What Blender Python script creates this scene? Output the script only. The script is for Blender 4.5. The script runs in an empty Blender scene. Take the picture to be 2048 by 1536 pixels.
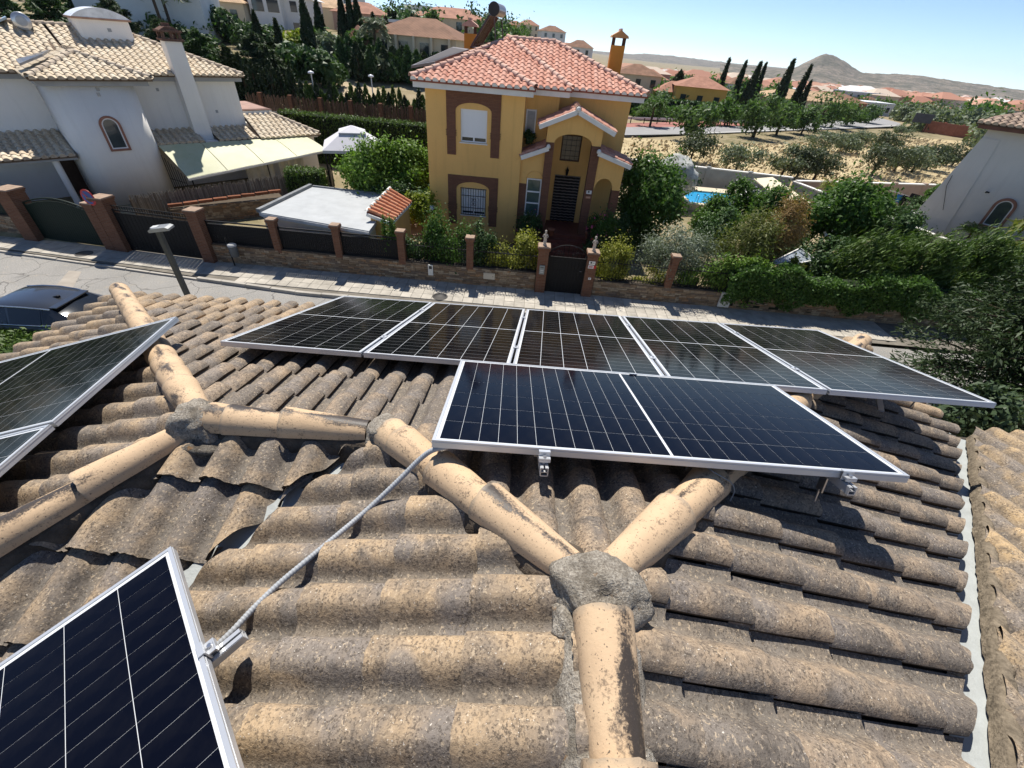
import bpy, bmesh, math, random
import numpy as np
from mathutils import Vector, Matrix
random.seed(7); RNG = np.random.default_rng(7)
SC = bpy.context.scene
COL = SC.collection

# ------------------------------------------------------------------ camera
FPX, CU, CV = 843.0, 1024.0, 768.0            # focal length and centre, in photo pixels
CAM = Vector((0.0, 0.0, 8.0))                 # 8 m above the street, standing on the roof
_n = Vector((930.0 - CU, 1808.0 - CV, FPX)).normalized()
_up = -_n
_fw = (Vector((0, 0, 1)) - _up * _up.z).normalized()
_rt = _fw.cross(_up)
RW = Matrix((_rt, _fw, _up))                  # camera frame (x right, y down, z forward) -> world
cd = bpy.data.cameras.new('camera'); cam = bpy.data.objects.new('camera', cd); COL.objects.link(cam)
cd.sensor_width = 36.0; cd.lens = 36.0 * FPX / 2048.0; cd.clip_start = 0.05; cd.clip_end = 20000
cr = RW.col[0]; cu = -RW.col[1]; cb = -RW.col[2]
cam.matrix_world = Matrix(((cr[0], cu[0], cb[0], CAM.x), (cr[1], cu[1], cb[1], CAM.y), (cr[2], cu[2], cb[2], CAM.z), (0, 0, 0, 1)))
SC.camera = cam

# ------------------------------------------------------------------ light
SUN_TO = Vector((-0.15, 0.56, 1.0)).normalized()
EL = math.asin(SUN_TO.z); ROT = math.atan2(SUN_TO.x, SUN_TO.y)
w = bpy.data.worlds.new('World'); SC.world = w; w.use_nodes = True
nt = w.node_tree; nt.nodes.clear()
wo = nt.nodes.new('ShaderNodeOutputWorld'); wb = nt.nodes.new('ShaderNodeBackground'); ws = nt.nodes.new('ShaderNodeTexSky')
ws.sky_type = 'NISHITA'; ws.sun_disc = False; ws.sun_elevation = EL; ws.sun_rotation = ROT % (2 * math.pi)
ws.altitude = 1200; ws.air_density = 0.58; ws.dust_density = 0.0; ws.ozone_density = 2.6
wb.inputs['Strength'].default_value = 0.112
nt.links.new(ws.outputs[0], wb.inputs[0]); nt.links.new(wb.outputs[0], wo.inputs[0])
sl = bpy.data.lights.new('sun', 'SUN'); so = bpy.data.objects.new('sun', sl); COL.objects.link(so)
sl.energy = 4.7; sl.angle = math.radians(0.53); sl.color = (1.0, 0.95, 0.87)
so.rotation_euler = (-SUN_TO).to_track_quat('-Z', 'Y').to_euler(); so.location = (0, 0, 60)
SC.view_settings.view_transform = 'Standard'; SC.view_settings.look = 'None'
SC.view_settings.exposure = 0.56; SC.view_settings.gamma = 1.0; SC.view_settings.use_curve_mapping = False
try:
    SC.cycles.max_bounces = 6; SC.cycles.diffuse_bounces = 4; SC.cycles.glossy_bounces = 3
    SC.cycles.transmission_bounces = 3; SC.cycles.transparent_max_bounces = 6
    SC.cycles.use_denoising = True
    SC.cycles.caustics_reflective = False; SC.cycles.caustics_refractive = False
except Exception: pass

# ------------------------------------------------------------------ where a photo pixel meets a real plane of the place
def ray(u, v): return (RW @ Vector((u - CU, v - CV, FPX))).normalized()
def atz(u, v, z=0.0):
    r = ray(u, v); return CAM + r * ((z - CAM.z) / r.z)
def aty(u, v, y):
    r = ray(u, v); return CAM + r * ((y - CAM.y) / r.y)
def atx(u, v, x):
    r = ray(u, v); return CAM + r * ((x - CAM.x) / r.x)

# ------------------------------------------------------------------ helpers
def new_obj(name, me, parent=None, loc=None, mat=None):
    o = bpy.data.objects.new(name, me); COL.objects.link(o)
    if parent is not None: o.parent = parent
    if loc is not None: o.location = loc
    if mat is not None and me is not None and not me.materials: me.materials.append(mat)
    return o
def tag(o, label=None, cat=None, group=None, kind=None):
    if label: o['label'] = label
    if cat: o['category'] = cat
    if group: o['group'] = group
    if kind: o['kind'] = kind
    return o
def empty(name, loc=(0, 0, 0), rz=0.0, label=None, cat=None, group=None):
    o = bpy.data.objects.new(name, None); COL.objects.link(o); o.location = loc; o.rotation_euler = (0, 0, rz)
    o.empty_display_size = 0.2
    return tag(o, label, cat, group)
class MB:
    """collects shapes into one mesh"""
    def __init__(s): s.v = []; s.f = []; s.smooth = []
    def add(s, vs, fs, smooth=False):
        n = len(s.v); s.v.extend([tuple(p) for p in vs])
        for f in fs: s.f.append(tuple(i + n for i in f)); s.smooth.append(smooth)
        return s
    def box(s, a, b, M=None):
        x0, y0, z0 = a; x1, y1, z1 = b
        vs = [(x0, y0, z0), (x1, y0, z0), (x1, y1, z0), (x0, y1, z0), (x0, y0, z1), (x1, y0, z1), (x1, y1, z1), (x0, y1, z1)]
        if M is not None: vs = [M @ Vector(p) for p in vs]
        return s.add(vs, [(0, 3, 2, 1), (4, 5, 6, 7), (0, 1, 5, 4), (1, 2, 6, 5), (2, 3, 7, 6), (3, 0, 4, 7)])
    def bar(s, p, q, wd, ht, up=(0, 0, 1)):
        p = Vector(p); q = Vector(q); d = (q - p); L = d.length; d.normalize()
        r = d.cross(Vector(up))
        if r.length < 1e-4: r = d.cross(Vector((1, 0, 0)))
        r.normalize(); u = r.cross(d)
        vs = []
        for c in (p, q):
            for a, b in ((-1, -1), (1, -1), (1, 1), (-1, 1)): vs.append(c + r * (a * wd / 2) + u * (b * ht / 2))
        return s.add(vs, [(0, 1, 2, 3), (7, 6, 5, 4), (0, 4, 5, 1), (1, 5, 6, 2), (2, 6, 7, 3), (3, 7, 4, 0)])
    def tube(s, pts, rad, n=8, cap=True, smooth=True):
        pts = [Vector(p) for p in pts]; m = len(pts)
        rr = rad if isinstance(rad, (list, tuple)) else [rad] * m
        vs = []; fs = []; ref = None
        for i, p in enumerate(pts):
            d = (pts[min(i + 1, m - 1)] - pts[max(i - 1, 0)]).normalized()
            if ref is None:
                ref = d.cross(Vector((0, 0, 1)))
                if ref.length < 1e-3: ref = d.cross(Vector((1, 0, 0)))
            r = (ref - d * ref.dot(d)).normalized(); ref = r; u = r.cross(d)
            for k in range(n):
                a = 2 * math.pi * k / n; vs.append(p + (r * math.cos(a) + u * math.sin(a)) * rr[i])
        for i in range(m - 1):
            for k in range(n): fs.append((i * n + k, i * n + (k + 1) % n, (i + 1) * n + (k + 1) % n, (i + 1) * n + k))
        s.add(vs, fs, smooth)
        if cap: s.add(vs[:n], [tuple(range(n))]); s.add(vs[-n:], [tuple(range(n - 1, -1, -1))])
        return s
    def prism(s, poly, axis, a, b):
        """poly of 2-D points extruded along axis 'x','y' or 'z' from a to b"""
        def P(p, t): return (t, p[0], p[1]) if axis == 'x' else ((p[0], t, p[1]) if axis == 'y' else (p[0], p[1], t))
        n = len(poly); vs = [P(p, a) for p in poly] + [P(p, b) for p in poly]
        fs = [tuple(range(n))[::-1], tuple(range(n, 2 * n))] + [(i, (i + 1) % n, n + (i + 1) % n, n + i) for i in range(n)]
        return s.add(vs, fs)
    def lathe(s, prof, c=(0, 0, 0), n=12, smooth=True):
        vs = []; fs = []; m = len(prof)
        for (r, z) in prof:
            for k in range(n):
                a = 2 * math.pi * k / n; vs.append((c[0] + r * math.cos(a), c[1] + r * math.sin(a), c[2] + z))
        for i in range(m - 1):
            for k in range(n): fs.append((i * n + k, i * n + (k + 1) % n, (i + 1) * n + (k + 1) % n, (i + 1) * n + k))
        s.add(vs, fs, smooth)
        s.add(vs[:n], [tuple(range(n))[::-1]]); s.add(vs[-n:], [tuple(range(n))]); return s
    def mesh(s, name, fixn=True):
        me = bpy.data.meshes.new(name); me.from_pydata(s.v, [], s.f)
        if fixn:
            b = bmesh.new(); b.from_mesh(me); bmesh.ops.recalc_face_normals(b, faces=b.faces); b.to_mesh(me); b.free()
        me.polygons.foreach_set('use_smooth', s.smooth); me.update(); return me
    def obj(s, name, mat, parent=None, loc=None, fixn=True):
        return new_obj(name, s.mesh(name, fixn), parent, loc, mat)
def np_mesh(name, V, Fq, smooth=False):
    """V (n,3), Fq (m,4) quads or (m,3)"""
    me = bpy.data.meshes.new(name); k = Fq.shape[1]
    me.vertices.add(len(V)); me.vertices.foreach_set('co', np.asarray(V, np.float32).ravel())
    me.loops.add(Fq.size); me.loops.foreach_set('vertex_index', Fq.astype(np.int32).ravel())
    me.polygons.add(len(Fq)); me.polygons.foreach_set('loop_start', np.arange(0, Fq.size, k, dtype=np.int32))
    me.polygons.foreach_set('loop_total', np.full(len(Fq), k, np.int32))
    if smooth: me.polygons.foreach_set('use_smooth', np.ones(len(Fq), bool))
    me.update(calc_edges=True); return me
def copy_tree(o, parent=None):
    c = o.copy(); COL.objects.link(c); c.parent = parent
    for ch in o.children: copy_tree(ch, c)
    return c

# ------------------------------------------------------------------ materials
def lin(r, g, b):
    f = lambda c: (c / 255) / 12.92 if c <= 10 else ((c / 255 + 0.055) / 1.055) ** 2.4
    return (f(r), f(g), f(b), 1)
class NM:
    def __init__(s, name):
        s.m = bpy.data.materials.new(name); s.m.use_nodes = True; s.t = s.m.node_tree; s.N = s.t.nodes
        s.b = s.N['Principled BSDF']; s.o = s.N['Material Output']
    def n(s, typ, **kw):
        x = s.N.new(typ)
        for k, v in kw.items():
            if k in x.inputs: x.inputs[k].default_value = v
            else: setattr(x, k, v)
        return x
    def l(s, a, b): s.t.links.new(a, b)
    def coord(s, kind='Object'):
        if kind == 'World': return s.n('ShaderNodeNewGeometry').outputs['Position']
        return s.n('ShaderNodeTexCoord').outputs[kind]
    def rnd(s, island=False):
        return s.n('ShaderNodeNewGeometry').outputs['Random Per Island'] if island else s.n('ShaderNodeObjectInfo').outputs['Random']
    def shifted(s, co, r):
        """object coordinates moved by a random amount so that copies differ"""
        m = s.n('ShaderNodeMath', operation='MULTIPLY'); s.l(r, m.inputs[0]); m.inputs[1].default_value = 37.0
        a = s.n('ShaderNodeVectorMath', operation='ADD'); s.l(co, a.inputs[0]); s.l(m.outputs[0], a.inputs[1]); return a.outputs[0]
    def noise(s, co, scale, detail=4, rough=0.55, dist=0.0):
        x = s.n('ShaderNodeTexNoise'); x.inputs['Scale'].default_value = scale; x.inputs['Detail'].default_value = detail
        x.inputs['Roughness'].default_value = rough; x.inputs['Distortion'].default_value = dist; s.l(co, x.inputs['Vector']); return x.outputs['Fac']
    def ramp(s, fac, stops, interp='LINEAR'):
        x = s.n('ShaderNodeValToRGB'); x.color_ramp.interpolation = interp; e = x.color_ramp.elements
        while len(e) < len(stops): e.new(0.5)
        for i, (p, c) in enumerate(stops):
            e[i].position = p; e[i].color = c if not isinstance(c, (int, float)) else (c, c, c, 1)
        s.l(fac, x.inputs[0]); return x.outputs[0]
    def mix(s, fac, a, b, mode='MIX'):
        x = s.n('ShaderNodeMix'); x.data_type = 'RGBA'; x.blend_type = mode
        for val, i in ((fac, 0), (a, 6), (b, 7)):
            if hasattr(val, 'is_linked'): s.l(val, x.inputs[i])
            else: x.inputs[i].default_value = val
        return x.outputs[2]
    def math(s, op, a, b=None, clamp=False):
        x = s.n('ShaderNodeMath', operation=op); x.use_clamp = clamp
        for val, i in ((a, 0), (b, 1)):
            if val is None: continue
            if hasattr(val, 'is_linked'): s.l(val, x.inputs[i])
            else: x.inputs[i].default_value = val
        return x.outputs[0]
    def bump(s, h, strength=0.4, dist=0.01):
        x = s.n('ShaderNodeBump'); x.inputs['Strength'].default_value = strength; x.inputs['Distance'].default_value = dist
        s.l(h, x.inputs['Height']); s.l(x.outputs[0], s.b.inputs['Normal']); return x
    def fin(s, col, rough=0.8, metallic=0.0, spec=0.3):
        if hasattr(col, 'is_linked'): s.l(col, s.b.inputs['Base Color'])
        else: s.b.inputs['Base Color'].default_value = col
        if hasattr(rough, 'is_linked'): s.l(rough, s.b.inputs['Roughness'])
        else: s.b.inputs['Roughness'].default_value = rough
        s.b.inputs['Metallic'].default_value = metallic; s.b.inputs['Specular IOR Level'].default_value = spec
        return s.m
def g(c, k): return (c[0] * k, c[1] * k, c[2] * k, 1)
def plain(name, col, rough=0.7, metallic=0.0, spec=0.3, scale=3.0, var=0.25, bump=0.0, bscale=60, rnd=0.0, island=False, world=False):
    """a surface of one colour with uneven tone, fine relief and per-copy variation"""
    m = NM(name); co = m.coord('World' if world else 'Object'); r = m.rnd(island)
    if rnd > 0 and not world: co = m.shifted(co, r)
    n1 = m.noise(co, scale, 5, 0.6); c = m.mix(m.ramp(n1, [(0.3, 0), (0.7, 1)]), g(col, 1 - var), g(col, 1 + var * 0.6))
    n2 = m.noise(co, scale * 11, 3); c = m.mix(m.math('MULTIPLY', n2, 0.35 * min(1, var * 3)), c, g(col, 0.6))
    if rnd > 0:
        k = m.math('ADD', m.math('MULTIPLY', r, rnd), 1 - rnd / 2); cc = m.n('ShaderNodeCombineColor')
        for i in range(3): m.l(k, cc.inputs[i])
        c = m.mix(1.0, c, cc.outputs[0], 'MULTIPLY')
    if bump > 0: m.bump(m.noise(co, bscale, 4), bump, 0.01)
    return m.fin(c, rough, metallic, spec)
def wall_mat(name, col, streak=0.16, patch=0.10):
    m = NM(name); co = m.coord('World'); n1 = m.noise(co, 0.7, 5, 0.6); c = m.mix(m.ramp(n1, [(0.3, 0), (0.7, 1)]), g(col, 1 - patch), g(col, 1 + patch * 0.4))
    mp = m.n('ShaderNodeMapping'); mp.inputs['Scale'].default_value = (5, 5, 0.32); m.l(co, mp.inputs[0]); n2 = m.noise(mp.outputs[0], 1.0, 5, 0.65); c = m.mix(m.ramp(n2, [(0.52, 0), (0.74, streak * 3)]), c, g((col[0] * .8, col[1] * .76, col[2] * .70), 0.72))
    n3 = m.noise(co, 3.5, 5, 0.7); c = m.mix(m.ramp(n3, [(0.60, 0), (0.72, streak * 2)]), c, g(col, 0.68)); m.bump(m.noise(co, 45, 4, 0.7), 0.35, 0.012); return m.fin(c, 0.88, 0, 0.18)
M = {}
# ================================================================== materials of the near roof
def old_tile(name, island=False, warm=0.0, age=0.0):
    m = NM(name); r = m.rnd(island); co0 = m.coord('Object'); co = m.shifted(co0, r) if not island else co0
    beige = (0.42 + warm, 0.305 + warm * .6, 0.19, 1); grey = (0.175, 0.148, 0.122, 1); smooth = (0.225, 0.195, 0.168, 1)
    big = m.noise(co, 6.0, 6, 0.68, 0.4); k = m.math('ADD', big, m.math('MULTIPLY', m.math('SUBTRACT', r, 0.5), 0.21))
    c = m.mix(m.ramp(k, [(0.36 - age, 0), (0.64 - age, 1)]), beige, grey)
    # smooth bare patches
    pt = m.noise(co, 3.4, 2, 0.4, 0.3); c = m.mix(m.ramp(pt, [(0.60, 0), (0.67, 0.8)]), c, smooth)
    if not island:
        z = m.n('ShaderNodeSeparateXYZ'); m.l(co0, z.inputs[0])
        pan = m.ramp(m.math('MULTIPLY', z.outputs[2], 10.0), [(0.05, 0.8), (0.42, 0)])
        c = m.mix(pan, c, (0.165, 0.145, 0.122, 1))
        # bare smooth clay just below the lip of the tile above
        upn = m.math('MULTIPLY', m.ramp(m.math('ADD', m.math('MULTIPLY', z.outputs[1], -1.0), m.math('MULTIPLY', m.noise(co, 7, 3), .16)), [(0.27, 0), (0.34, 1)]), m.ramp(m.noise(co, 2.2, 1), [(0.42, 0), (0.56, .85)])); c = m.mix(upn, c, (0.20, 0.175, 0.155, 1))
    # lichen and grime: black pits, pale flecks
    sp = m.noise(co, 98, 4, 0.75); sp2 = m.noise(co, 15, 4, 0.7)
    dk = m.math('MULTIPLY', m.ramp(sp, [(0.50, 0), (0.57, 1)]), m.ramp(sp2, [(0.34, 0.2), (0.56, 1)]))
    c = m.mix(m.math('MULTIPLY', dk, 0.76), c, (0.058, 0.047, 0.038, 1))
    sp3 = m.noise(co, 70, 4, 0.75, 0.5); c = m.mix(m.math('MULTIPLY', m.ramp(sp3, [(0.57, 0), (0.64, 1)]), 0.65), c, (0.56, 0.44, 0.30, 1))
    sp4 = m.noise(co, 120, 2, 0.6); c = m.mix(m.ramp(sp4, [(0.69, 0), (0.72, 0.8)]), c, (0.70, 0.64, 0.55, 1))
    bl = m.noise(co, 8, 5, 0.65); c = m.mix(m.ramp(bl, [(0.56, 0), (0.72, 0.7)]), c, (0.065, 0.056, 0.049, 1))
    h = m.math('ADD', m.math('MULTIPLY', sp, 0.7), m.math('MULTIPLY', sp2, 0.9)); m.bump(h, 0.7, 0.007)
    return m.fin(c, 0.82, 0, 0.25)
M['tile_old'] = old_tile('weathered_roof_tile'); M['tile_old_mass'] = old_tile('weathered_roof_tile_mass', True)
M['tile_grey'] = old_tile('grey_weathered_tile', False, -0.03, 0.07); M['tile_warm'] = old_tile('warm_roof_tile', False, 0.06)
def ridge_mat():
    m = NM('cream_ridge_tile'); r = m.rnd(); co0 = m.coord('Object'); co = m.shifted(co0, r)
    c = m.mix(m.ramp(m.noise(co, 5, 5, 0.6), [(0.32, 0), (0.68, 1)]), (0.62, 0.445, 0.275, 1), (0.50, 0.35, 0.215, 1)); c = m.mix(m.math('MULTIPLY', r, 0.35), c, (0.50, 0.36, 0.235, 1))
    st = m.n('ShaderNodeMapping'); st.inputs['Scale'].default_value = (8, 3.2, 8); m.l(co, st.inputs[0]); n1 = m.noise(st.outputs[0], 1.0, 6, 0.62, 0.3)
    sx = m.n('ShaderNodeSeparateXYZ'); m.l(co0, sx.inputs[0]); r2 = m.math('FRACT', m.math('MULTIPLY', r, 7.31))
    d = m.math('ABSOLUTE', m.math('SUBTRACT', sx.outputs[0], m.math('MULTIPLY', m.math('SUBTRACT', r2, 0.5), 0.10)))
    near = m.math('MULTIPLY', m.ramp(m.math('MULTIPLY', d, 10.0), [(0.0, 0.26), (0.55, 0.0)]), m.ramp(r2, [(0.15, 0.2), (0.45, 1.0)]))
    k = m.math('ADD', n1, near); sp = m.noise(co, 120, 3, 0.7)
    # grime thins out into speckle at its rim
    soft = m.ramp(m.math('ADD', k, m.math('MULTIPLY', m.math('SUBTRACT', sp, 0.5), 0.34)), [(0.60, 0), (0.72, 1)]); c = m.mix(m.math('MULTIPLY', soft, 0.94), c, (0.022, 0.020, 0.021, 1))
    fl = m.ramp(m.math('ADD', m.noise(co, 12, 4, 0.7), m.math('MULTIPLY', m.math('SUBTRACT', sp, 0.5), 0.5)), [(0.60, 0), (0.70, 0.75)]); c = m.mix(fl, c, (0.13, 0.095, 0.065, 1))
    pit = m.ramp(m.noise(co, 110, 2, 0.6), [(0.65, 0), (0.69, 0.9)]); c = m.mix(pit, c, (0.10, 0.075, 0.055, 1))
    # dust and mortar smear at the lower lip
    yl = m.ramp(m.math('ADD', sx.outputs[1], m.math('MULTIPLY', m.noise(co, 20, 3), .06)), [(0.012, 0), (0.028, 0.5)]); c = m.mix(yl, c, (0.30, 0.25, 0.19, 1))
    rg = m.ramp(soft, [(0, 0.78), (1, 0.45)]); m.bump(m.math('ADD', m.noise(co, 60, 4, 0.7), m.math('MULTIPLY', soft, .3)), 0.4, 0.004)
    return m.fin(c, rg, 0, 0.3)
M['ridge'] = ridge_mat()
def mortar_mat(name, k=1.0, rust=True):
    m = NM(name); co = m.coord('World'); n1 = m.noise(co, 130, 4, 0.75); n2 = m.noise(co, 13, 5, 0.65); n4 = m.noise(co, 38, 4, 0.7)
    c = m.ramp(n1, [(0.34, g((0.13, 0.112, 0.09), k)), (0.5, g((0.255, 0.225, 0.185), k)), (0.66, g((0.42, 0.385, 0.325), k))])
    c = m.mix(m.ramp(n2, [(0.46, 0), (0.66, 0.8)]), c, g((0.115, 0.098, 0.076), k)); c = m.mix(m.ramp(n4, [(0.56, 0), (0.68, 0.55)]), c, g((0.40, 0.36, 0.30), k))
    if rust: c = m.mix(m.ramp(m.noise(co, 16, 4, 0.6), [(0.62, 0), (0.72, 0.75)]), c, (0.25, 0.12, 0.03, 1))
    m.bump(m.math('ADD', m.math('MULTIPLY', n1, .6), m.math('MULTIPLY', n4, 1.4)), 0.9, 0.012); return m.fin(c, 0.95, 0, 0.1)
M['mortar'] = mortar_mat('roof_mortar', 1.15); M['mortar_dark'] = mortar_mat('old_mortar_bed', 0.6)
M['mortar_bed'] = plain('dark_mortar_bed', (0.115, 0.092, 0.070), 0.95, 0, 0.1, 14, 0.45, 0.9, 70, world=True)
M['flashing'] = plain('grey_flashing', (0.38, 0.40, 0.39), 0.6, 0, 0.3, 9, 0.15, 0.3, 60, world=True)
M['alu'] = plain('aluminium', (0.62, 0.63, 0.64), 0.38, 0.55, 0.5, 4, 0.06)
M['steel'] = plain('bolt_steel', (0.55, 0.55, 0.56), 0.3, 0.9, 0.5, 8, 0.1)
M['deck'] = plain('roof_underlay', (0.07, 0.06, 0.05), 0.95, 0, 0.1, 6, 0.3, world=True)
M['offwhite'] = plain('house_render', (0.62, 0.56, 0.45), 0.85, 0, 0.2, 2, 0.12, 0.3, 90, world=True)

# ================================================================== tiles on any roof slope
TILE_W, TILE_L = 0.205, 0.42
def tile_profile(wd, h, n=13):
    """one wave: hollow pan on the left, barrel with a free overhanging edge on the right (seen looking down the slope)"""
    pts = []; e = 0.030 * h / 0.066
    for k in range(n):
        t = (k / (n - 1)); t = t ** 0.92
        if t < 0.27: z = 0.010 * (1 - t / 0.27) ** 2
        else:
            q = (t - 0.27) / 0.73
            z = h * math.sin(math.pi / 2 * min(q / 0.5, 1)) ** 1.15 if q < 0.5 else e + (h - e) * math.sqrt(max(0, 1 - ((q - 0.5) / 0.5) ** 2))
        pts.append((-wd / 2 + wd * t, z + 0.001))
    return pts
def tile_mesh(name, wd, L, h, th=0.018, nl=4, n=15, wob=0.0, seed=0, rim=None):
    rg = random.Random(seed); prof = tile_profile(wd, h, n); m = len(prof)
    vs = []; fs = []
    ph = rg.uniform(0, 6)
    for j in range(nl + 1):
        y = -L + L * j / nl
        for i, (x, z) in enumerate(prof):
            ww = wob * (math.sin(ph + i * 0.9 + j * 1.7) * 0.5 + rg.uniform(-.5, .5))
            yy = y + (rg.uniform(-1, 1) * wob * 1.5 if j == nl else 0)
            # the crown drops a touch at its lower lip
            zz = z + ww - (0.005 * (z / h) if j == nl else 0)
            vs.append((x + (0.0015 * math.sin(ph * 2 + j)), yy, zz))
    for j in range(nl):
        for i in range(m - 1): fs.append((j * m + i, j * m + i + 1, (j + 1) * m + i + 1, (j + 1) * m + i))
    mb = MB(); mb.add(vs, fs, True)
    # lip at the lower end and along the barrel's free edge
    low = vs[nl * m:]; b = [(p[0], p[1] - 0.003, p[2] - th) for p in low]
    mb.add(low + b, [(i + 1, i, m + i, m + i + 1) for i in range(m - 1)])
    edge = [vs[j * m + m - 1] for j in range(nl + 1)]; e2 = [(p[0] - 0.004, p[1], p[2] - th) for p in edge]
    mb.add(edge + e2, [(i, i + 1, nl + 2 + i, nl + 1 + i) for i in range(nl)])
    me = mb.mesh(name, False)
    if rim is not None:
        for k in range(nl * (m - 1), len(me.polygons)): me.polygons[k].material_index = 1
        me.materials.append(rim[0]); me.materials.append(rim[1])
    return me
def frame_mat(o, er, ed, en):
    return Matrix(((er[0], ed[0], en[0], o[0]), (er[1], ed[1], en[1], o[1]), (er[2], ed[2], en[2], o[2]), (0, 0, 0, 1)))
def in_frame(p):
    q = RW.transposed() @ (Vector(p) - CAM)
    if q.z <= 0.05: return None
    return (CU + FPX * q.x / q.z, CV + FPX * q.y / q.z, q.z)
class Slope:
    """a roof slope: plane through P with unit 'down' in plan; tiles laid from the eave up, cut along the lines of its outline.
    clips(x, y) -> list of (point2d, inward normal2d) that hold at a tile"""
    def __init__(s, P, down, fall, tilt, clips, meshes, pitch, course, lip, h, skew=0.05):
        s.P = Vector(P); d2 = Vector((down[0], down[1])).normalized(); r2 = Vector((d2.y, -d2.x))
        s.ed = Vector((d2.x, d2.y, -fall)).normalized(); s.er = Vector((r2.x, r2.y, tilt)).normalized()
        s.en = s.er.cross(s.ed).normalized(); s.er = s.ed.cross(s.en).normalized()
        s.d2, s.r2, s.fall, s.tilt = d2, r2, fall, tilt
        s.clips, s.meshes, s.pitch, s.course, s.lip, s.h = clips, meshes, pitch, course, lip, h
    def z(s, x, y):
        v = Vector((x, y)) - s.P.xy; return s.P.z - s.fall * v.dot(s.d2) + s.tilt * v.dot(s.r2)
    def lay(s, eave, r0, r1, rows, jit=0.006, phase=0.0):
        """eave: distance along down (plan, from P) of the lowest lip; r0..r1 range across; returns list of (matrix, mesh or cut mesh)"""
        out = []; cosd = math.hypot(s.ed.x, s.ed.y); rg = random.Random(int(eave * 1000) + int(r0 * 77))
        ncol = int((r1 - r0) / s.pitch) + 1
        wd = s.meshes[0]['w'] if 'w' in s.meshes[0].keys() else 0.2
        for j in range(rows):
            de = eave - j * s.course * cosd
            for i in range(ncol):
                rr = r0 + phase + i * s.pitch
                p2 = s.P.xy + s.d2 * (de + rg.uniform(-jit, jit)) + s.r2 * (rr + rg.uniform(-jit, jit) * 0.5)
                c2 = p2 - s.d2 * (s.course * 0.5)
                cl = s.clips(c2.x, c2.y)
                L = s.meshes[0]['L']
                corners = [p2 + s.r2 * a - s.d2 * b for a in (-wd / 2, wd / 2) for b in (0, L * cosd)]
                inside = True; cut = []
                for (q, nn) in cl:
                    ds = [(c - q).dot(nn) for c in corners]
                    if max(ds) <= 0.02: inside = False; break
                    if min(ds) < 0: cut.append((q, nn))
                if not inside: continue
                o = Vector((p2.x, p2.y, s.z(p2.x, p2.y)))
                tl = s.lip / s.course + rg.uniform(-0.006, 0.006)
                e_d = (s.ed + s.en * tl).normalized(); e_n = s.er.cross(e_d).normalized()
                tw = rg.uniform(-0.012, 0.012); e_r = (s.er + e_d * tw).normalized(); e_d = e_n.cross(e_r).normalized()
                T = frame_mat(o + s.en * s.lip, e_r, e_d, e_n)
                me = s.meshes[rg.randrange(len(s.meshes))]
                out.append((T, me, cut))
        return out
def cut_mesh(me, T, cuts, name):
    b = bmesh.new(); b.from_mesh(me); Ti = T.inverted()
    for (q, nn) in cuts:
        co = Ti @ Vector((q.x, q.y, T.translation.z)); no = Ti.to_3x3() @ Vector((nn.x, nn.y, 0))
        bmesh.ops.bisect_plane(b, geom=b.verts[:] + b.edges[:] + b.faces[:], plane_co=co, plane_no=no, clear_inner=True)
    if len(b.faces) == 0: b.free(); return None
    m2 = bpy.data.meshes.new(name); b.to_mesh(m2); b.free(); 
    for mt in me.materials: m2.materials.append(mt)
    return m2
def place_tiles(slopes_tiles, thing, limit, name, mat, mass_mat, hidden=None):
    """slopes_tiles: list of (slope_part_object, tiles). the ones that show largest become parts, the rest one joined part"""
    allt = []
    for sp, tiles in slopes_tiles:
        for (T, me, cut) in tiles:
            c = T @ Vector((0, -0.2, 0.03)); f = in_frame(c); pr = -1e9
            if f and -60 < f[0] < 2110 and -60 < f[1] < 1600:
                pr = 1.0 / f[2]
                if hidden and hidden(c): pr -= 100
            elif f is None or f[0] < -900 or f[0] > 2950 or f[1] > 2500: continue
            allt.append((pr, sp, T, me, cut))
    allt.sort(key=lambda a: -a[0])
    rest = MB(); cnt = 0
    for k, (pr, sp, T, me, cut) in enumerate(allt):
        m2 = me
        if cut:
            m2 = cut_mesh(me, T, cut, name + '_cut')
            if m2 is None: continue
        if cnt < limit and pr > 0:
            o = new_obj(name, m2, sp); o.matrix_basis = T
            if not m2.materials: m2.materials.append(mat)
            cnt += 1
        else:
            vs = [T @ v.co for v in m2.vertices]; rest.add(vs, [tuple(p.vertices) for p in m2.polygons], True)
    if rest.v:
        o = rest.obj('further_' + name + 's', mass_mat, thing, fixn=False); o['kind'] = 'stuff'
    return cnt
def halfplane(p, q, keep):
    """line p-q in plan; keep: a point on the side that stays"""
    p = Vector(p); q = Vector(q); d = (q - p).normalized(); n = Vector((-d.y, d.x))
    if (Vector(keep) - p).dot(n) < 0: n = -n
    return (p, n)
def shifted_hp(hp, d): return (hp[0] + hp[1] * d, hp[1])

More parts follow.
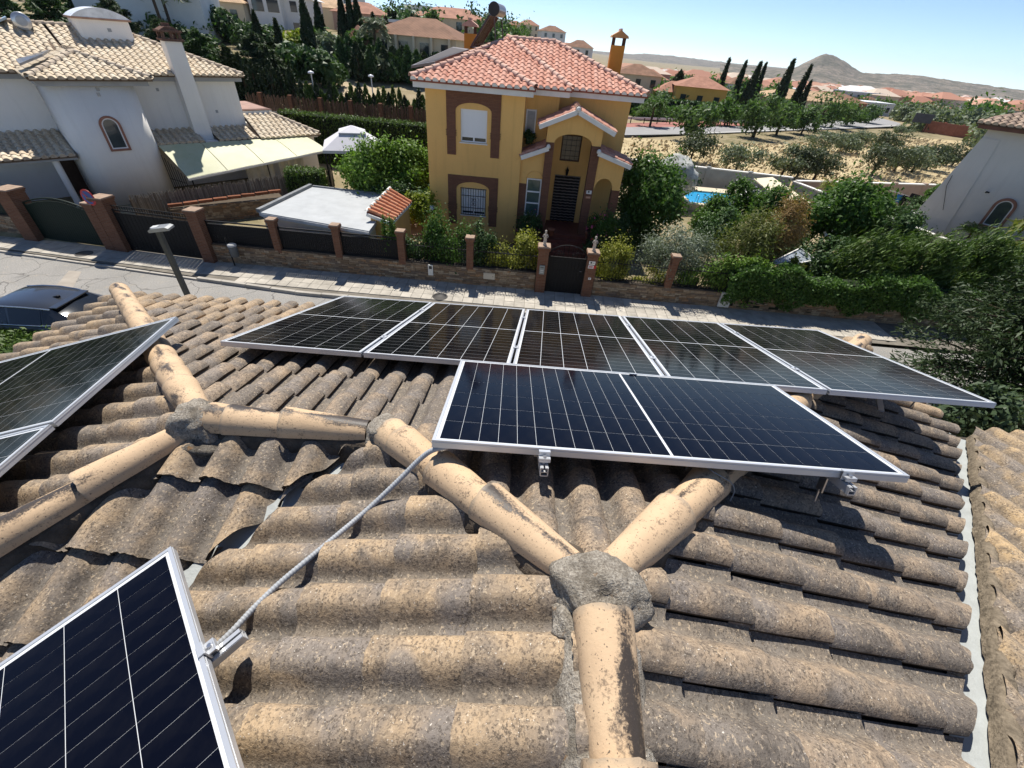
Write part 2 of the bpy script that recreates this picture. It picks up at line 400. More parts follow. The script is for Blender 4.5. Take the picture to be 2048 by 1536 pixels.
# ================================================================== the near roof
ZB = CAM.z
def F1c(x, y): return ZB - 1.084 - 0.3 * y + 0.03 * x       # height of the ridge crests over the far slope
pA = Vector((0.337, 0.670)); pB = Vector((-0.633, 1.515)); pD = Vector((-1.601, 1.505)); pAR = Vector((3.86, 4.20)); pDL = Vector((-4.60, 4.20))
zA, zB_, zD = F1c(*pA), F1c(*pB), F1c(*pD)
pDown = Vector((0.341, -1.6))                              # the ridge that runs back under the photographer
pLL = Vector((-2.95, 0.02)); zLL = None
OFF = 0.135                                                # tile bed below the ridge crests
M['rim'] = plain('dark_tile_lip', (0.075, 0.060, 0.047), 0.95, 0, 0.1, 30, 0.5, 0.5, 80)  # darker colour on the lip faces, outlines the tile joints
tile_meshes = []
for k in range(6):
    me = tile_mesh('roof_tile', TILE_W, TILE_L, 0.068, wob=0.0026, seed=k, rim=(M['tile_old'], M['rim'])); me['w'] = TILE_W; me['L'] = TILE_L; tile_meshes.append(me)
grey_meshes = []
for k in range(5):
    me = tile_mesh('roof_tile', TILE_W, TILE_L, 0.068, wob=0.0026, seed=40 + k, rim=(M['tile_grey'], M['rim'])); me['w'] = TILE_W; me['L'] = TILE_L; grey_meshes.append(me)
warm_meshes = []
for k in range(4):
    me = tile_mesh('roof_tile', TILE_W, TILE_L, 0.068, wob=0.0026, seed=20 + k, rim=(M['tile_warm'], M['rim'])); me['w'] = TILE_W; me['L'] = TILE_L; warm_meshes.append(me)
hipA_AR = halfplane(pA, pAR, (0, 4)); hipAB = halfplane(pA, pB, (0, 4)); ridBD = halfplane(pB, pD, (-1, 4)); hipD_DL = halfplane(pD, pDL, (-1.5, 4))
flip = lambda hp: (hp[0], -hp[1])
IN = 0.03
def clip1(x, y):
    c = [shifted_hp(hipA_AR, IN), shifted_hp(hipD_DL, IN)]
    c.append(shifted_hp(hipAB if x > pB.x else ridBD, IN)); return c
def clip2(x, y): return [shifted_hp(flip(hipA_AR), IN) if y > pA.y else shifted_hp(halfplane(pA, pDown, (3, 0)), IN), shifted_hp(val_R, 0.0)]
def clip3(x, y):
    c = [shifted_hp(flip(hipAB), IN + 0.02) if y > pA.y else shifted_hp(halfplane(pA, pDown, (-3, 0)), IN), shifted_hp(val_L, 0.03)]; return c
def clip4(x, y): return [shifted_hp(flip(ridBD), IN + 0.05), shifted_hp(flip(hipLL), IN), shifted_hp(flip(val_L), 0.035)]
def clip5(x, y): return [shifted_hp(flip(hipD_DL), IN) if y > pD.y else shifted_hp(hipLL, IN)]
def clipR(x, y): return [shifted_hp(flip(val_R), 0.095)]
S1 = Slope((0, 0, F1c(0, 0) - OFF), (0, 1), 0.30, 0.03, clip1, grey_meshes, 0.195, 0.335, 0.034, 0.062)
S2 = Slope((pA.x, pA.y, zA - OFF), (1, 0), 0.2726, 0.0, clip2, grey_meshes, 0.205, 0.335, 0.029, 0.062)
S3 = Slope((pA.x, pA.y, zA - OFF), (-1, 0), 0.295, 0.0, clip3, tile_meshes, 0.185, 0.325, 0.037, 0.062)
S4 = Slope((pD.x, pD.y, zD - OFF), (0, -1), 0.30, -0.02, clip4, tile_meshes, 0.205, 0.35, 0.042, 0.062)
S5 = Slope((pD.x, pD.y, zD - OFF), (-1, 0), 0.3017, 0.0, clip5, tile_meshes, 0.195, 0.335, 0.036, 0.062)
pV0 = Vector((1.60, 0.39)); pV1 = Vector((3.86, 2.80)); val_R = halfplane(pV0, pV1, (0.5, 2))
SR = Slope((1.628, 0.421, ZB - 1.747 - 0.02), (0, 1), 0.253, 0.0, clipR, warm_meshes, 0.205, 0.335, 0.026, 0.062)
pVL0 = Vector((-0.70, 1.52)); pVL1 = Vector((-1.42, 0.60)); val_L = halfplane(pVL0, pVL1, (0, 0.8))
hipLL = halfplane(pD, (-2.10, 0.86), (-3, 1.2))
house = empty('house', (0, 0, 0), 0, 'house with weathered tan and grey clay tile roof that fills the foreground', 'house')
def deck(name, S, pts, drop=0.02):
    mb = MB(); top = [(x, y, S.z(x, y) - drop) for x, y in pts]; bot = [(x, y, S.z(x, y) - drop - 0.09) for x, y in pts]; n = len(pts)
    mb.add(top + bot, [tuple(range(n)), tuple(range(2 * n - 1, n - 1, -1))] + [(i, (i + 1) % n, n + (i + 1) % n, n + i) for i in range(n)])
    return mb.obj(name, M['deck'], house)
EV1, EV2, EV5 = 4.15, 3.80, -4.74
d1 = deck('roof_slope', S1, [pA[:], (EV2, 4.12), (EV5 + .1, 4.12), pD[:], pB[:]])
d2 = deck('roof_slope', S2, [pA[:], pDown[:], (0.9, -1.6), pV0[:], pV1[:], (3.77, 4.10)])
d3 = deck('roof_slope', S3, [pA[:], pB[:], (-0.75, 1.45), pVL1[:], (-1.9, 0.0), (-1.9, -1.6), pDown[:]])
d4 = deck('roof_slope', S4, [pD[:], pB[:], (-0.75, 1.45), pVL1[:], (-1.9, 0.0), (-2.95, -0.6)])
d5 = deck('roof_slope', S5, [pD[:], (-2.95, -0.6), (EV5 + .03, -0.6), (EV5 + .03, 4.12)])
dR = deck('roof_slope', SR, [pV0[:], (0.9, -1.6), (7.5, -1.6), (7.5, 2.78), pV1[:]], 0.03)
t1 = S1.lay(EV1, -4.6, 3.8, 11, phase=0.045)
t2 = S2.lay(EV2 - pA.x, -3.6, 1.9, 12, phase=0.02)       # across = -y
t3 = S3.lay(1.95, -1.6, 1.2, 7, phase=0.075)
t4 = S4.lay(1.63, -1.3, 1.5, 6, phase=0.03)
t5 = S5.lay(pD.x - EV5, -1.6, 2.75, 11, phase=0.05)
tR = SR.lay(2.82 - 0.421, -0.6, 5.6, 13, phase=0.06)
def under_panels(c):
    if -1.75 < c.x < 2.85 and 2.75 < c.y: return True
    if c.x < -2.9 and 0.9 < c.y < 2.3: return True
    return False
n_fg = place_tiles([(d1, t1), (d2, t2), (d3, t3), (d4, t4), (d5, t5), (dR, tR)], house, 330, 'roof_tile', M['tile_old'], M['tile_old_mass'], under_panels)
# walls under the eaves
mbw = MB(); mbw.box((EV5 + .45, -1.4, 0.0), (3.35, 3.70, 5.25)); mbw.box((3.35, -1.4, 0.0), (7.2, 2.35, 5.25)); mbw.obj('wall', M['offwhite'], house)
# ---- ridge tiles, each its own piece
def ridge_mesh(name, L=0.43, r0=0.063, r1=0.092, n=12, nl=4, seed=0):
    rg = random.Random(seed); vs = []; fs = []
    for j in range(nl + 1):
        t = j / nl; r = r0 + (r1 - r0) * t; y = -L + L * t
        for k in range(n + 1):
            a = math.pi * (k / n) * 1.06 - 0.09
            vs.append((-r * math.cos(a) + rg.uniform(-1, 1) * .0008, y + (rg.uniform(-1, 1) * .004 if j == nl else 0), r * math.sin(a) * 0.98 - r0 + rg.uniform(-1, 1) * .0008))
    m = n + 1
    for j in range(nl):
        for k in range(n): fs.append((j * m + k, (j + 1) * m + k, (j + 1) * m + k + 1, j * m + k + 1))
    mb = MB(); mb.add(vs, fs, True)
    low = vs[nl * m:]; b = [(p[0] * 0.86, p[1] - 0.002, (p[2] + r0) * 0.86 - r0) for p in low]
    mb.add(low + b, [(i, i + 1, m + i + 1, m + i) for i in range(m - 1)])
    me = mb.mesh(name, True); me.materials.append(M['ridge']); return me
ridge_meshes = [ridge_mesh('ridge_tile', seed=k) for k in range(5)]
def ridge_run(p, q, exp=0.37, start=0.0, end=None, parent=house, big_low=True, lift=0.0, sc=1.0):
    """ridge tiles from p (upper) to q (lower), wide end towards q"""
    p = Vector(p); q = Vector(q); d = (q - p).normalized(); L = (q - p).length if end is None else end
    up = Vector((0, 0, 1)); r = d.cross(up).normalized(); n = r.cross(d).normalized()
    k = 0; s = start; out = []
    while s < L:
        e = min(s + 0.43, L + 0.06)
        tl = 0.062; dd = (d + n * tl).normalized() if big_low else (d - n * tl).normalized()
        nn = r.cross(dd).normalized(); tw = random.uniform(-.02, .02); rr = (r + dd * tw).normalized(); dd = nn.cross(rr).normalized()
        o = p + d * e + n * (0.012 + lift + random.uniform(-.003, .003))
        if not big_low: o = p + d * s + n * (0.012 + lift); dd = -dd; rr = -rr
        ob = new_obj('ridge_tile', ridge_meshes[random.randrange(5)], parent); ob.matrix_basis = frame_mat(o, rr, dd, nn)
        if sc != 1.0: ob.matrix_basis = ob.matrix_basis @ Matrix.Diagonal((sc, 1, sc, 1))
        k += 1; s += exp; out.append(ob)
    return out
def v3(p, z): return Vector((p.x, p.y, z))
A3, B3, D3 = v3(pA, zA), v3(pB, zB_), v3(pD, zD); AR3 = v3(pAR, F1c(*pAR)); DL3 = v3(pDL, F1c(*pDL))
DN3 = v3(pDown, zA); LLd = Vector((-0.545, -0.70)); LL3 = Vector((pD.x - 0.60 * 2.2, pD.y - 0.775 * 2.2, zD - 0.3017 * 0.60 * 2.2))
ridge_run(A3, B3, 0.31, start=0.12, end=(B3 - A3).length - 0.10)
ridge_run(A3, AR3 - Vector((0, 0, .05)), 0.37, start=0.10)
ridge_run(B3, D3, 0.29, start=0.09, end=(D3 - B3).length - 0.12)
ridge_run(D3, DL3, 0.24, start=0.10)
ridge_run(D3, LL3, 0.34, start=0.10, end=1.7)
ridge_run(A3, DN3, 0.34, start=0.10, end=1.1, big_low=False)
# ---- mortar under the ridges
def lumpy_strip(name, p, q, half, depth, mat, parent, seed=0, top=0.02, step=0.035):
    rg = random.Random(seed); p = Vector(p); q = Vector(q); d = (q - p); L = d.length; d.normalize(); r = d.cross(Vector((0, 0, 1))).normalized(); n = r.cross(d)
    m = max(2, int(L / step)); prof = [(-1.0, -1.0), (-0.86, -0.62), (-0.7, -0.15), (-0.45, 0.0), (0, 0.05), (0.45, 0.0), (0.7, -0.15), (0.86, -0.62), (1.0, -1.0)]
    vs = []; k = len(prof); w1 = w2 = 0
    for i in range(m + 1):
        w1 = w1 * 0.7 + rg.uniform(-1, 1) * 0.05; w2 = w2 * 0.7 + rg.uniform(-1, 1) * 0.05
        for (a, b) in prof:
            hw = half * (1 + (w1 if a < 0 else w2)) * abs(a) * (1 if a > 0 else -1)
            vs.append(p + d * (L * i / m) + r * (hw + rg.uniform(-1, 1) * .004) + n * (b * depth - top - 0.05 + rg.uniform(-1, 1) * 0.004))
    mb = MB(); mb.add(vs, [(i * k + j, i * k + j + 1, (i + 1) * k + j + 1, (i + 1) * k + j) for i in range(m) for j in range(k - 1)], True)
    return mb.obj(name, mat, parent)
for i, (a, b, hw) in enumerate(((A3, B3, .118), (A3, AR3, .108), (B3, D3, .125), (D3, DL3, .10), (D3, LL3, .125), (A3, DN3, .148))):
    lumpy_strip('mortar_bed', a, b, hw, 0.12, M['mortar'] if i == 5 else M['mortar_bed'], house, i)
def lump(name, c, rx, ry, rz, mat, parent, seed, rot=0.0, amp=0.17):
    rg = random.Random(seed); b = bmesh.new(); bmesh.ops.create_icosphere(b, subdivisions=4, radius=1.0)
    from mathutils import noise as mn
    for v in b.verts:
        p = v.co.copy(); k = 1 + amp * mn.noise(p * 1.6 + Vector((seed * 7.1, 0, 0))) * 2 + amp * 0.5 * mn.noise(p * 5 + Vector((seed, 3, 0))) + amp * 0.22 * mn.noise(p * 13)
        v.co = Vector((p.x * rx * k, p.y * ry * k, p.z * rz * k))
    for f in b.faces: f.smooth = True
    me = bpy.data.meshes.new(name); b.to_mesh(me); b.free(); o = new_obj(name, me, parent, c, mat); o.rotation_euler = (0, 0, rot); return o
lump('mortar_cap', A3 + Vector((0.01, -0.01, -0.078)), 0.145, 0.118, 0.092, M['mortar'], house, 1, -0.1)
lump('mortar_cap', A3 + Vector((-0.06, -0.10, -0.12)), 0.085, 0.10, 0.055, M['mortar'], house, 5, 0.0)
lump('mortar_cap', B3 + Vector((0.0, -0.01, -0.07)), 0.09, 0.11, 0.095, M['mortar'], house, 2)
lump('mortar_cap', B3 + Vector((-0.01, -0.09, -0.15)), 0.15, 0.10, 0.06, M['mortar_dark'], house, 6)
lump('mortar_cap', D3 + Vector((0.0, -0.01, -0.068)), 0.125, 0.13, 0.105, M['mortar'], house, 3)
lump('mortar_cap', D3 + Vector((0.04, -0.09, -0.14)), 0.14, 0.10, 0.075, M['mortar_dark'], house, 7)
# ---- valley flashings
def valley(name, S, p, q, half, lift, wall=None):
    mb = MB(); p = Vector(p); q = Vector(q); d = (q - p).normalized(); r = Vector((-d.y, d.x)); m = 40; vs = []
    rg = random.Random(3)
    for i in range(m + 1):
        c = p + (q - p) * (i / m)
        for a in (-half, -half * .4, half * .4, half):
            e = c + r * (a * (1 + (0.12 * rg.uniform(-1, 1) if abs(a) == half else 0))); vs.append((e.x, e.y, S.z(c.x, c.y) + lift + abs(a) * 0.25 + rg.uniform(-1, 1) * 0.0015))
    mb.add(vs, [(i * 4 + j, (i + 1) * 4 + j, (i + 1) * 4 + j + 1, i * 4 + j + 1) for i in range(m) for j in range(3)], True)
    return mb.obj(name, M['flashing'], house)
valley('valley_flashing', S2, pV0 + Vector((.03, -.03)) - (pV1 - pV0) * .5, pV1 + Vector((.03, -.03)), 0.075, -0.012)
valley('valley_flashing', S3, pVL0, pVL1 + (pVL1 - pVL0) * .5, 0.085, -0.004)
# mortar kerb where the wing's tiles start beside the valley, and the cut edge along the left valley
def along(S, p, q, z): return [Vector((*(p + (q - p) * t), S.z(*(p + (q - p) * t)) + z)) for t in (0, 1)]
o2 = Vector((0.085, -0.085)); a3, b3 = along(SR, pV0 + o2 - (pV1 - pV0) * .4, pV1 + o2, 0.105)
lumpy_strip('mortar_bed', a3, b3, 0.040, 0.06, plain('tan_mortar', (0.22, 0.18, 0.13), 0.95, 0, 0.1, 30, 0.55, 1.0, 70, world=True), house, 31, 0.0)
o2 = Vector((-0.045, 0.035)); a3, b3 = along(S4, pVL0 + o2, pVL1 + o2, 0.055)
lumpy_strip('mortar_bed', a3, b3, 0.042, 0.07, M['mortar_dark'], house, 32, 0.0)
# ================================================================== solar panels
def cell_mat(name, col, lines=False):
    m = NM(name); co = m.coord('Object'); c = col
    if lines:                                             # the thin gaps between half cells, printed across each string
        s = m.n('ShaderNodeSeparateXYZ'); m.l(co, s.inputs[0])
        f = m.math('FRACT', m.math('MULTIPLY', s.outputs[1], 1 / 0.0815)); ln = m.math('LESS_THAN', f, 0.045)
        c = m.mix(ln, col, (0.11, 0.115, 0.12, 1))
        f2 = m.math('FRACT', m.math('MULTIPLY', s.outputs[0], 1 / 0.0186)); l2 = m.math('LESS_THAN', f2, 0.06); c = m.mix(m.math('MULTIPLY', l2, 0.06), c, (0.2, 0.2, 0.21, 1))
    # faint dust on the glass
    ns = m.noise(co, 5, 5, 0.6); c = m.mix(m.ramp(ns, [(0.45, 0), (0.8, 0.018)]), c, (0.35, 0.33, 0.3, 1))
    rg = m.ramp(ns, [(0.3, 0.06), (0.8, 0.14)])
    m.fin(c, rg, 0, 0.5); m.b.inputs['IOR'].default_value = 1.15; return m.m
M['cell_blue'] = cell_mat('navy_solar_cell', (0.0022, 0.0030, 0.0075, 1)); M['cell_black'] = cell_mat('black_solar_cell', (0.0032, 0.0034, 0.0042, 1), True)
M['backsheet'] = plain('white_backsheet', (0.62, 0.64, 0.66), 0.35, 0, 0.4, 3, 0.05)
def solar_panel(label, corner, ax, ay, W, L, mode, ncx, ncy, group=None):
    """corner: lower-left outer corner of the top face; ax along the short side W, ay along the long side L; cells ncx by ncy"""
    ax = Vector(ax).normalized(); ay = Vector(ay); ay = (ay - ax * ay.dot(ax)).normalized(); an = ax.cross(ay)
    if an.z < 0: an = -an
    t = empty('solar_module', (0, 0, 0), 0, label, 'solar panel', group); t.matrix_basis = frame_mat(Vector(corner), ax, ay, an)
    fw, ft = 0.013, 0.036
    for (a, b) in (((0, 0, -ft), (W, fw, 0)), ((0, L - fw, -ft), (W, L, 0)), ((0, fw, -ft), (fw, L - fw, 0)), ((W - fw, fw, -ft), (W, L - fw, 0))):
        mb = MB(); mb.box(a, b)
        # outer rib of the extrusion
        x0, y0 = a[0], a[1]; x1, y1 = b[0], b[1]
        mb.box((x0 - .0015 if x0 == 0 else x0, y0 - .0015 if y0 == 0 else y0, -0.013), (x1 + .0015 if x1 == W else x1, y1 + .0015 if y1 == L else y1, -0.009))
        mb.obj('frame_rail', M['alu'], t)
    bs = MB(); bs.box((fw, fw, -0.010), (W - fw, L - fw, -0.004)).obj('backsheet', M['backsheet'], t)
    mx, my = 0.012, 0.016; cw = (W - 2 * fw - 2 * mx) / ncx; half = (L - 2 * fw - 2 * my - 0.012) / 2
    if mode == 'cells':
        ch = half * 2 / ncy; me = MB().box((-cw / 2 + .0011, -ch / 2 + .0007, 0), (cw / 2 - .0011, ch / 2 - .0007, 0.0006)).mesh('solar_cell'); me.materials.append(M['cell_blue'])
        for i in range(ncx):
            for j in range(ncy):
                y = fw + my + ch * (j + .5) + (0.012 if j >= ncy / 2 else 0)
                new_obj('solar_cell', me, t, (fw + mx + cw * (i + .5), y, -0.0038))
    else:
        me = MB().box((-cw / 2 + .0016, -half / 2 + .001, 0), (cw / 2 - .0016, half / 2 - .001, 0.0006)).mesh('cell_string'); me.materials.append(M['cell_black'])
        for i in range(ncx):
            for j in range(2): new_obj('cell_string', me, t, (fw + mx + cw * (i + .5), fw + my + half * (j + .5) + 0.012 * j, -0.0038))
    return t
up8 = Vector((0, 0, 8.0))
# the panel nearest the ridge, lying crosswise: long side along the ridge
pf = [Vector(p) + up8 for p in ((-0.312, 1.182, -1.317), (1.767, 1.279, -1.345), (-0.342, 2.197, -1.621))]
axf = (pf[1] - pf[0]); ayf = (pf[2] - pf[0])
front = solar_panel('navy solar panel lying crosswise in front of the row of five', pf[1], ayf, -axf, 1.05, 2.085, 'cells', 6, 24)
# the row of five, standing lengthwise down the slope
k = -1.084 + 0.062
rowL = Vector((-2.125, 2.44, 8 + k - .3 * 2.44 + .03 * -2.125)); rowR = Vector((3.17, 2.232, 8 + k - .3 * 2.232 + .03 * 3.17))
rax = (rowR - rowL); RWD = rax.length / 5 - 0.02; rax.normalize(); ray_ = Vector((0.02, 1.0, -0.312))
RLN = 1.96
which = ('leftmost', 'second from the left', 'middle one', 'fourth from the left', 'rightmost')
for i in range(5):
    solar_panel('black solar panel, %s of the row of five near the eave' % which[i], rowL + rax * (i * (RWD + .02)), rax, ray_, RWD, RLN, 'strings', 6, 24, 'row of five solar panels near the eave')
# two on the left slope
zl = lambda x, off: zD + 0.3017 * (x - pD.x) + off
def on5(x, y, off=0.10): return Vector((x, y, zl(x, off)))
c0 = on5(-2.405, 1.474); c1 = on5(-2.560, 2.640); lax = (c1 - c0); LW = lax.length; lax.normalize(); lay_ = Vector((-1, -0.14, -0.3017 * 1))
solar_panel('black solar panel on the left slope, its corner over the hip ridge tiles', c0, lax, lay_, LW, 2.08, 'strings', 6, 24, 'pair of solar panels on the left slope')
c2 = c0 - lax * (LW + 0.02)
solar_panel('black solar panel cut by the left picture edge, nearer of the left slope pair', c2, lax, lay_, LW, 2.08, 'strings', 6, 24, 'pair of solar panels on the left slope')
# one turned askew, bottom left
tb = Vector((-1.277, 0.772, -1.636)) + up8; ba = Vector((-0.640, -0.745, -0.187)).normalized(); bb = Vector((0.688, -0.701, 0.188)); bb = (bb - ba * bb.dot(ba)).normalized()
oc = tb - ba * 0.030 - bb * 0.034 + Vector((0, 0, 0.004))
solar_panel('navy solar panel set askew at the bottom left beside the flexible conduit', oc, ba, bb, 1.05, 2.085, 'cells', 6, 24)
# ---- rails, feet and clamps
def rail(name, p, q, label):
    p = Vector(p); q = Vector(q); d = (q - p).normalized(); r = d.cross(Vector((0, 0, 1))).normalized(); n = r.cross(d)
    t = empty(name, (0, 0, 0), 0, label, 'mounting rail', 'aluminium rails under the panels'); mb = MB(); h, wd = 0.036, 0.030
    for a, b, cw, chh in ((-.5, 0, .005, h), (.5, 0, .005, h), (0, -.5, wd, .005), (-.32, .5, .012, .005), (.32, .5, .012, .005), (0, 0, wd, .004)):
        mb.bar(p + r * (a * wd) + n * (b * h), q + r * (a * wd) + n * (b * h), cw, chh, n)
    mb.obj('rail_profile', M['alu'], t)
    L = (q - p).length; m = max(2, int(L / 0.9) + 1)
    for i in range(m):
        c = p + d * (0.18 + (L - 0.36) * i / (m - 1)) - n * 0.027
        fb = MB(); fb.box((-.02, -.03, -.0), (.02, .03, .006), frame_mat(c, d, r, n)); fb.box((-.02, .022, -.10), (.02, .03, 0.0), frame_mat(c, d, r, n)); fb.tube([c + r * .024 - n * .09, c + r * .024 - n * .16], .006, 6); fb.obj('roof_hook', M['steel'], t)
    return t
def end_clamp(c, out, n, along_, label):
    t = empty('end_clamp', (0, 0, 0), 0, label, 'clamp', 'clamps holding the panels'); Mx = frame_mat(c, Vector(along_).normalized(), Vector(out).normalized(), Vector(n).normalized())
    mb = MB(); mb.box((-.024, -.012, .001), (.024, .006, .006), Mx); mb.box((-.024, .003, -.036), (.024, .008, .003), Mx); mb.box((-.024, .008, -.018), (.024, .028, -.013), Mx); mb.box((-.024, .026, -.030), (.024, .031, -.013), Mx); mb.obj('bracket', M['alu'], t)
    b = MB(); b.tube([Mx @ Vector((0, .018, -.013)), Mx @ Vector((0, .018, -.005))], .0075, 8); b.tube([Mx @ Vector((0, .021, -.06)), Mx @ Vector((0, .021, -.015))], .004, 8); b.obj('bolt', M['steel'], t)
    return t
fa = axf.normalized(); fy = (ayf - fa * ayf.dot(fa)).normalized(); fn = fa.cross(fy)
for s_, nm in ((0.475, 'left'), (1.80, 'right')):
    e = pf[0] + fa * s_
    rail('mounting_rail', e - fn * 0.062 - fy * 0.055, e - fn * 0.062 + fy * 1.12, 'short aluminium rail end under the front panel, %s one' % nm)
    end_clamp(e, -fy, fn, fa, 'aluminium end clamp on the front panel near edge, %s one' % nm)
e = pf[0] + fa * 1.15 + fy * 1.05; end_clamp(e, fy, fn, fa, 'aluminium clamp on the far edge of the front panel')
rn = rax.cross(ray_).normalized(); ry = rn.cross(rax).normalized()
for s_, nm in ((0.42, 'near'), (1.50, 'far')):
    a_ = rowL + ry * s_ - rn * 0.060
    rail('mounting_rail', a_ - rax * .04, a_ + rax * (5 * (RWD + .02) + .06), 'long aluminium rail under the row of five panels, %s one' % nm)
    for i in range(1, 5):
        c = rowL + rax * (i * (RWD + .02) - .01) + ry * s_; t = empty('mid_clamp', (0, 0, 0), 0, 'small clamp in the %s gap of the row of five, %s rail' % (('first', 'second', 'third', 'fourth')[i - 1], nm), 'clamp', 'clamps holding the panels')
        Mx = frame_mat(c, rax, ry, rn); MB().box((-.022, -.03, .001), (.022, .03, .006), Mx).box((-.009, -.03, -.04), (.009, .03, .001), Mx).obj('bracket', M['alu'], t); MB().tube([Mx @ Vector((0, 0, .006)), Mx @ Vector((0, 0, .014))], .007, 8).obj('bolt', M['steel'], t)
end_clamp(oc - bb * 0 - ba * 0.0 + bb * 0.555, -ba, ba.cross(bb) if ba.cross(bb).z > 0 else bb.cross(ba), bb, 'aluminium end clamp on the right edge of the askew panel')
bn = ba.cross(bb); bn = bn if bn.z > 0 else -bn
rail('mounting_rail', oc + bb * 0.565 - bn * 0.058 - ba * 0.095, oc + bb * 0.565 - bn * 0.058 + ba * 1.1, 'aluminium rail stub beside the askew panel')
ln = lax.cross(lay_); ln = (ln if ln.z > 0 else -ln).normalized(); ly = (lay_ - lax * lay_.dot(lax)).normalized()
for s_, nm in ((0.42, 'upper'), (1.6, 'lower')):
    rail('mounting_rail', c2 + ly * s_ - ln * .06 - lax * .04, c0 + ly * s_ - ln * .06 + lax * (LW + .04), 'aluminium rail under the left slope pair, %s one' % nm)
# slanted support strut of the row's right end
q = aty(1762, 822, 2.45); MB().bar(q, q + Vector((0.09, 0.25, 0.055)), .04, .012).obj('support_strut', M['alu'], None); tag(bpy.data.objects['support_strut'], 'slanted aluminium strut under the right end of the row of five', 'strut')
# ---- flexible grey conduit from the front panel to the askew panel
def S3z(x, y): return S3.z(x, y)
cp = [(925, 888, .20), (890, 894, .215), (862, 902, .205), (836, 922, .175), (800, 958, .135), (740, 1015, .09), (680, 1066, .085), (615, 1120, .085), (560, 1166, .085), (510, 1214, .085), (465, 1262, .085), (425, 1300, .08), (392, 1330, .07), (350, 1360, .06)]
cps = []
for (u, v, h) in cp:
    r = ray(u, v); n3 = Vector((-0.295, 0, 1)); P0 = Vector((pA.x, pA.y, zA - OFF + h)); tt = (P0 - CAM).dot(n3) / r.dot(n3); cps.append(CAM + r * tt)
def spline(ps, per):
    out = []
    for i in range(len(ps) - 1):
        p0, p1, p2, p3 = ps[max(i - 1, 0)], ps[i], ps[i + 1], ps[min(i + 2, len(ps) - 1)]
        for k in range(per):
            t = k / per; out.append(0.5 * ((2 * p1) + (p2 - p0) * t + (2 * p0 - 5 * p1 + 4 * p2 - p3) * t * t + (3 * p1 - p0 - 3 * p2 + p3) * t ** 3))
    return out + [ps[-1]]
dense = spline(cps, 80); path = [dense[0]]; rad = []
for p in dense[1:]:
    if (p - path[-1]).length >= 0.0034: path.append(p)
rad = [0.0122 if i % 3 else 0.0104 for i in range(len(path))]
M['conduit'] = plain('grey_plastic_conduit', (0.36, 0.375, 0.39), 0.5, 0, 0.4, 5, 0.08)
tag(MB().tube(path, rad, 10).obj('conduit', M['conduit']), 'grey corrugated flexible conduit snaking across the near roof tiles', 'conduit')
# thin wire hooked over the ridge tiles on the right, and a stray one at the conduit
def wire(label, pts, r=0.0025):
    m_ = MB().tube(spline([Vector(p) for p in pts], 8), r, 6); tag(m_.obj('wire', plain('grey_wire', (.25, .27, .28), .5)), label, 'wire')
dd = (AR3 - A3).normalized(); rr_ = dd.cross(Vector((0, 0, 1))).normalized(); cc = A3 + dd * 0.86 + Vector((0, 0, -.078))
wire('thin grey wire hooked over the ridge tile below the front panel', [cc + rr_ * (0.112 * math.cos(a)) + Vector((0, 0, 0.112 * math.sin(a))) + dd * (0.03 * math.sin(3 * a)) for a in [math.pi * k / 8 for k in range(9)]])
# ---- small litter on the tiles
def litter(label, u, v, shape):
    r = ray(u, v); n3 = Vector((-0.295, 0, 1)); P0 = Vector((pA.x, pA.y, zA - OFF + 0.012)); c = CAM + r * ((P0 - CAM).dot(n3) / r.dot(n3))
    mb = MB()
    for (a, b, ra) in shape: mb.tube([c + Vector(a), c + (Vector(a) + Vector(b)) / 2 + Vector((0, 0, .002)), c + Vector(b)], [ra, ra * .7, ra * 1.1], 6)
    o = mb.obj('debris', plain('pale_debris', (.62, .56, .48), .8, 0, .2, 30, .3)); tag(o, label, 'debris', 'pale bits of debris on the tiles')
litter('knobbly pale bone-like bit lying left of the tile joint', 695, 1328, [((-.03, -.005, .003), (.01, .004, .006), .004), ((.01, .004, .006), (.024, .012, .01), .007), ((.012, 0, .006), (.026, .001, .008), .006)])
litter('short pale stick on the tiles right of the bone-like bit', 790, 1329, [((-.018, 0, .003), (.018, .004, .005), .0035)])
litter('small pale crumb by the tile joint', 908, 1308, [((-.008, 0, .004), (.004, .008, .008), .006), ((.006, -.004, .004), (.014, .002, .006), .005)])
# ================================================================== ground, street, pavement
def sstep(a, b, x):
    t = min(1.0, max(0.0, (x - a) / (b - a))); return t * t * (3 - 2 * t)
def lerp_tab(tab, y):
    for (a, za), (b, zb) in zip(tab, tab[1:]):
        if y <= b: return za + (zb - za) * max(0, (y - a)) / (b - a)
    return tab[-1][1]
HILL = [(0, 0), (33, 0.0), (36, 0.5), (40, 2.3), (50, 3.6), (60, 5.3), (75, 6.6), (95, 7.4), (130, 8.6), (250, 11), (500, 13), (6000, 14)]
PLAIN = [(0, 0), (95, 0.0), (130, -0.8), (200, -3.2), (300, -6.5), (600, -13), (1500, -26), (6000, -38)]
def H(x, y):
    if y < 16: return -0.06
    wl = 1 - sstep(-0.06, 0.20, (x) / max(y, 30))
    h = wl * lerp_tab(HILL, y) + (1 - wl) * lerp_tab(PLAIN, y)
    g_ = 0.30 * sstep(16.2, 16.8, y) * (1 - sstep(33, 36, y)); return h + g_ - 0.06
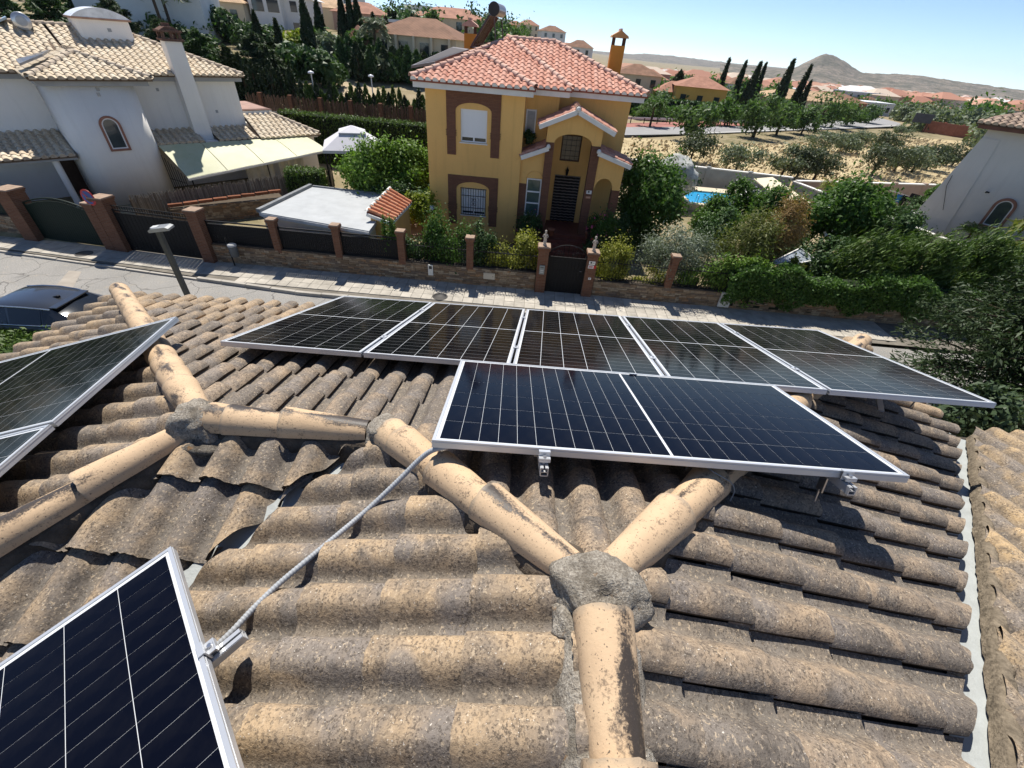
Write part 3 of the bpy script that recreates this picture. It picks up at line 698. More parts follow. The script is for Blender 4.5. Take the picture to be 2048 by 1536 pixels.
def ground_mat():
    m = NM('earth'); co = m.coord('World'); n1 = m.noise(co, 0.05, 5, 0.6); n2 = m.noise(co, 0.6, 5, 0.65); n3 = m.noise(co, 9, 4, 0.7)
    c = m.mix(m.ramp(n1, [(0.40, 0), (0.60, 1)]), (0.34, 0.27, 0.165, 1), (0.17, 0.155, 0.075, 1))
    c = m.mix(m.ramp(n2, [(0.4, 0), (0.62, 0.75)]), c, (0.41, 0.335, 0.22, 1)); c = m.mix(m.ramp(n3, [(0.4, 0.35), (0.7, 0)]), c, (0.10, 0.08, 0.045, 1))
    m.bump(n3, 0.6, 0.05); return m.fin(c, 0.95, 0, 0.1)
xs = np.unique(np.concatenate([np.linspace(-6000, -260, 26), np.linspace(-260, -70, 30), np.linspace(-70, 110, 121), np.linspace(110, 400, 40), np.linspace(400, 6000, 28)]))
ys = np.unique(np.concatenate([np.linspace(-60, 12, 10), np.linspace(12, 20, 33), np.linspace(20, 110, 91), np.linspace(110, 400, 60), np.linspace(400, 7000, 40)]))
V = np.array([(x, y, H(x, y)) for y in ys for x in xs]); nx = len(xs)
Fq = np.array([(j * nx + i, j * nx + i + 1, (j + 1) * nx + i + 1, (j + 1) * nx + i) for j in range(len(ys) - 1) for i in range(nx - 1)])
tag(new_obj('ground', np_mesh('ground', V, Fq, True), mat=ground_mat()), kind='structure')
def yw(x): return 16.07 + 0.080 * max(0, -12.6 - x)         # foot of the garden walls across the street
def yc(x): return 14.10 + 0.098 * max(0, -8.3 - x)          # kerb line
def asphalt():
    m = NM('asphalt'); co = m.coord('World'); n1 = m.noise(co, 0.35, 4, 0.6); n2 = m.noise(co, 24, 4, 0.8); n3 = m.noise(co, 3, 5, 0.65)
    c = m.mix(m.ramp(n1, [(0.35, 0), (0.65, 1)]), (0.27, 0.26, 0.24, 1), (0.34, 0.325, 0.30, 1))
    c = m.mix(m.ramp(n2, [(0.4, 0.5), (0.56, 0)]), c, (0.11, 0.105, 0.10, 1)); c = m.mix(m.ramp(n2, [(0.6, 0), (0.7, 0.4)]), c, (0.42, 0.40, 0.37, 1))
    c = m.mix(m.ramp(n3, [(0.55, 0), (0.72, 0.45)]), c, (0.37, 0.32, 0.25, 1)); cr = m.n('ShaderNodeTexVoronoi'); cr.feature = 'DISTANCE_TO_EDGE'; cr.inputs['Scale'].default_value = 0.55; wv = m.n('ShaderNodeVectorMath', operation='ADD'); nz_ = m.n('ShaderNodeTexNoise'); nz_.inputs['Scale'].default_value = 1.2; m.l(co, nz_.inputs['Vector']); m.l(co, wv.inputs[0]); m.l(nz_.outputs['Color'], wv.inputs[1]); m.l(wv.outputs[0], cr.inputs['Vector']); c = m.mix(m.ramp(cr.outputs['Distance'], [(0.004, .7), (0.014, 0)]), c, (0.08, 0.075, 0.07, 1)); oil = m.noise(co, 0.9, 4, 0.6, 0.8); c = m.mix(m.ramp(oil, [(0.64, 0), (0.70, 0.4)]), c, (0.13, 0.125, 0.12, 1)); m.bump(n2, 0.5, 0.01); return m.fin(c, 0.93, 0, 0.15)
M['asphalt'] = asphalt(); M['concrete'] = plain('pale_concrete', (0.42, 0.39, 0.34), 0.9, 0, 0.2, 1.3, 0.28, 0.4, 50, world=True)
M['slab'] = plain('paving_slab', (0.44, 0.405, 0.345), 0.88, 0, 0.2, 2.2, 0.28, 0.3, 60, 0.22)
M['grout'] = plain('paving_bed', (0.20, 0.18, 0.15), 0.95, 0, 0.1, 3, 0.3, world=True)
def strip(name, f0, f1, x0, x1, z, mat, n=30, kind='structure', th=0.0):
    vs = []; 
    for i in range(n + 1):
        x = x0 + (x1 - x0) * i / n; vs += [(x, f0(x), z), (x, f1(x), z)]
    mb = MB(); mb.add(vs, [(2 * i, 2 * i + 2, 2 * i + 3, 2 * i + 1) for i in range(n)])
    if th: mb.add([(p[0], p[1], p[2] - (th if k % 2 == 0 else 0)) for k, p in enumerate(vs)], [])
    o = mb.obj(name, mat); tag(o, kind=kind); return o
strip('road', lambda x: 9.3 + 0.06 * max(0, -8.3 - x), lambda x: yc(x) + .06, -45, 45, 0.0, M['asphalt'])
strip('near_pavement', lambda x: 7.4, lambda x: 9.32 + 0.06 * max(0, -8.3 - x), -45, 45, 0.11, M['concrete'])
# pale trench repair across the road
q4 = [atz(138, 541, .004), atz(163, 543, .004), atz(141, 584, .004), atz(103, 582, .004)]
tag(MB().add([(p.x, p.y, .004) for p in q4], [(0, 1, 2, 3)]).obj('road_patch', plain('trench_concrete', (.36, .32, .27), .9, 0, .2, 2, .2, world=True)), kind='structure')
# pavement: bed, kerb stones, slabs
pv = MB(); nseg = 60; vs = []
for i in range(nseg + 1):
    x = -30 + 60 * i / nseg; vs += [(x, yc(x) + .12, 0.10), (x, yw(x) + .1, 0.10)]
pv.add(vs, [(2 * i, 2 * i + 2, 2 * i + 3, 2 * i + 1) for i in range(nseg)]); pave = pv.obj('pavement', M['grout']); tag(pave, kind='structure')
kerb = MB().box((-.49, 0, -.05), (.49, .14, .125)).mesh('kerb_stone'); kerb.materials.append(M['concrete'])
for i in range(26):
    x = -24 + i; o = new_obj('kerb_stone', kerb, pave, (x, yc(x), random.uniform(-.012, .004) - (0.055 if -21.5 < x < -12.8 else 0)))
    o.rotation_euler = (0, 0, math.atan2(yc(x + .5) - yc(x - .5), 1) + random.uniform(-.01, .01))
slab = MB().box((-.193, -.193, 0), (.193, .193, .028)).mesh('slab'); slab.materials.append(M['slab'])
rest = MB(); cnt = 0
for i in range(98):
    for j in range(5):
        x = -24.4 + i * 0.4; y = yw(x) - 0.2 - j * 0.4; a = math.atan2(yw(x + .2) - yw(x - .2), .4)
        if y - .2 < yc(x) + .10: continue
        z = 0.097 + random.uniform(0, .006)
        if cnt < 300 and x < 6:
            o = new_obj('slab', slab, pave, (x, y, z)); o.rotation_euler = (random.uniform(-.008, .008), random.uniform(-.008, .008), a); cnt += 1
        else: rest.box((x - .193, y - .193, z), (x + .193, y + .193, z + .028))
if rest.v: tag(rest.obj('further_slabs', M['slab'], pave), kind='stuff')
# round manhole covers
for (u, v, lb) in ((168, 507, 'round iron manhole cover on the sunlit pavement'), (880, 593, 'round iron manhole cover in the shaded pavement')):
    c = atz(u, v, .13); tag(MB().lathe([(.30, 0), (.30, .008), (.26, .008), (.26, .004), (0.02, .004)], (c.x, c.y, .128), 20).obj('manhole_cover', plain('cast_iron', (.09, .085, .08), .7, .3)), lb, 'manhole cover')

# ================================================================== brick, stone and iron
def brick_mat(name, bw, bh, c1, c2, mort, axis='X', bump=0.6, scale=1.0):
    m = NM(name); co = m.coord('World'); s = m.n('ShaderNodeSeparateXYZ'); m.l(co, s.inputs[0]); cb_ = m.n('ShaderNodeCombineXYZ')
    if axis == 'X': m.l(m.math('ADD', s.outputs[0], s.outputs[1]), cb_.inputs[0])
    m.l(s.outputs[2], cb_.inputs[1])
    b = m.n('ShaderNodeTexBrick'); m.l(cb_.outputs[0], b.inputs['Vector']); b.inputs['Scale'].default_value = 1.0
    b.inputs['Brick Width'].default_value = bw; b.inputs['Row Height'].default_value = bh; b.inputs['Mortar Size'].default_value = bh * 0.11; b.inputs['Mortar Smooth'].default_value = 0.2
    b.inputs['Color1'].default_value = c1; b.inputs['Color2'].default_value = c2; b.inputs['Mortar'].default_value = mort
    n = m.noise(co, 20, 4); c = m.mix(m.math('MULTIPLY', n, 0.5), b.outputs[0], g(c1, 0.55)); inv = m.math('SUBTRACT', 1.0, b.outputs['Fac'])
    m.bump(m.math('ADD', inv, m.math('MULTIPLY', n, 0.3)), bump, 0.012); return m.fin(c, 0.9, 0, 0.15)
M['brick'] = brick_mat('pillar_brick', 0.24, 0.062, (0.15, 0.066, 0.038, 1), (0.21, 0.098, 0.058, 1), (0.19, 0.145, 0.11, 1))
M['brick_trim'] = brick_mat('brown_brick_trim', 0.24, 0.058, (0.185, 0.085, 0.055, 1), (0.24, 0.115, 0.07, 1), (0.13, 0.085, 0.06, 1))
M['iron'] = plain('black_iron', (0.010, 0.010, 0.011), 0.6, 0.0, 0.18, 4, 0.2); M['iron_green'] = plain('dark_green_iron', (0.008, 0.019, 0.014), 0.6, 0.0, 0.2, 4, 0.2)
M['stone_cap'] = plain('pillar_cap_stone', (0.36, 0.26, 0.19), 0.9, 0, 0.2, 5, 0.3, 0.4, 50)
def stone_mat():
    m = NM('ledge_stone'); r = m.rnd(); co = m.shifted(m.coord('Object'), r)
    c = m.ramp(r, [(0.0, (0.20, 0.135, 0.085, 1)), (0.2, (0.30, 0.225, 0.15, 1)), (0.45, (0.24, 0.17, 0.11, 1)), (0.62, (0.37, 0.30, 0.21, 1)), (0.78, (0.17, 0.13, 0.10, 1)), (0.9, (0.33, 0.20, 0.11, 1))], 'CONSTANT')
    c = m.mix(m.ramp(m.noise(co, 9, 4), [(0.35, 0.55), (0.65, 0)]), c, (0.11, 0.085, 0.06, 1)); m.bump(m.noise(co, 30, 4), 0.6, 0.01); return m.fin(c, 0.92, 0, 0.15)
def stone_mass_mat():
    m = NM('ledge_stone_mass'); r = m.rnd(True); co = m.coord('World')
    c = m.ramp(r, [(0.0, (0.20, 0.135, 0.085, 1)), (0.2, (0.30, 0.225, 0.15, 1)), (0.45, (0.24, 0.17, 0.11, 1)), (0.62, (0.37, 0.30, 0.21, 1)), (0.78, (0.17, 0.13, 0.10, 1)), (0.9, (0.33, 0.20, 0.11, 1))], 'CONSTANT')
    c = m.mix(m.ramp(m.noise(co, 9, 4), [(0.35, 0.55), (0.65, 0)]), c, (0.11, 0.085, 0.06, 1)); return m.fin(c, 0.92, 0, 0.15)
M['stone'] = stone_mat(); M['stone_mass'] = stone_mass_mat(); M['wall_core'] = plain('wall_core', (0.085, 0.07, 0.055), 0.95, 0, 0.1, 4, 0.3, world=True)
stone_meshes = {}
def stone_piece(L, h):
    key = (round(L, 2), round(h, 3))
    if key not in stone_meshes:
        b = bmesh.new(); bmesh.ops.create_cube(b, size=1.0)
        for v in b.verts: v.co = Vector((v.co.x * L, v.co.y * 0.06, v.co.z * h)) + Vector((random.uniform(-.006, .006), random.uniform(-.008, .008), random.uniform(-.004, .004)))
        me = bpy.data.meshes.new('stone'); b.to_mesh(me); b.free(); me.materials.append(M['stone']); stone_meshes[key] = me
    return stone_meshes[key]
def stone_wall(label, pts, z0, z1, limit=300, th=0.22, cap=True, rows=None):
    """wall through plan points; a core with ledge stones on its street face"""
    t = empty('stone_wall', (0, 0, 0), 0, label, 'wall', 'stone clad garden walls'); core = MB()
    for p, q in zip(pts, pts[1:]):
        p = Vector(p); q = Vector(q); d = (q - p).normalized(); n = Vector((d.y, -d.x)); mid = (p + q) / 2 - n * (th / 2 + .02); L = (q - p).length; a = math.atan2(d.y, d.x)
        core.box((-L / 2, -th / 2, z0 - .1), (L / 2, th / 2, z1 - .012), Matrix.Translation((mid.x, mid.y, 0)) @ Matrix.Rotation(a, 4, 'Z'))
        if cap: core.box((-L / 2, -th / 2 - .045, z1 - .010), (L / 2, th / 2 + .02, z1 + .03), Matrix.Translation((mid.x, mid.y, 0)) @ Matrix.Rotation(a, 4, 'Z'))
    core.obj('wall_core', M['wall_core'] if not cap else M['wall_core'], t)
    items = []
    for p, q in zip(pts, pts[1:]):
        p = Vector(p); q = Vector(q); d = (q - p).normalized(); n = Vector((d.y, -d.x)); L = (q - p).length; a = math.atan2(d.y, d.x); z = z0
        while z < z1 - .03:
            h = min(random.choice((.055, .065, .075, .085, .1)), z1 - z); s = 0.0
            while s < L - .02:
                l = min(random.choice((.14, .2, .26, .32, .38, .44)), L - s)
                c = p + d * (s + l / 2) + n * random.uniform(-.004, .022); items.append((c.x, c.y, z + h / 2, a, l - .008, h - .007)); s += l
            z += h
    mass = MB(); sel = sorted(items, key=lambda it: (it[0]) ** 2 + it[1] ** 2)
    for k, (x, y, z, a, l, h) in enumerate(sel):
        me = stone_piece(l, h)
        if k < limit:
            o = new_obj('stone', me, t, (x, y, z)); o.rotation_euler = (0, 0, a)
        else:
            Mx = Matrix.Translation((x, y, z)) @ Matrix.Rotation(a, 4, 'Z'); mass.add([Mx @ v.co for v in me.vertices], [tuple(p.vertices) for p in me.polygons])
    if mass.v: tag(mass.obj('further_stones', M['stone_mass'], t), kind='stuff')
    return t
def pillar(label, x, y, wd, z0, z1, rz=0.0, group='brick pillars of the garden fronts', statue=False):
    t = empty('brick_pillar', (x, y, z0), rz, label, 'pillar', group); mb = MB(); h = z1 - z0; w2 = wd / 2
    mb.box((-w2, -w2, 0), (w2, w2, h - .17)); mb.obj('shaft', M['brick'], t)
    c = MB(); c.box((-w2 - .025, -w2 - .025, h - .17), (w2 + .025, w2 + .025, h - .11)); c.box((-w2 - .05, -w2 - .05, h - .11), (w2 + .05, w2 + .05, h - .05)); c.obj('brick_corbel', M['brick'], t)
    MB().box((-w2 - .035, -w2 - .035, h - .05), (w2 + .035, w2 + .035, h)).obj('cap', M['stone_cap'], t); return t
# the low stone walls
stone_wall('low stone clad wall from the black drive gate to the pedestrian gate', [(-12.55, yw(-12.55)), (0.55, 16.07)], 0.12, 0.86)
stone_wall('low stone clad wall right of the pedestrian gate, under the ivy', [(2.92, 16.07), (17.5, 16.0)], 0.10, 0.76)
stone_wall('short stone clad wall at the far left beyond the green gate', [(-27, yw(-27)), (-20.95, yw(-20.95))], 0.12, 0.95, 90)
PW = 0.46
pillar('wide brick pillar left of the arched green gate', -20.62, yw(-20.6), 0.62, .1, 2.15, -.08)
pillar('shorter brick pillar just right of the arched green gate', -17.12, yw(-17.1) - .02, 0.42, .1, 2.0, -.08)
pillar('taller brick pillar behind the round no parking sign', -16.62, yw(-16.6) + .02, 0.52, .1, 2.25, -.08)
pillar('brick pillar right of the black sliding drive gate', -12.80, yw(-12.8), 0.44, .1, 2.20, -.04)
for (x, lb) in ((-9.86, 'slim brick fence pillar, first right of the black drive gate'), (-7.39, 'slim brick fence pillar, second right of the black drive gate'), (-4.84, 'slim brick fence pillar in front of the tiled garden hut'), (-2.12, 'slim brick fence pillar half hidden between the bushes'), (5.90, 'slim brick fence pillar beside the silvery olive bush')):
    pillar(lb, x, 16.16, 0.27, .75, 2.08)
def statue(x, y, z, label):
    t = empty('statuette', (x, y, z), 0, label, 'statuette', 'stone statuettes on the gate pillars'); mm = plain('statue_stone', (.55, .48, .40), .85, 0, .2, 14, .3)
    MB().box((-.07, -.07, 0), (.07, .07, .05)).lathe([(.06, .05), (.05, .09), (.075, .12), (.055, .15)], n=10).obj('base', mm, t)
    b = MB(); b.lathe([(.05, .15), (.062, .20), (.058, .26), (.045, .31), (.062, .36), (.066, .40), (.03, .43), (.02, .45), (.037, .475), (.045, .51), (.037, .55), (.01, .57)], n=10)
    b.tube([(.055, 0, .40), (.10, -.03, .33), (.045, -.07, .30)], [.02, .018, .014], 6); b.tube([(-.055, 0, .40), (-.10, -.03, .33), (-.045, -.07, .30)], [.02, .018, .014], 6); b.obj('figure', mm, t)
pillar('brick gate pillar with statuette, left of the pedestrian gate', 0.77, 16.07, 0.40, .1, 2.04); statue(0.77, 16.07, 2.04, 'pale stone statuette on the pillar left of the pedestrian gate')
pillar('brick gate pillar with red and white notices, right of the pedestrian gate', 2.68, 16.07, 0.40, .1, 1.98); statue(2.68, 16.07, 1.98, 'pale stone statuette on the pillar right of the pedestrian gate')
# ---- gates and fence panels, slat by slat
def slat_gate(name, label, cat, p, q, z0, ztop, pitch, wd, mat, arch=0.0, spikes=False, group=None, rails=(0.12, 0.55)):
    p = Vector(p); q = Vector(q); d = (q - p); L = d.length; d.normalize(); a = math.atan2(d.y, d.x)
    t = empty(name, (p.x, p.y, z0), a, label, cat, group); h = ztop - z0; top = lambda s: h + arch * math.sin(math.pi * s / L)
    fr = MB(); n = 18
    for i in range(n): fr.bar((L * i / n, 0, top(L * i / n)), (L * (i + 1) / n, 0, top(L * (i + 1) / n)), .05, .05)
    fr.bar((0, 0, .05), (L, 0, .05), .05, .06); fr.bar((.025, 0, .0), (.025, 0, h), .05, .05, (0, 1, 0)); fr.bar((L - .025, 0, 0), (L - .025, 0, h), .05, .05, (0, 1, 0))
    for k in rails: fr.bar((0, .022, h * k), (L, .022, h * k), .02, .04)
    fr.obj('gate_frame', mat, t); m = int(L / pitch); cache = {}
    for i in range(m):
        s = (i + .5) * L / m; hh = round(top(s) - .10, 2)
        if hh not in cache:
            mb = MB(); mb.box((-wd / 2, -.012, .06), (wd / 2, .010, hh)); cache[hh] = mb.mesh('slat'); cache[hh].materials.append(mat)
        new_obj('slat', cache[hh], t, (s, 0, 0))
    if spikes:
        for i in range(int(L / .115)):
            mb = None
        sp = MB().box((-.012, -.008, h), (.012, .008, h + .13)).add([(-.02, 0, h + .13), (.02, 0, h + .13), (0, 0, h + .18)], [(0, 1, 2)]).mesh('spike'); sp.materials.append(mat)
        for i in range(int(L / .105)): new_obj('spike', sp, t, (.05 + i * .105, 0, 0))
        MB().bar((0, 0, h + .16), (L, 0, h + .16), .03, .03).obj('top_rail', mat, t)
    return t
slat_gate('drive_gate', 'dark green metal drive gate with arched top, far left', 'gate', (-20.30, yw(-20.3)), (-17.34, yw(-17.34)), .14, 1.62, .105, .095, M['iron_green'], arch=.30)
slat_gate('drive_gate', 'black metal sliding drive gate with a comb of spikes on top', 'gate', (-16.35, yw(-16.35)), (-13.03, yw(-13.03)), .14, 1.78, .165, .150, M['iron'], spikes=True)
slat_gate('fence_panel', 'dark green fence panel on the short wall at the far left', 'fence', (-26.9, yw(-26.9) + .1), (-20.95, yw(-20.95) + .1), .96, 1.72, .11, .10, M['iron_green'], group='metal fence panels on the walls')
FP = [(-12.57, -10.0, 'black slatted fence panel behind the litter bin'), (-9.72, -7.53, 'black slatted fence panel in front of the flat grey roof'), (-7.25, -4.98, 'black slatted fence panel left of the tiled garden hut')]
for (a, b, lb) in FP: slat_gate('fence_panel', lb, 'fence', (a, 16.18), (b, 16.18), .88, 1.74, .085, .076, M['iron'], group='metal fence panels on the walls', rails=(.2, .86))
def railing(label, a, b, y, z0, z1, pitch=.115):
    t = empty('railing', (a, y, z0), 0, label, 'railing', 'open black railings on the walls'); L = b - a; h = z1 - z0
    MB().bar((0, 0, .08), (L, 0, .08), .03, .03).bar((0, 0, h - .1), (L, 0, h - .1), .03, .03).obj('rails', M['iron'], t)
    me = MB().tube([(0, 0, 0), (0, 0, h)], .009, 6).lathe([(.009, h), (.02, h + .03), (.002, h + .09)], n=6).mesh('bar'); me.materials.append(M['iron'])
    for i in range(int(L / pitch)): new_obj('bar', me, t, ((i + .5) * pitch, 0, 0))
for (a, b, lb) in ((-4.70, -2.27, 'open black railing behind the tall green bush'), (-1.97, 0.56, 'open black railing behind the yellow green bushes'), (2.90, 5.75, 'open black railing right of the pedestrian gate'), (6.05, 8.6, 'open black railing between slim pillar and ivy')):
    railing(lb, a, b, 16.16, .80, 1.62)
# pedestrian gate
pg = empty('pedestrian_gate', (0.98, 16.07, .12), 0, 'black iron pedestrian gate with a scrolled arch, between the statuette pillars', 'gate'); L = 1.50
f = MB(); f.bar((0, 0, .03), (L, 0, .03), .045, .06).bar((0, 0, 1.48), (L, 0, 1.48), .05, .05).bar((0, 0, .95), (L, 0, .95), .04, .05)
for x in (.02, L - .02): f.bar((x, 0, 0), (x, 0, 1.5), .05, .05, (0, 1, 0))
arc = [(L / 2 - L / 2 * math.cos(math.pi * k / 20), 0, 1.48 + .50 * math.sin(math.pi * k / 20)) for k in range(21)]; f.tube(arc, .020, 6); f.obj('gate_frame', M['iron'], pg)
me = MB().box((-.058, -.012, .05), (.058, .012, 1.46)).mesh('slat'); me.materials.append(M['iron'])
for i in range(11): new_obj('slat', me, pg, (.085 + i * .133, 0, 0))
MB().box((.03, .013, .04), (L - .03, .017, 1.46)).obj('back_sheet', M['iron'], pg)
sc = MB()
for k in range(1, 8):
    x = L * k / 8; zt = 1.48 + .5 * math.sin(math.acos(1 - 2 * x / L)); sc.tube([(x, 0, 1.5), (x + .02 * (4 - k), 0, (1.5 + zt) / 2), (x, 0, zt)], .009, 6)
for sgn in (-1, 1):
    for (cx, cz, r0) in ((.36, 1.66, .11), (.20, 1.60, .07)):
        sc.tube([(L / 2 + sgn * cx + r0 * (1 - t / 22) * math.cos(t * .55) * sgn, -.01, cz + r0 * (1 - t / 22) * math.sin(t * .55)) for t in range(18)], .009, 5)
sc.obj('scrollwork', M['iron'], pg); MB().tube([(1.38, -.03, 1.0), (1.38, -.07, 1.0), (1.30, -.07, 1.0)], .012, 6).obj('handle', M['steel'], pg)
MB().box((-.02, -.06, -.03), (L + .02, .08, 0)).obj('sill', M['stone_cap'], pg)
# ---- notices, boxes, bin, sign
def plate(name, label, cat, x, y, z, wd, h, col, group=None, marks=None, dep=.012):
    t = empty(name, (x, y, z), 0, label, cat, group); MB().box((-wd / 2, -dep, -h / 2), (wd / 2, 0, h / 2)).obj('panel', plain(name + '_face', col, .5, 0, .4, 6, .06), t)
    for (nm, c, x0, z0, x1, z1) in (marks or []): MB().box((x0 * wd, -dep - .003, z0 * h), (x1 * wd, -dep, z1 * h)).obj(nm, plain(name + '_' + nm, c, .5), t)
    return t
yp = 16.07 - .20
plate('alarm_sign', 'white alarm notice on the right gate pillar', 'sign', 2.68, yp, 1.57, .24, .13, (.75, .74, .70), marks=[('emblem', (.03, .03, .03), -.28, -.2, -.02, .35), ('text_line', (.1, .1, .1), .05, -.05, .4, .1)])
plate('alarm_sign', 'white and red notice under the white one on the right gate pillar', 'sign', 2.70, yp, 1.41, .30, .13, (.72, .70, .68), marks=[('red_band', (.55, .03, .03), .22, -.5, .5, .5), ('text_line', (.5, .05, .05), -.42, .05, .1, .25), ('text_line', (.3, .1, .1), -.42, -.3, .1, -.12)])
plate('doorbell', 'small white doorbell on the right gate pillar', 'doorbell', 2.70, yp, .92, .11, .09, (.7, .7, .68), marks=[('button', (.15, .15, .15), -.2, -.2, .2, .2)])
plate('letter_box', 'grey green letter box plate on the left gate pillar', 'letter box', .77, yp, 1.12, .20, .36, (.23, .25, .24), marks=[('slot', (.03, .03, .03), -.35, .25, .35, .32), ('text_line', (.5, .5, .48), -.3, -.1, .3, 0), ('text_line', (.5, .5, .48), -.3, -.3, .3, -.2)], dep=.05)
yb = 16.07 - .06
plate('meter_box', 'tall white plastic meter box on the stone wall under the bush', 'meter box', -3.70, yb, .62, .20, .44, (.62, .62, .58), marks=[('window', (.05, .05, .05), -.3, .12, .3, .4), ('seam', (.35, .35, .33), -.5, .02, .5, .035)], dep=.04)
plate('meter_cover', 'cream square meter cover set in the stone wall', 'meter box', -1.32, yb, .58, .46, .26, (.50, .45, .36), marks=[('seam', (.28, .25, .2), -.44, .38, .44, .41), ('lock', (.1, .1, .1), .3, -.06, .36, .06)], dep=.03)
eb = plate('electric_cabinet', 'white slanted electric cabinet leaning on the stone wall at right', 'cabinet', 8.30, yb - .04, .52, .44, .62, (.60, .59, .55), marks=[('door', (.66, .65, .61), -.42, -.42, .42, .42), ('text_line', (.15, .15, .15), -.15, -.05, .2, 0), ('lock', (.1, .1, .1), -.3, .08, -.22, .16)], dep=.10)
plate('wall_hatch', 'grey metal hatch in the short stone wall at far left', 'hatch', -23.3, yw(-23.3) - .08, .52, .62, .42, (.12, .13, .13), dep=.03).rotation_euler = (0, 0, -.08)
bin_ = empty('litter_bin', (-11.72, 15.80, .12), 0, 'dark grey litter bin on a post by the stone wall', 'bin'); MB().tube([(0, .0, 0), (0, 0, 1.15)], .025, 8).obj('post', M['iron'], bin_)
MB().lathe([(.13, .42), (.15, .44), (.165, .85), (.165, .87)], (.17, 0, 0), 14).obj('bucket', plain('bin_grey', (.10, .11, .12), .6), bin_); MB().lathe([(.172, .85), (.172, .90), (.12, .93)], (.17, 0, 0), 14).obj('rim', plain('bin_rim', (.45, .45, .44), .5), bin_)
sg = empty('no_parking_sign', (-16.86, 16.20, .12), -.15, 'round blue and red no parking sign on a grey pole at the brick pillars', 'sign')
MB().tube([(0, 0, 0), (0, 0, 2.28)], .028, 8).obj('pole', plain('galvanised', (.42, .43, .43), .5, .5), sg)
dk = MB(); n = 28; red = plain('sign_red', (.50, .03, .035), .45); blu = plain('sign_blue', (.035, .10, .33), .45)
def disc(r, y0, y1, n=28): 
    b = MB(); vs = [(r * math.cos(2 * math.pi * k / n), y0, 2.12 + r * math.sin(2 * math.pi * k / n)) for k in range(n)]; vs2 = [(p[0], y1, p[2]) for p in vs]
    return b.add(vs + vs2, [tuple(range(n)), tuple(range(2 * n - 1, n - 1, -1))] + [(k, (k + 1) % n, n + (k + 1) % n, n + k) for k in range(n)])
disc(.30, -.045, -.032).obj('rim', red, sg); disc(.235, -.050, -.044).obj('face', blu, sg)
MB().box((-.235, -.0545, -.03), (.235, -.049, .03), Matrix.Translation((0, 0, 2.12)) @ Matrix.Rotation(math.radians(45), 4, 'Y')).obj('bar', red, sg)
# ---- street lamp on the near pavement
lp = empty('street_lamp', (-8.98, 9.32, .10), 0, 'dark grey street lamp with a flat head, rising past the roof edge', 'street lamp')
hd = aty(315, 458, 9.32); lp.location = (hd.x - .0, 9.32, .1); hz = hd.z - .1
lm = plain('lamp_post_paint', (.075, .08, .08), .5, .3); MB().box((-.10, -.10, 0), (.10, .10, .02)).obj('base_plate', lm, lp)
MB().bar((0, 0, 0), (0, 0, hz - .05), .10, .10, (0, 1, 0)).obj('post', lm, lp)
hb = MB(); hb.prism([(-.14, -.03), (.30, -.03), (.30, .015), (.24, .05), (-.06, .05), (-.14, .02)], 'y', -.14, .14); h_ = hb.obj('lamp_head', plain('lamp_grey', (.30, .31, .31), .45, .4), lp, (0, 0, hz)); h_.rotation_euler = (0, math.radians(-8), math.radians(12))
MB().box((0.0, -.11, -.036), (.27, .11, -.0305)).obj('lens', plain('lamp_lens', (.5, .52, .5), .15), h_)
MB().box((-.10, -.08, .05), (.04, .08, .062)).obj('top_plate', plain('lamp_top', (.62, .63, .62), .5), h_)
# ================================================================== generic house pieces
def tile_mat(name, c1, c2, dark, island=False, cscale=8):
    m = NM(name); r = m.rnd(island); co = m.coord('Object') if island else m.shifted(m.coord('Object'), r)
    c = m.mix(r, c1, c2); c = m.mix(m.ramp(m.noise(co, cscale, 4, 0.6), [(0.45, 0), (0.72, 0.65)]), c, dark)
    c = m.mix(m.ramp(m.noise(co, 40, 3, 0.7), [(0.55, 0), (0.68, 0.4)]), c, g(dark, 0.7)); m.bump(m.noise(co, 30, 3), 0.25, 0.008); return m.fin(c, 0.8, 0, 0.2)
M['red_tile'] = tile_mat('red_clay_tile', (0.53, 0.245, 0.17, 1), (0.64, 0.365, 0.275, 1), (0.31, 0.135, 0.10, 1)); M['red_mass'] = tile_mat('red_clay_tile_mass', (0.53, 0.245, 0.17, 1), (0.64, 0.365, 0.275, 1), (0.31, 0.135, 0.10, 1), True)
M['cream_tile'] = tile_mat('cream_clay_tile', (0.60, 0.49, 0.35, 1), (0.70, 0.61, 0.47, 1), (0.36, 0.27, 0.18, 1)); M['cream_mass'] = tile_mat('cream_clay_tile_mass', (0.60, 0.49, 0.35, 1), (0.70, 0.61, 0.47, 1), (0.36, 0.27, 0.18, 1), True)
M['ridge_red'] = tile_mat('red_ridge_tile', (0.62, 0.38, 0.29, 1), (0.70, 0.48, 0.38, 1), (0.40, 0.21, 0.16, 1)); M['ridge_cream'] = tile_mat('cream_ridge', (0.50, 0.41, 0.31, 1), (0.6, 0.5, 0.38, 1), (0.25, 0.18, 0.13, 1))
M['white_paint'] = plain('white_trim', (0.74, 0.72, 0.67), 0.7, 0, 0.3, 3, 0.08, 0.1, 60, world=True); M['white_wall'] = wall_mat('white_render', (0.86, 0.825, 0.765), 0.045, 0.05)
M['pvc'] = plain('white_pvc', (0.78, 0.79, 0.80), 0.35, 0, 0.4, 3, 0.04); M['yellow'] = wall_mat('yellow_render', (0.78, 0.475, 0.165), 0.10, 0.08)
M['orange'] = plain('orange_render', (0.66, 0.30, 0.055), 0.85, 0, 0.2, 1.5, 0.12, 0.25, 55, world=True); M['glass'] = plain('window_glass', (0.025, 0.035, 0.04), 0.06, 0, 0.6, 2, 0.1); M['dark_wood'] = plain('dark_wood', (0.075, 0.042, 0.024), 0.6, 0, 0.3, 5, 0.3)
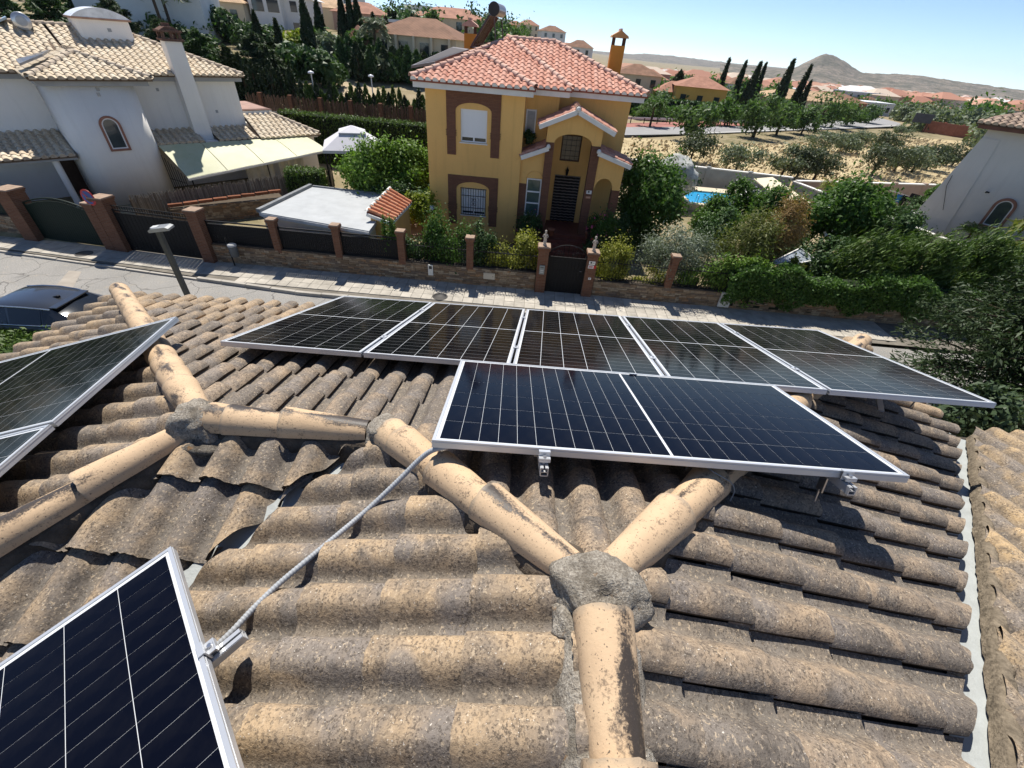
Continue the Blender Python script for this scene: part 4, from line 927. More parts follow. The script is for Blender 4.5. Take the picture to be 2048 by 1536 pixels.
M['grey_fascia'] = plain('grey_fascia', (0.40, 0.40, 0.39), 0.8, 0, 0.2, 2, 0.12, world=True)
def tile_set(name, wd, L, h, mat, endmat, k=3):
    ms = []; es = []
    for i in range(k):
        me = tile_mesh(name, wd, L, h, th=0.02, nl=1, n=9, wob=0.002, seed=100 + i); me['w'] = wd; me['L'] = L; me.materials.append(mat); ms.append(me)
        # eave tile: the mouth of the barrel is plugged with pale mortar
        b = bmesh.new(); b.from_mesh(me); prof = tile_profile(wd, h, 9); pts = [(x, -0.004, z - 0.004) for x, z in prof[2:]]
        vs = [b.verts.new(p) for p in pts]; base = [b.verts.new((p[0], -0.004, -0.055)) for p in (pts[-1], pts[0])]; f = b.faces.new(vs + base); f.material_index = 1
        m2 = bpy.data.meshes.new(name); b.to_mesh(m2); b.free(); m2['w'] = wd; m2['L'] = L; m2.materials.append(mat); m2.materials.append(endmat); es.append(m2)
    return ms, es
RT, RTE = tile_set('roof_tile', 0.30, 0.47, 0.085, M['red_tile'], M['white_paint']); CT, CTE = tile_set('roof_tile', 0.315, 0.42, 0.09, M['cream_tile'], M['ridge_cream'])
def poly_slope(parent, pts, sets, pitch, course, mat, rows=None, origin=None, rot=0.0, tiles=True, name='roof_slope', deckmat=None, phase=0.0, over=0.07, clips_extra=None):
    """pts: 3-D outline in the parent's frame, first two points are the eave; returns (deck, tiles)"""
    P = [Vector(p) for p in pts]; mb = MB(); n = len(P)
    mb.add([p - Vector((0, 0, .03)) for p in P] + [p - Vector((0, 0, .11)) for p in P], [tuple(range(n)), tuple(range(2 * n - 1, n - 1, -1))] + [(i, (i + 1) % n, n + (i + 1) % n, n + i) for i in range(n)])
    d = mb.obj(name, deckmat or mat, parent)
    if not tiles: return d, []
    e = (P[1] - P[0]); c = sum(P, Vector()) / n; e2 = e.xy.normalized(); dn = Vector((e2.y, -e2.x))
    if (c.xy - P[0].xy).dot(dn) > 0: dn = -dn
    up = max(P, key=lambda p: -(p.xy - P[0].xy).dot(dn)); run = -(up.xy - P[0].xy).dot(dn); fall = (up.z - P[0].z) / run
    hp = [halfplane(P[i].xy, P[(i + 1) % n].xy, c.xy) for i in range(1, n)]
    S = Slope(P[0], dn, fall, 0.0, lambda x, y: hp, sets[0], pitch, course, 0.03, 0.085)
    r2 = S.r2; rs = [(p.xy - P[0].xy).dot(r2) for p in P]; r0, r1 = min(rs), max(rs)
    rows = rows or int(run * math.sqrt(1 + fall * fall) / course) + 2
    out = S.lay(over, r0 + pitch * .4, r1 + .05, 1, 0.006, phase)
    out = [(T, sets[1][random.randrange(3)], c_) for (T, m_, c_) in out]
    S2_ = S.lay(over - course / math.sqrt(1 + fall * fall), r0 + pitch * .4, r1 + .05, rows, 0.006, phase)
    return d, out + S2_
def house_ridge(parent, p, q, mat, exp=0.36, r=0.10):
    key = 'ridge_' + mat.name
    if key not in M:
        me = ridge_mesh('ridge_tile', L=.44, r0=.105, r1=.13, n=7, nl=1); me.materials.clear(); me.materials.append(mat); M[key] = me
    p = Vector(p) + Vector((0, 0, .15)); q = Vector(q) + Vector((0, 0, .15)); d = (q - p).normalized(); L = (q - p).length; rr = d.cross(Vector((0, 0, 1))).normalized(); nn = rr.cross(d)
    n = max(1, round(L / exp))
    for i in range(n):
        dd = (d + nn * .04).normalized(); n2 = rr.cross(dd)
        o = new_obj('ridge_tile', M[key], parent); o.matrix_basis = frame_mat(p + d * (L * (i + 1) / n), rr, dd, n2)
def holed_wall(mb, x0, x1, z0, z1, y0, y1, holes):
    """a wall slab along x with rectangular openings"""
    X = sorted({x0, x1, *[h[0] for h in holes], *[h[1] for h in holes]}); Z = sorted({z0, z1, *[h[2] for h in holes], *[h[3] for h in holes]})
    for a, b in zip(X, X[1:]):
        z_ = z0; runs = []
        for c, d in zip(Z, Z[1:]):
            mx, mz = (a + b) / 2, (c + d) / 2
            if any(h[0] < mx < h[1] and h[2] < mz < h[3] for h in holes): continue
            if runs and abs(runs[-1][1] - c) < 1e-6: runs[-1][1] = d
            else: runs.append([c, d])
        for c, d in runs: mb.box((a, y0, c), (b, y1, d))
    return mb
def arch_face(mb, x0, x1, z0, z1, y0, y1, ax0, ax1, zs, zt, n=14, closed_bottom=True):
    """a panel x0..x1, z0..z1 with an arched opening ax0..ax1 springing at zs and topped at zt"""
    cx = (ax0 + ax1) / 2; rx = (ax1 - ax0) / 2
    arcp = [(cx - rx * math.cos(math.pi * k / n), zs + (zt - zs) * math.sin(math.pi * k / n)) for k in range(n + 1)]
    mb.box((x0, y0, z0), (ax0, y1, zs)); mb.box((ax1, y0, z0), (x1, y1, zs))
    for (a, b) in zip(arcp, arcp[1:]):
        mb.prism([a, b, (b[0], z1), (a[0], z1)], 'y', y0, y1)
    mb.box((x0, y0, zs), (ax0, y1, z1)); mb.box((ax1, y0, zs), (x1, y1, z1)); return mb

# ================================================================== the yellow house
yh = empty('yellow_house', (0, 0, 0), 0, 'two storey yellow house with red tiled hip roof and arched porch', 'house')
YF, Y2, Y3 = 20.6, 21.85, 22.4; ZE = 6.66; SL = 0.36
up_w = (-3.15, -2.03, 4.52, 5.73); lo_w = (-3.15, -2.0, 1.48, 2.68)
w_ = MB(); holed_wall(w_, -4.6, -0.5, 0.1, 6.36, YF, YF + .25, [up_w, lo_w]); w_.box((-4.6, YF + .25, .1), (-4.35, 29.4, 6.36)); w_.box((-.75, YF + .25, .1), (-.5, Y2 + .25, 6.36)); w_.box((-4.35, 29.15, .1), (4.1, 29.4, 6.36))
holed_wall(w_, -.5, .95, .1, 6.36, Y2, Y2 + .22, [(-.46, .02, 4.85, 5.80)]); w_.box((.73, Y2 + .22, .1), (.95, Y3, 6.36))
in_w = (1.29, 2.22, 3.80, 4.90); door = (1.20, 2.42, 1.0, 3.18)
holed_wall(w_, .95, 4.1, .1, 6.36, Y3, Y3 + .22, [in_w, door]); w_.box((3.88, Y3 + .22, .1), (4.1, 29.15, 6.36)); w_.obj('wall', M['yellow'], yh)
MB().box((-4.62, YF - .015, .08), (-.49, YF - .001, .32)).obj('plinth', M['brick_trim'], yh)
# interior darkness behind openings: room shells
MB().box((-3.5, YF + .26, 1.2), (-1.6, YF + 1.8, 6.0)).obj('room', plain('room_dark', (.03, .028, .025), .9), yh)
# eaves
def eave_box(x0, x1, y0, y1): MB().box((x0, y0, 6.36), (x1, y1, 6.60)).obj('fascia', M['white_paint'], yh)
eave_box(-4.97, -.18, YF - .47, YF + 3); eave_box(-.18, 1.32, Y2 - .52, Y2 + 2); eave_box(1.32, 4.55, Y3 - .45, 29.8)
eave_box(-4.97, 1.3, YF + 3.003, 29.8)
# red soffit lip that shows under the tiles
lip = plain('red_lip', (.30, .10, .065), .8)
ea, ya, eb2, yb2, ec, yc3 = -5.05, 20.05, -0.10, 21.27, 4.65, 21.87
for (x0, x1, y) in ((ea + .02, eb2, ya), (eb2, 1.40, yb2), (1.40, ec, yc3)): MB().box((x0, y + .02, 6.60), (x1, y + .4, 6.632)).obj('tile_bed', lip, yh)
zz = lambda y, y0: ZE + SL * (y - y0)
ap = (-2.575, ya + 2.475, ZE + SL * 2.475)
rdg = (-2.575, yb2 + 2.475, ap[2])
hipT = (-1.60, 25.40, zz(25.40, yb2)); mrL = (-1.55, 25.92, zz(25.92, yc3)); mrR = (0.60, 25.92, zz(25.92, yc3))
T1 = []
a_ = dict(sets=(RT, RTE), pitch=.29, course=.37, mat=M['red_tile'], deckmat=lip)
T1.append(poly_slope(yh, [(ea, ya, ZE), (eb2, ya, ZE), ap], **a_))
T1.append(poly_slope(yh, [(eb2, ya, ZE), (eb2, yb2, ZE), rdg, ap], **a_))
T1.append(poly_slope(yh, [(eb2, yb2, ZE), (1.40, yb2, ZE), hipT, rdg], **a_))
T1.append(poly_slope(yh, [(.96, yc3, ZE), (ec, yc3, ZE), mrR, mrL, (-1.60, 25.40, zz(25.40, yc3))], **a_))
T1.append(poly_slope(yh, [(ea, ya, ZE), ap, rdg, (-1.6, 25.92, zz(25.92, yc3)), (-1.6, 25.95, zz(25.92, yc3)), (ea, 29.9, ZE)], tiles=False, **a_))
poly_slope(yh, [(ec, yc3, ZE), (ec, 29.9, ZE), mrR], tiles=False, **a_); poly_slope(yh, [(ea, 29.92, ZE), (ec, 29.92, ZE), mrR, mrL], tiles=False, **a_)
place_tiles(T1, yh, 330, 'roof_tile', M['red_tile'], M['red_mass'])
for (p, q) in ((ap, (ea, ya, ZE)), (ap, (eb2, ya, ZE)), (rdg, ap), (hipT, (1.40, yb2, ZE)), (mrL, mrR), (mrR, (ec, yc3, ZE)), (mrL, (-4.3, 23.1, 7.02))): house_ridge(yh, p, q, M['ridge_red'])
# chimneys
def chimney(parent, x, y, z0, z1, wx, wy, mat, capmat, legs=True):
    c = MB(); c.box((x - wx / 2, y - wy / 2, z0), (x + wx / 2, y + wy / 2, z1)); ch = c.obj('chimney', mat, parent)
    l = MB()
    for sx in (-1, 1):
        for sy in (-1, 1): l.box((x + sx * (wx / 2 - .06) - .05, y + sy * (wy / 2 - .06) - .05, z1), (x + sx * (wx / 2 - .06) + .05, y + sy * (wy / 2 - .06) + .05, z1 + .28))
    l.obj('chimney_legs', plain('sooty_brick', (.10, .055, .035), .9), ch)
    k = MB(); k.prism([(x - wx / 2 - .10, z1 + .28), (x + wx / 2 + .10, z1 + .28), (x + wx / 2 + .06, z1 + .36), (x, z1 + .56), (x - wx / 2 - .06, z1 + .36)], 'y', y - wy / 2 - .1, y + wy / 2 + .1); k.obj('chimney_cap', capmat, ch)
    MB().box((x - .05, y - wy / 2 - .08, z1 + .53), (x + .05, y + wy / 2 + .08, z1 + .62)).obj('cap_ridge', M['ridge_red'], ch); return ch
chimney(yh, 3.62, 26.3, 6.6, 8.24, .62, .5, M['orange'], plain('ochre_cap', (.55, .30, .12), .8)); chimney(yh, -3.78, 28.3, 6.6, 8.20, .60, .5, M['orange'], M['ridge_red'])
# ---- openings
def roller_window(parent, h, y, z_shut):
    fx = MB(); x0, x1, z0, z1 = h
    for a, b in (((x0, y, z0), (x0 + .05, y + .07, z1)), ((x1 - .05, y, z0), (x1, y + .07, z1)), ((x0 + .05, y, z1 - .05), (x1 - .05, y + .07, z1)), ((x0 + .05, y, z0), (x1 - .05, y + .07, z0 + .05))): fx.box(a, b)
    fx.box(((x0 + x1) / 2 - .03, y + .01, z0 + .05), ((x0 + x1) / 2 + .03, y + .065, z_shut)); win = fx.obj('window', M['pvc'], parent)
    MB().box((x0 + .05, y + .045, z0 + .05), (x1 - .05, y + .055, z1 - .05)).obj('pane', M['glass'], win)
    n = int((z1 - z_shut) / .055); me = MB().box((x0 + .045, y + .012, 0), (x1 - .045, y + .03, .047)).box((x0 + .045, y + .018, .047), (x1 - .045, y + .026, .055)).mesh('shutter_slat'); me.materials.append(M['pvc'])
    for i in range(n): new_obj('shutter_slat', me, win, (0, 0, z_shut + i * .055))
    MB().box((x0 - .04, y - .14, z0 - .045), (x1 + .04, y + .05, z0 - .002)).obj('sill', M['white_paint'], win); return win
roller_window(yh, up_w, YF + .06, 4.70)
lw = roller_window(yh, lo_w, YF + .10, 1.62)
gr = MB(); x0, x1, z0, z1 = lo_w
gr.bar((x0 - .02, YF - .03, z0 + .02), (x1 + .02, YF - .03, z0 + .02), .025, .025).bar((x0 - .02, YF - .03, z1 - .02), (x1 + .02, YF - .03, z1 - .02), .025, .025)
for k in (.28, .72): gr.bar((x0, YF - .03, z0 + (z1 - z0) * k), (x1, YF - .03, z0 + (z1 - z0) * k), .02, .02)
gob = gr.obj('window_grille', M['iron'], yh); me = MB().tube([(0, 0, 0), (0, 0, z1 - z0)], .011, 6).mesh('grille_bar'); me.materials.append(M['iron'])
for i in range(11): new_obj('grille_bar', me, gob, (x0 + (x1 - x0) * i / 10, YF - .03, z0))
orn = MB()
for s_ in (-1, 1):
    for t_ in (-1, 1): orn.tube([((x0 + x1) / 2 + s_ * (.06 + .05 * math.cos(k)), YF - .045, (z0 + z1) / 2 + t_ * (.09 + .06 * math.sin(k))) for k in [i * .6 for i in range(10)]], .010, 5)
orn.obj('grille_ornament', M['iron'], gob)
# brick surrounds
def surround(x0, x1, zb, zt, ix0, ix1, zs, za, zbr=None):
    b = MB(); arch_face(b, x0, x1, zb, zt, YF - .035, YF - .001, ix0, ix1, zs, za); o = b.obj('brick_surround', M['brick_trim'], yh)
    nb = MB()
    for xx in (x0, ix0, ix1, x1):
        for k in range(3): nb.box((xx - .035, YF - .045, zb + (zs - zb) * .44 + k * .085), (xx + .035, YF - .036, zb + (zs - zb) * .44 + k * .085 + .05))
    nb.obj('brick_nubs', M['brick_trim'], o)
surround(-3.74, -1.47, 4.0, 6.345, -3.36, -1.85, 5.66, 5.96); surround(-3.74, -1.45, 1.02, 3.19, -3.36, -1.84, 2.62, 2.94)
# narrow windows
def plain_window(parent, x0, x1, z0, z1, y, bars=(), fw=.05, mat=None, glass=None):
    f = MB()
    for a, b in (((x0, y, z0), (x0 + fw, y + .06, z1)), ((x1 - fw, y, z0), (x1, y + .06, z1)), ((x0 + fw, y, z1 - fw), (x1 - fw, y + .06, z1)), ((x0 + fw, y, z0), (x1 - fw, y + .06, z0 + fw))): f.box(a, b)
    for zb in bars: f.box((x0 + fw, y, zb - .03), (x1 - fw, y + .06, zb + .03))
    wn = f.obj('window', mat or M['pvc'], parent); MB().box((x0 + fw, y + .03, z0 + fw), (x1 - fw, y + .036, z1 - fw)).obj('pane', glass or M['glass'], wn); return wn
blind = plain('grey_blind', (.30, .33, .36), .3, 0, .5)
plain_window(yh, -.45, .01, 4.86, 5.79, Y2 + .05, (), .06, None, blind)
# ---- porch
def porch_wall():
    b = MB(); arch_face(b, .53, 2.87, 4.80, 5.42, 20.60, 20.82, .88, 2.50, 4.801, 5.17)
    b.prism([(.53, 5.42), (2.87, 5.42), (2.87, 5.44), (1.68, 6.02), (.53, 5.44)], 'y', 20.60, 20.82)
    b.box((.53, 20.82, 4.80), (.72, Y3, 5.44)); b.box((2.68, 20.82, 4.80), (2.87, Y3, 5.44))
    # right wing: arched wall under its sloping roof
    arch_face(b, 2.87, 4.06, 3.12, 3.80, 20.62, 20.82, 2.92, 3.72, 3.14, 3.57); b.prism([(2.87, 3.80), (4.06, 3.80), (4.06, 4.14), (2.87, 4.52)], 'y', 20.62, 20.82)
    b.box((3.86, 20.82, 3.12), (4.06, Y3, 4.10))
    # left wing: wall with a blind arch over its window
    holed_wall(b, -.498, .53, 1.0, 3.34, 20.72, 20.92, [(-.17, .53, 1.62, 3.30)]); b.prism([(-.498, 3.34), (.53, 3.34), (.53, 4.55), (-.498, 4.14)], 'y', 20.72, 20.92)
    b.obj('porch_wall', M['yellow'], yh)
    ar = MB(); ar.tube([(.18 - .36 * math.cos(math.pi * k / 14), 20.71, 3.30 + .30 * math.sin(math.pi * k / 14)) for k in range(15)], .018, 6); ar.obj('blind_arch', M['yellow'], yh)
porch_wall()
for (x0, x1, z1, y0) in ((.53, .88, 4.80, 20.58), (2.50, 2.87, 4.80, 20.58), (3.72, 4.08, 3.12, 20.60)): MB().box((x0, y0, .85), (x1, y0 + .36, z1)).obj('porch_pillar', M['brick_trim'], yh)
MB().box((-.497, 20.70, 1.0), (-.17, 20.718, 3.05)).obj('brick_pier', M['brick_trim'], yh)
plain_window(yh, -.16, .52, 1.63, 3.28, 20.76, (2.22, 2.72), .055, None, plain('tinted_glass', (.07, .11, .11), .08, 0, .6))
iw = plain_window(yh, in_w[0], in_w[1], in_w[2], in_w[3], Y3 + .04, (), .06, M['dark_wood'], plain('leaded_glass', (.10, .085, .06), .25, 0, .5))
lead = MB()
for i in range(1, 4): lead.box((in_w[0] + i * .2325 - .008, Y3 + .062, in_w[2] + .06), (in_w[0] + i * .2325 + .008, Y3 + .069, in_w[3] - .06))
for i in range(1, 5): lead.box((in_w[0] + .06, Y3 + .060, in_w[2] + i * .22 - .008), (in_w[1] - .06, Y3 + .067, in_w[2] + i * .22 + .008))
lead.obj('lead_grid', M['iron'], iw)
MB().box((door[0], Y3 + .16, door[2]), (door[1], Y3 + .20, door[3])).obj('door', M['dark_wood'], yh)
def curtain_mat():
    m = NM('striped_door_curtain'); co = m.coord('World'); s = m.n('ShaderNodeSeparateXYZ'); m.l(co, s.inputs[0])
    z = m.math('ADD', s.outputs[2], m.math('MULTIPLY', m.noise(co, 6, 2), .03)); f1 = m.math('FRACT', m.math('MULTIPLY', z, 7.3)); f2 = m.math('FRACT', m.math('MULTIPLY', z, 17.7))
    c = m.mix(m.math('MULTIPLY', m.ramp(f1, [(0.0, 0), (0.12, 1), (0.30, 1), (0.42, 0)]), 0.8), (0.025, 0.022, 0.022, 1), (0.33, 0.30, 0.27, 1)); c = m.mix(m.ramp(f2, [(0.0, 0.8), (0.25, 0.0)]), c, (0.015, 0.014, 0.014, 1)); return m.fin(c, 0.95, 0, 0.05)
cv = MB(); n = 24; vs = []
for i in range(n + 1):
    x = 1.17 + (2.40 - 1.17) * i / n
    for z in (1.03, 1.7, 2.4, 3.18): vs.append((x, Y3 - .05 + .035 * math.sin(i * 1.3) * (1.2 - (z - 1) / 3), z))
cv.add(vs, [(i * 4 + j, (i + 1) * 4 + j, (i + 1) * 4 + j + 1, i * 4 + j + 1) for i in range(n) for j in range(3)], True); tag(cv.obj('door_curtain', curtain_mat()), 'black and white striped curtain hanging over the porch door', 'curtain')
ln_ = empty('wall_lantern', (1.72, Y3, 3.32), 0, 'small black wall lantern above the striped curtain', 'lantern'); MB().tube([(0, 0, .22), (0, -.12, .26), (0, -.14, .20)], .012, 6).obj('bracket', M['iron'], ln_)
MB().lathe([(.03, -.12), (.055, -.08), (.075, .10), (.09, .12), (.03, .19), (.01, .23)], (0, -.14, 0), 6, False).obj('lamp_body', M['iron'], ln_)
# porch roofs
def porch_roof(pts): return poly_slope(yh, pts, sets=(RT, RTE), pitch=.29, course=.37, mat=M['red_tile'], deckmat=lip, name='porch_roof')
T2 = [porch_roof([(.18, 20.36, 5.42), (.18, Y3, 5.42), (1.68, Y3, 6.05), (1.68, 20.36, 6.05)]), porch_roof([(3.32, 20.36, 5.38), (3.32, Y3, 5.38), (1.68, Y3, 6.05), (1.68, 20.36, 6.05)]),
      porch_roof([(4.26, 20.38, 4.22), (4.26, Y3, 4.22), (2.875, Y3, 4.62), (2.875, 20.38, 4.62)]), porch_roof([(-.497, 20.5, 4.20), (-.497, Y2, 4.20), (.52, Y2, 4.62), (.52, 20.5, 4.62)])]
for dd_, tl_ in T2:
    for (T, me_, cut) in tl_:
        m2 = me_ if not cut else cut_mesh(me_, T, cut, 'roof_tile')
        if m2: o = new_obj('roof_tile', m2, dd_); o.matrix_basis = T
house_ridge(yh, (1.68, Y3, 6.05), (1.68, 20.36, 6.05), M['ridge_red'])
tr = MB()
for (p, q) in (((.16, 5.36), (1.68, 6.00)), ((3.34, 5.32), (1.68, 6.00)), ((4.28, 4.15), (2.78, 4.58)), ((-.50, 4.13), (.66, 4.58))):
    y_ = 20.33 if p[1] > 5 else (20.35 if p[0] > 1 else 20.47); tr.bar((p[0], y_, p[1]), (q[0], y_, q[1]), .08, .17, (0, 0, 1))
for (x, y_, z) in ((2.80, 20.34, 4.62), (.64, 20.46, 4.62), (1.68, 20.32, 6.06)): tr.lathe([(.01, -.05), (.08, -.04), (.10, .02), (.07, .1), (.01, .13)], (x, y_, z), 8)
tr.obj('verge_trim', M['white_paint'], yh)
# porch floor and steps
fl = plain('red_terrace_tile', (.20, .065, .045), .5, 0, .4, 4, .3, world=True)
MB().box((-.497, 20.36, .1), (4.1, Y3, 1.0)).obj('porch_floor', fl, yh)
for i in range(5): MB().box((.55, 20.36 - .32 * (i + 1), .1), (2.9, 20.36 - .32 * i, 1.0 - .17 * (i + 1))).obj('step', fl, yh)
for x in (.55, 2.90):
    ha = MB(); ha.tube([(x, 18.8, .2), (x, 18.8, 1.1), (x, 20.36, 1.95), (x, 20.36, 1.0)], .018, 6)
    for k in range(1, 9): ha.tube([(x, 18.8 + k * .17, .3 + .09 * k), (x, 18.8 + k * .17, 1.1 + .092 * k)], .009, 5)
    ha.obj('stair_railing', M['iron'], yh)
tag(MB().box((.6, 16.3, .26), (2.9, 18.76, .285)).obj('garden_path', fl), kind='structure')
plate('alarm_sign', 'white alarm notice on the right porch pillar', 'sign', 2.70, 20.575, 2.96, .24, .15, (.72, .7, .66), marks=[('emblem', (.05, .05, .05), -.2, -.1, .1, .35)])
plate('alarm_sign', 'red brown notice under the white one on the porch pillar', 'sign', 2.70, 20.575, 2.74, .22, .10, (.42, .20, .13), marks=[('text_line', (.6, .5, .4), -.35, -.1, .35, .1)])
# ---- water heater and flat collectors on the roof
wh = empty('solar_water_heater', (0, 0, 0), 0, 'solar water heater with dark round tank on the yellow house roof', 'water heater')
tk = aty(995, 20, 26.2); ft_ = aty(948, 92, 26.2); dkm = plain('heater_dark', (.035, .03, .03), .4, .2)
MB().tube([(tk.x, 25.55, tk.z), (tk.x, 27.0, tk.z)], .24, 20).obj('tank', plain('tank_skin', (.33, .30, .28), .35, .5), wh); MB().tube([(tk.x, 25.50, tk.z), (tk.x, 25.56, tk.z)], .26, 20).obj('tank_end', dkm, wh)
for k in range(10):
    y_ = 25.66 + k * .155; MB().tube([(tk.x - .22, y_, tk.z - .2), (ft_.x, y_, ft_.z)], .045, 6).obj('vacuum_tube', plain('tube_glass', (.045, .02, .015), .15, 0, .6) if k == 0 else bpy.data.materials['tube_glass'], wh)
fr = MB()
for y_ in (25.6, 27.15): fr.bar((tk.x, y_, tk.z - .3), (tk.x + .12, y_, 7.95), .05, .05, (0, 1, 0)).bar((tk.x - .2, y_, tk.z - .25), (ft_.x - .02, y_, ft_.z - .06), .06, .06, (0, 1, 0)).bar((ft_.x, y_, ft_.z), (tk.x + .1, y_, 8.0), .03, .03, (0, 1, 0))
fr.bar((ft_.x, 25.6, ft_.z - .05), (ft_.x, 27.15, ft_.z - .05), .12, .07); _tp = Vector((tk.x, 26.2, 0)); wh.matrix_basis = Matrix.Translation(_tp) @ Matrix.Rotation(math.radians(-9), 4, 'Z') @ Matrix.Translation(-_tp)
fr.obj('stand', plain('stand_brown', (.12, .07, .055), .5, .4), wh)
fc = empty('flat_collector', (0, 0, 0), 0, 'dark flat solar collector tilted over the left roof slope of the yellow house', 'solar collector')
p00, p10, p11, p01 = aty(822, 131, 20.75), aty(869, 123, 20.9), aty(938, 98, 24.6), aty(906, 93.5, 25.2)
mbc = MB(); tp = [p00, p10, p11, p01]; mbc.add(tp + [p - Vector((0, 0, .09)) for p in tp], [(0, 1, 2, 3), (7, 6, 5, 4), (0, 4, 5, 1), (1, 5, 6, 2), (2, 6, 7, 3), (3, 7, 4, 0)]); mbc.obj('frame', plain('collector_frame', (.16, .14, .13), .4, .6), fc)
sub = [p00.lerp(p11, .06), p10.lerp(p01, .06), p11.lerp(p00, .06), p01.lerp(p10, .06)]; MB().add([p + Vector((0, 0, .004)) for p in sub], [(0, 1, 2, 3)]).obj('glass', plain('collector_dark', (.03, .02, .018), .55, 0, .2), fc)
lg = MB()
for p in (p10, p11): lg.bar(p - Vector((0, 0, .05)), p - Vector((0, 0, .35)), .04, .04, (0, 1, 0))
lg.obj('leg', M['alu'], fc)
# ================================================================== the white house on the left (turned about 50 degrees to the street)
WO = Vector((-19.8, 24.8, 0.0)); WR = math.atan2(.77, .64); WM = Matrix.Translation(WO) @ Matrix.Rotation(WR, 4, 'Z'); WMI = WM.inverted()
wh2 = empty('white_house', WO, WR, 'white rendered house with cream tiled roof, rounded bay and arched window', 'house')
def wloc(u, v, y):
    """point of the house's own plane y = const seen at a pixel"""
    r = WMI.to_3x3() @ ray(u, v); c = WMI @ CAM; return c + r * ((y - c.y) / r.y)
ZW = 5.50; SW = 0.36
def rounded_bay(x0, x1, y0, y1, z0, z1, r=0.9, n=8):
    pts = [(x0, y1)]
    for k in range(n + 1): a = math.pi + (math.pi / 2) * k / n; pts.append((x0 + r + r * math.cos(a), y0 + r + r * math.sin(a)))
    for k in range(n + 1): a = 1.5 * math.pi + (math.pi / 2) * k / n; pts.append((x1 - r + r * math.cos(a), y0 + r + r * math.sin(a)))
    pts.append((x1, y1)); return pts
b = MB(); b.box((-8.0, 0.9, 0.1), (-3.7, 8.6, 5.2)); b.box((-.70, .30, .1), (4.42, 8.6, 5.2)); b.box((-3.7, .9, .1), (-.7, 8.6, 5.2)); b.obj('wall', M['white_wall'], wh2)
bp = rounded_bay(-3.92, -.62, -1.88, 1.0, 0, 1); bay = MB(); bay.prism(bp, 'z', .1, 5.2); bo = bay.obj('bay', M['white_wall'], wh2)
for p_ in bo.data.polygons: p_.use_smooth = len(p_.vertices) == 4
# arched window with terracotta surround on the bay
def arched_window(parent, cx, wd, z0, zs, y, fw=.09):
    def outline(w2, zb, ztop, n=12): return [(cx - w2, zb)] + [(cx - w2 * math.cos(math.pi * k / n), zs + (ztop - zs) * math.sin(math.pi * k / n)) for k in range(n + 1)] + [(cx + w2, zb)]
    def ring(o1, o2, y0, y1):
        m_ = MB(); n = len(o1)
        for i in range(n - 1): m_.prism([o1[i], o1[i + 1], o2[i + 1], o2[i]], 'y', y0, y1)
        m_.prism([o1[-1], o1[0], o2[0], o2[-1]], 'y', y0, y1); return m_
    w2 = wd / 2; A_ = outline(w2, z0, zs + w2 * 1.0); B_ = outline(w2 - fw, z0 + fw, zs + w2 - fw); C_ = outline(w2 - fw - .05, z0 + fw + .05, zs + w2 - fw - .05)
    wn = ring(A_, B_, y - .05, y + .06).obj('window', plain('terracotta_trim', (.33, .16, .11), .8), parent); ring(B_, C_, y - .02, y + .05).obj('frame', M['pvc'], wn)
    MB().prism(C_, 'y', y + .0, y + .02).obj('pane', plain('sky_glass', (.06, .075, .08), .05, 0, .8), wn); return wn
arched_window(wh2, -2.28, .80, 2.62, 3.66, -1.895)
# eaves: grey fascia boxes and cream tiled slopes
def wfascia(x0, x1, y0, y1): MB().box((x0, y0, 5.20), (x1, y1, 5.42)).obj('fascia', M['grey_fascia'], wh2)
wfascia(-.2, 4.72, -.02, 8.9); wfascia(-4.12, -.2, -2.12, 1.0); wfascia(-8.2, -.2, 1.003, 8.9); wfascia(-8.2, -4.12, .62, 1.0)
wa = dict(sets=(CT, CTE), pitch=.305, course=.33, mat=M['cream_tile'], deckmat=plain('roof_bed', (.16, .11, .075), .9))
bx0, bx1, by = -4.28, -.02, -2.28; half_ = (bx1 - bx0) / 2; bcx = (bx0 + bx1) / 2
bap = (bcx, by + half_, ZW + SW * half_); ey = -.15; bth = (bcx, ey + half_, bap[2]); ry_ = 4.20; rz_ = ZW + SW * (ry_ - ey)
T3 = [poly_slope(wh2, [(bx0, by, ZW), (bx1, by, ZW), bap], **wa), poly_slope(wh2, [(bx1, by, ZW), (bx1, ey, ZW), bth, bap], **wa), poly_slope(wh2, [(bx0, .55, ZW), (bx0, by, ZW), bap, bth], **wa),
      poly_slope(wh2, [(bx1, ey, ZW), (4.85, ey, ZW), (.50, ry_, rz_), (-2.15, ry_, rz_), bth], **wa),
      poly_slope(wh2, [(-8.3, .50, ZW), (bx0, .50, ZW), bth, (-2.3, ry_, rz_), (-4.5, ry_, rz_)], **wa)]
poly_slope(wh2, [(4.85, ey, ZW), (4.85, 9.0, ZW), (.50, ry_, rz_)], tiles=False, **wa); poly_slope(wh2, [(-8.3, 9.0, ZW), (4.85, 9.0, ZW), (.5, ry_, rz_), (-4.5, ry_, rz_)], tiles=False, **wa)
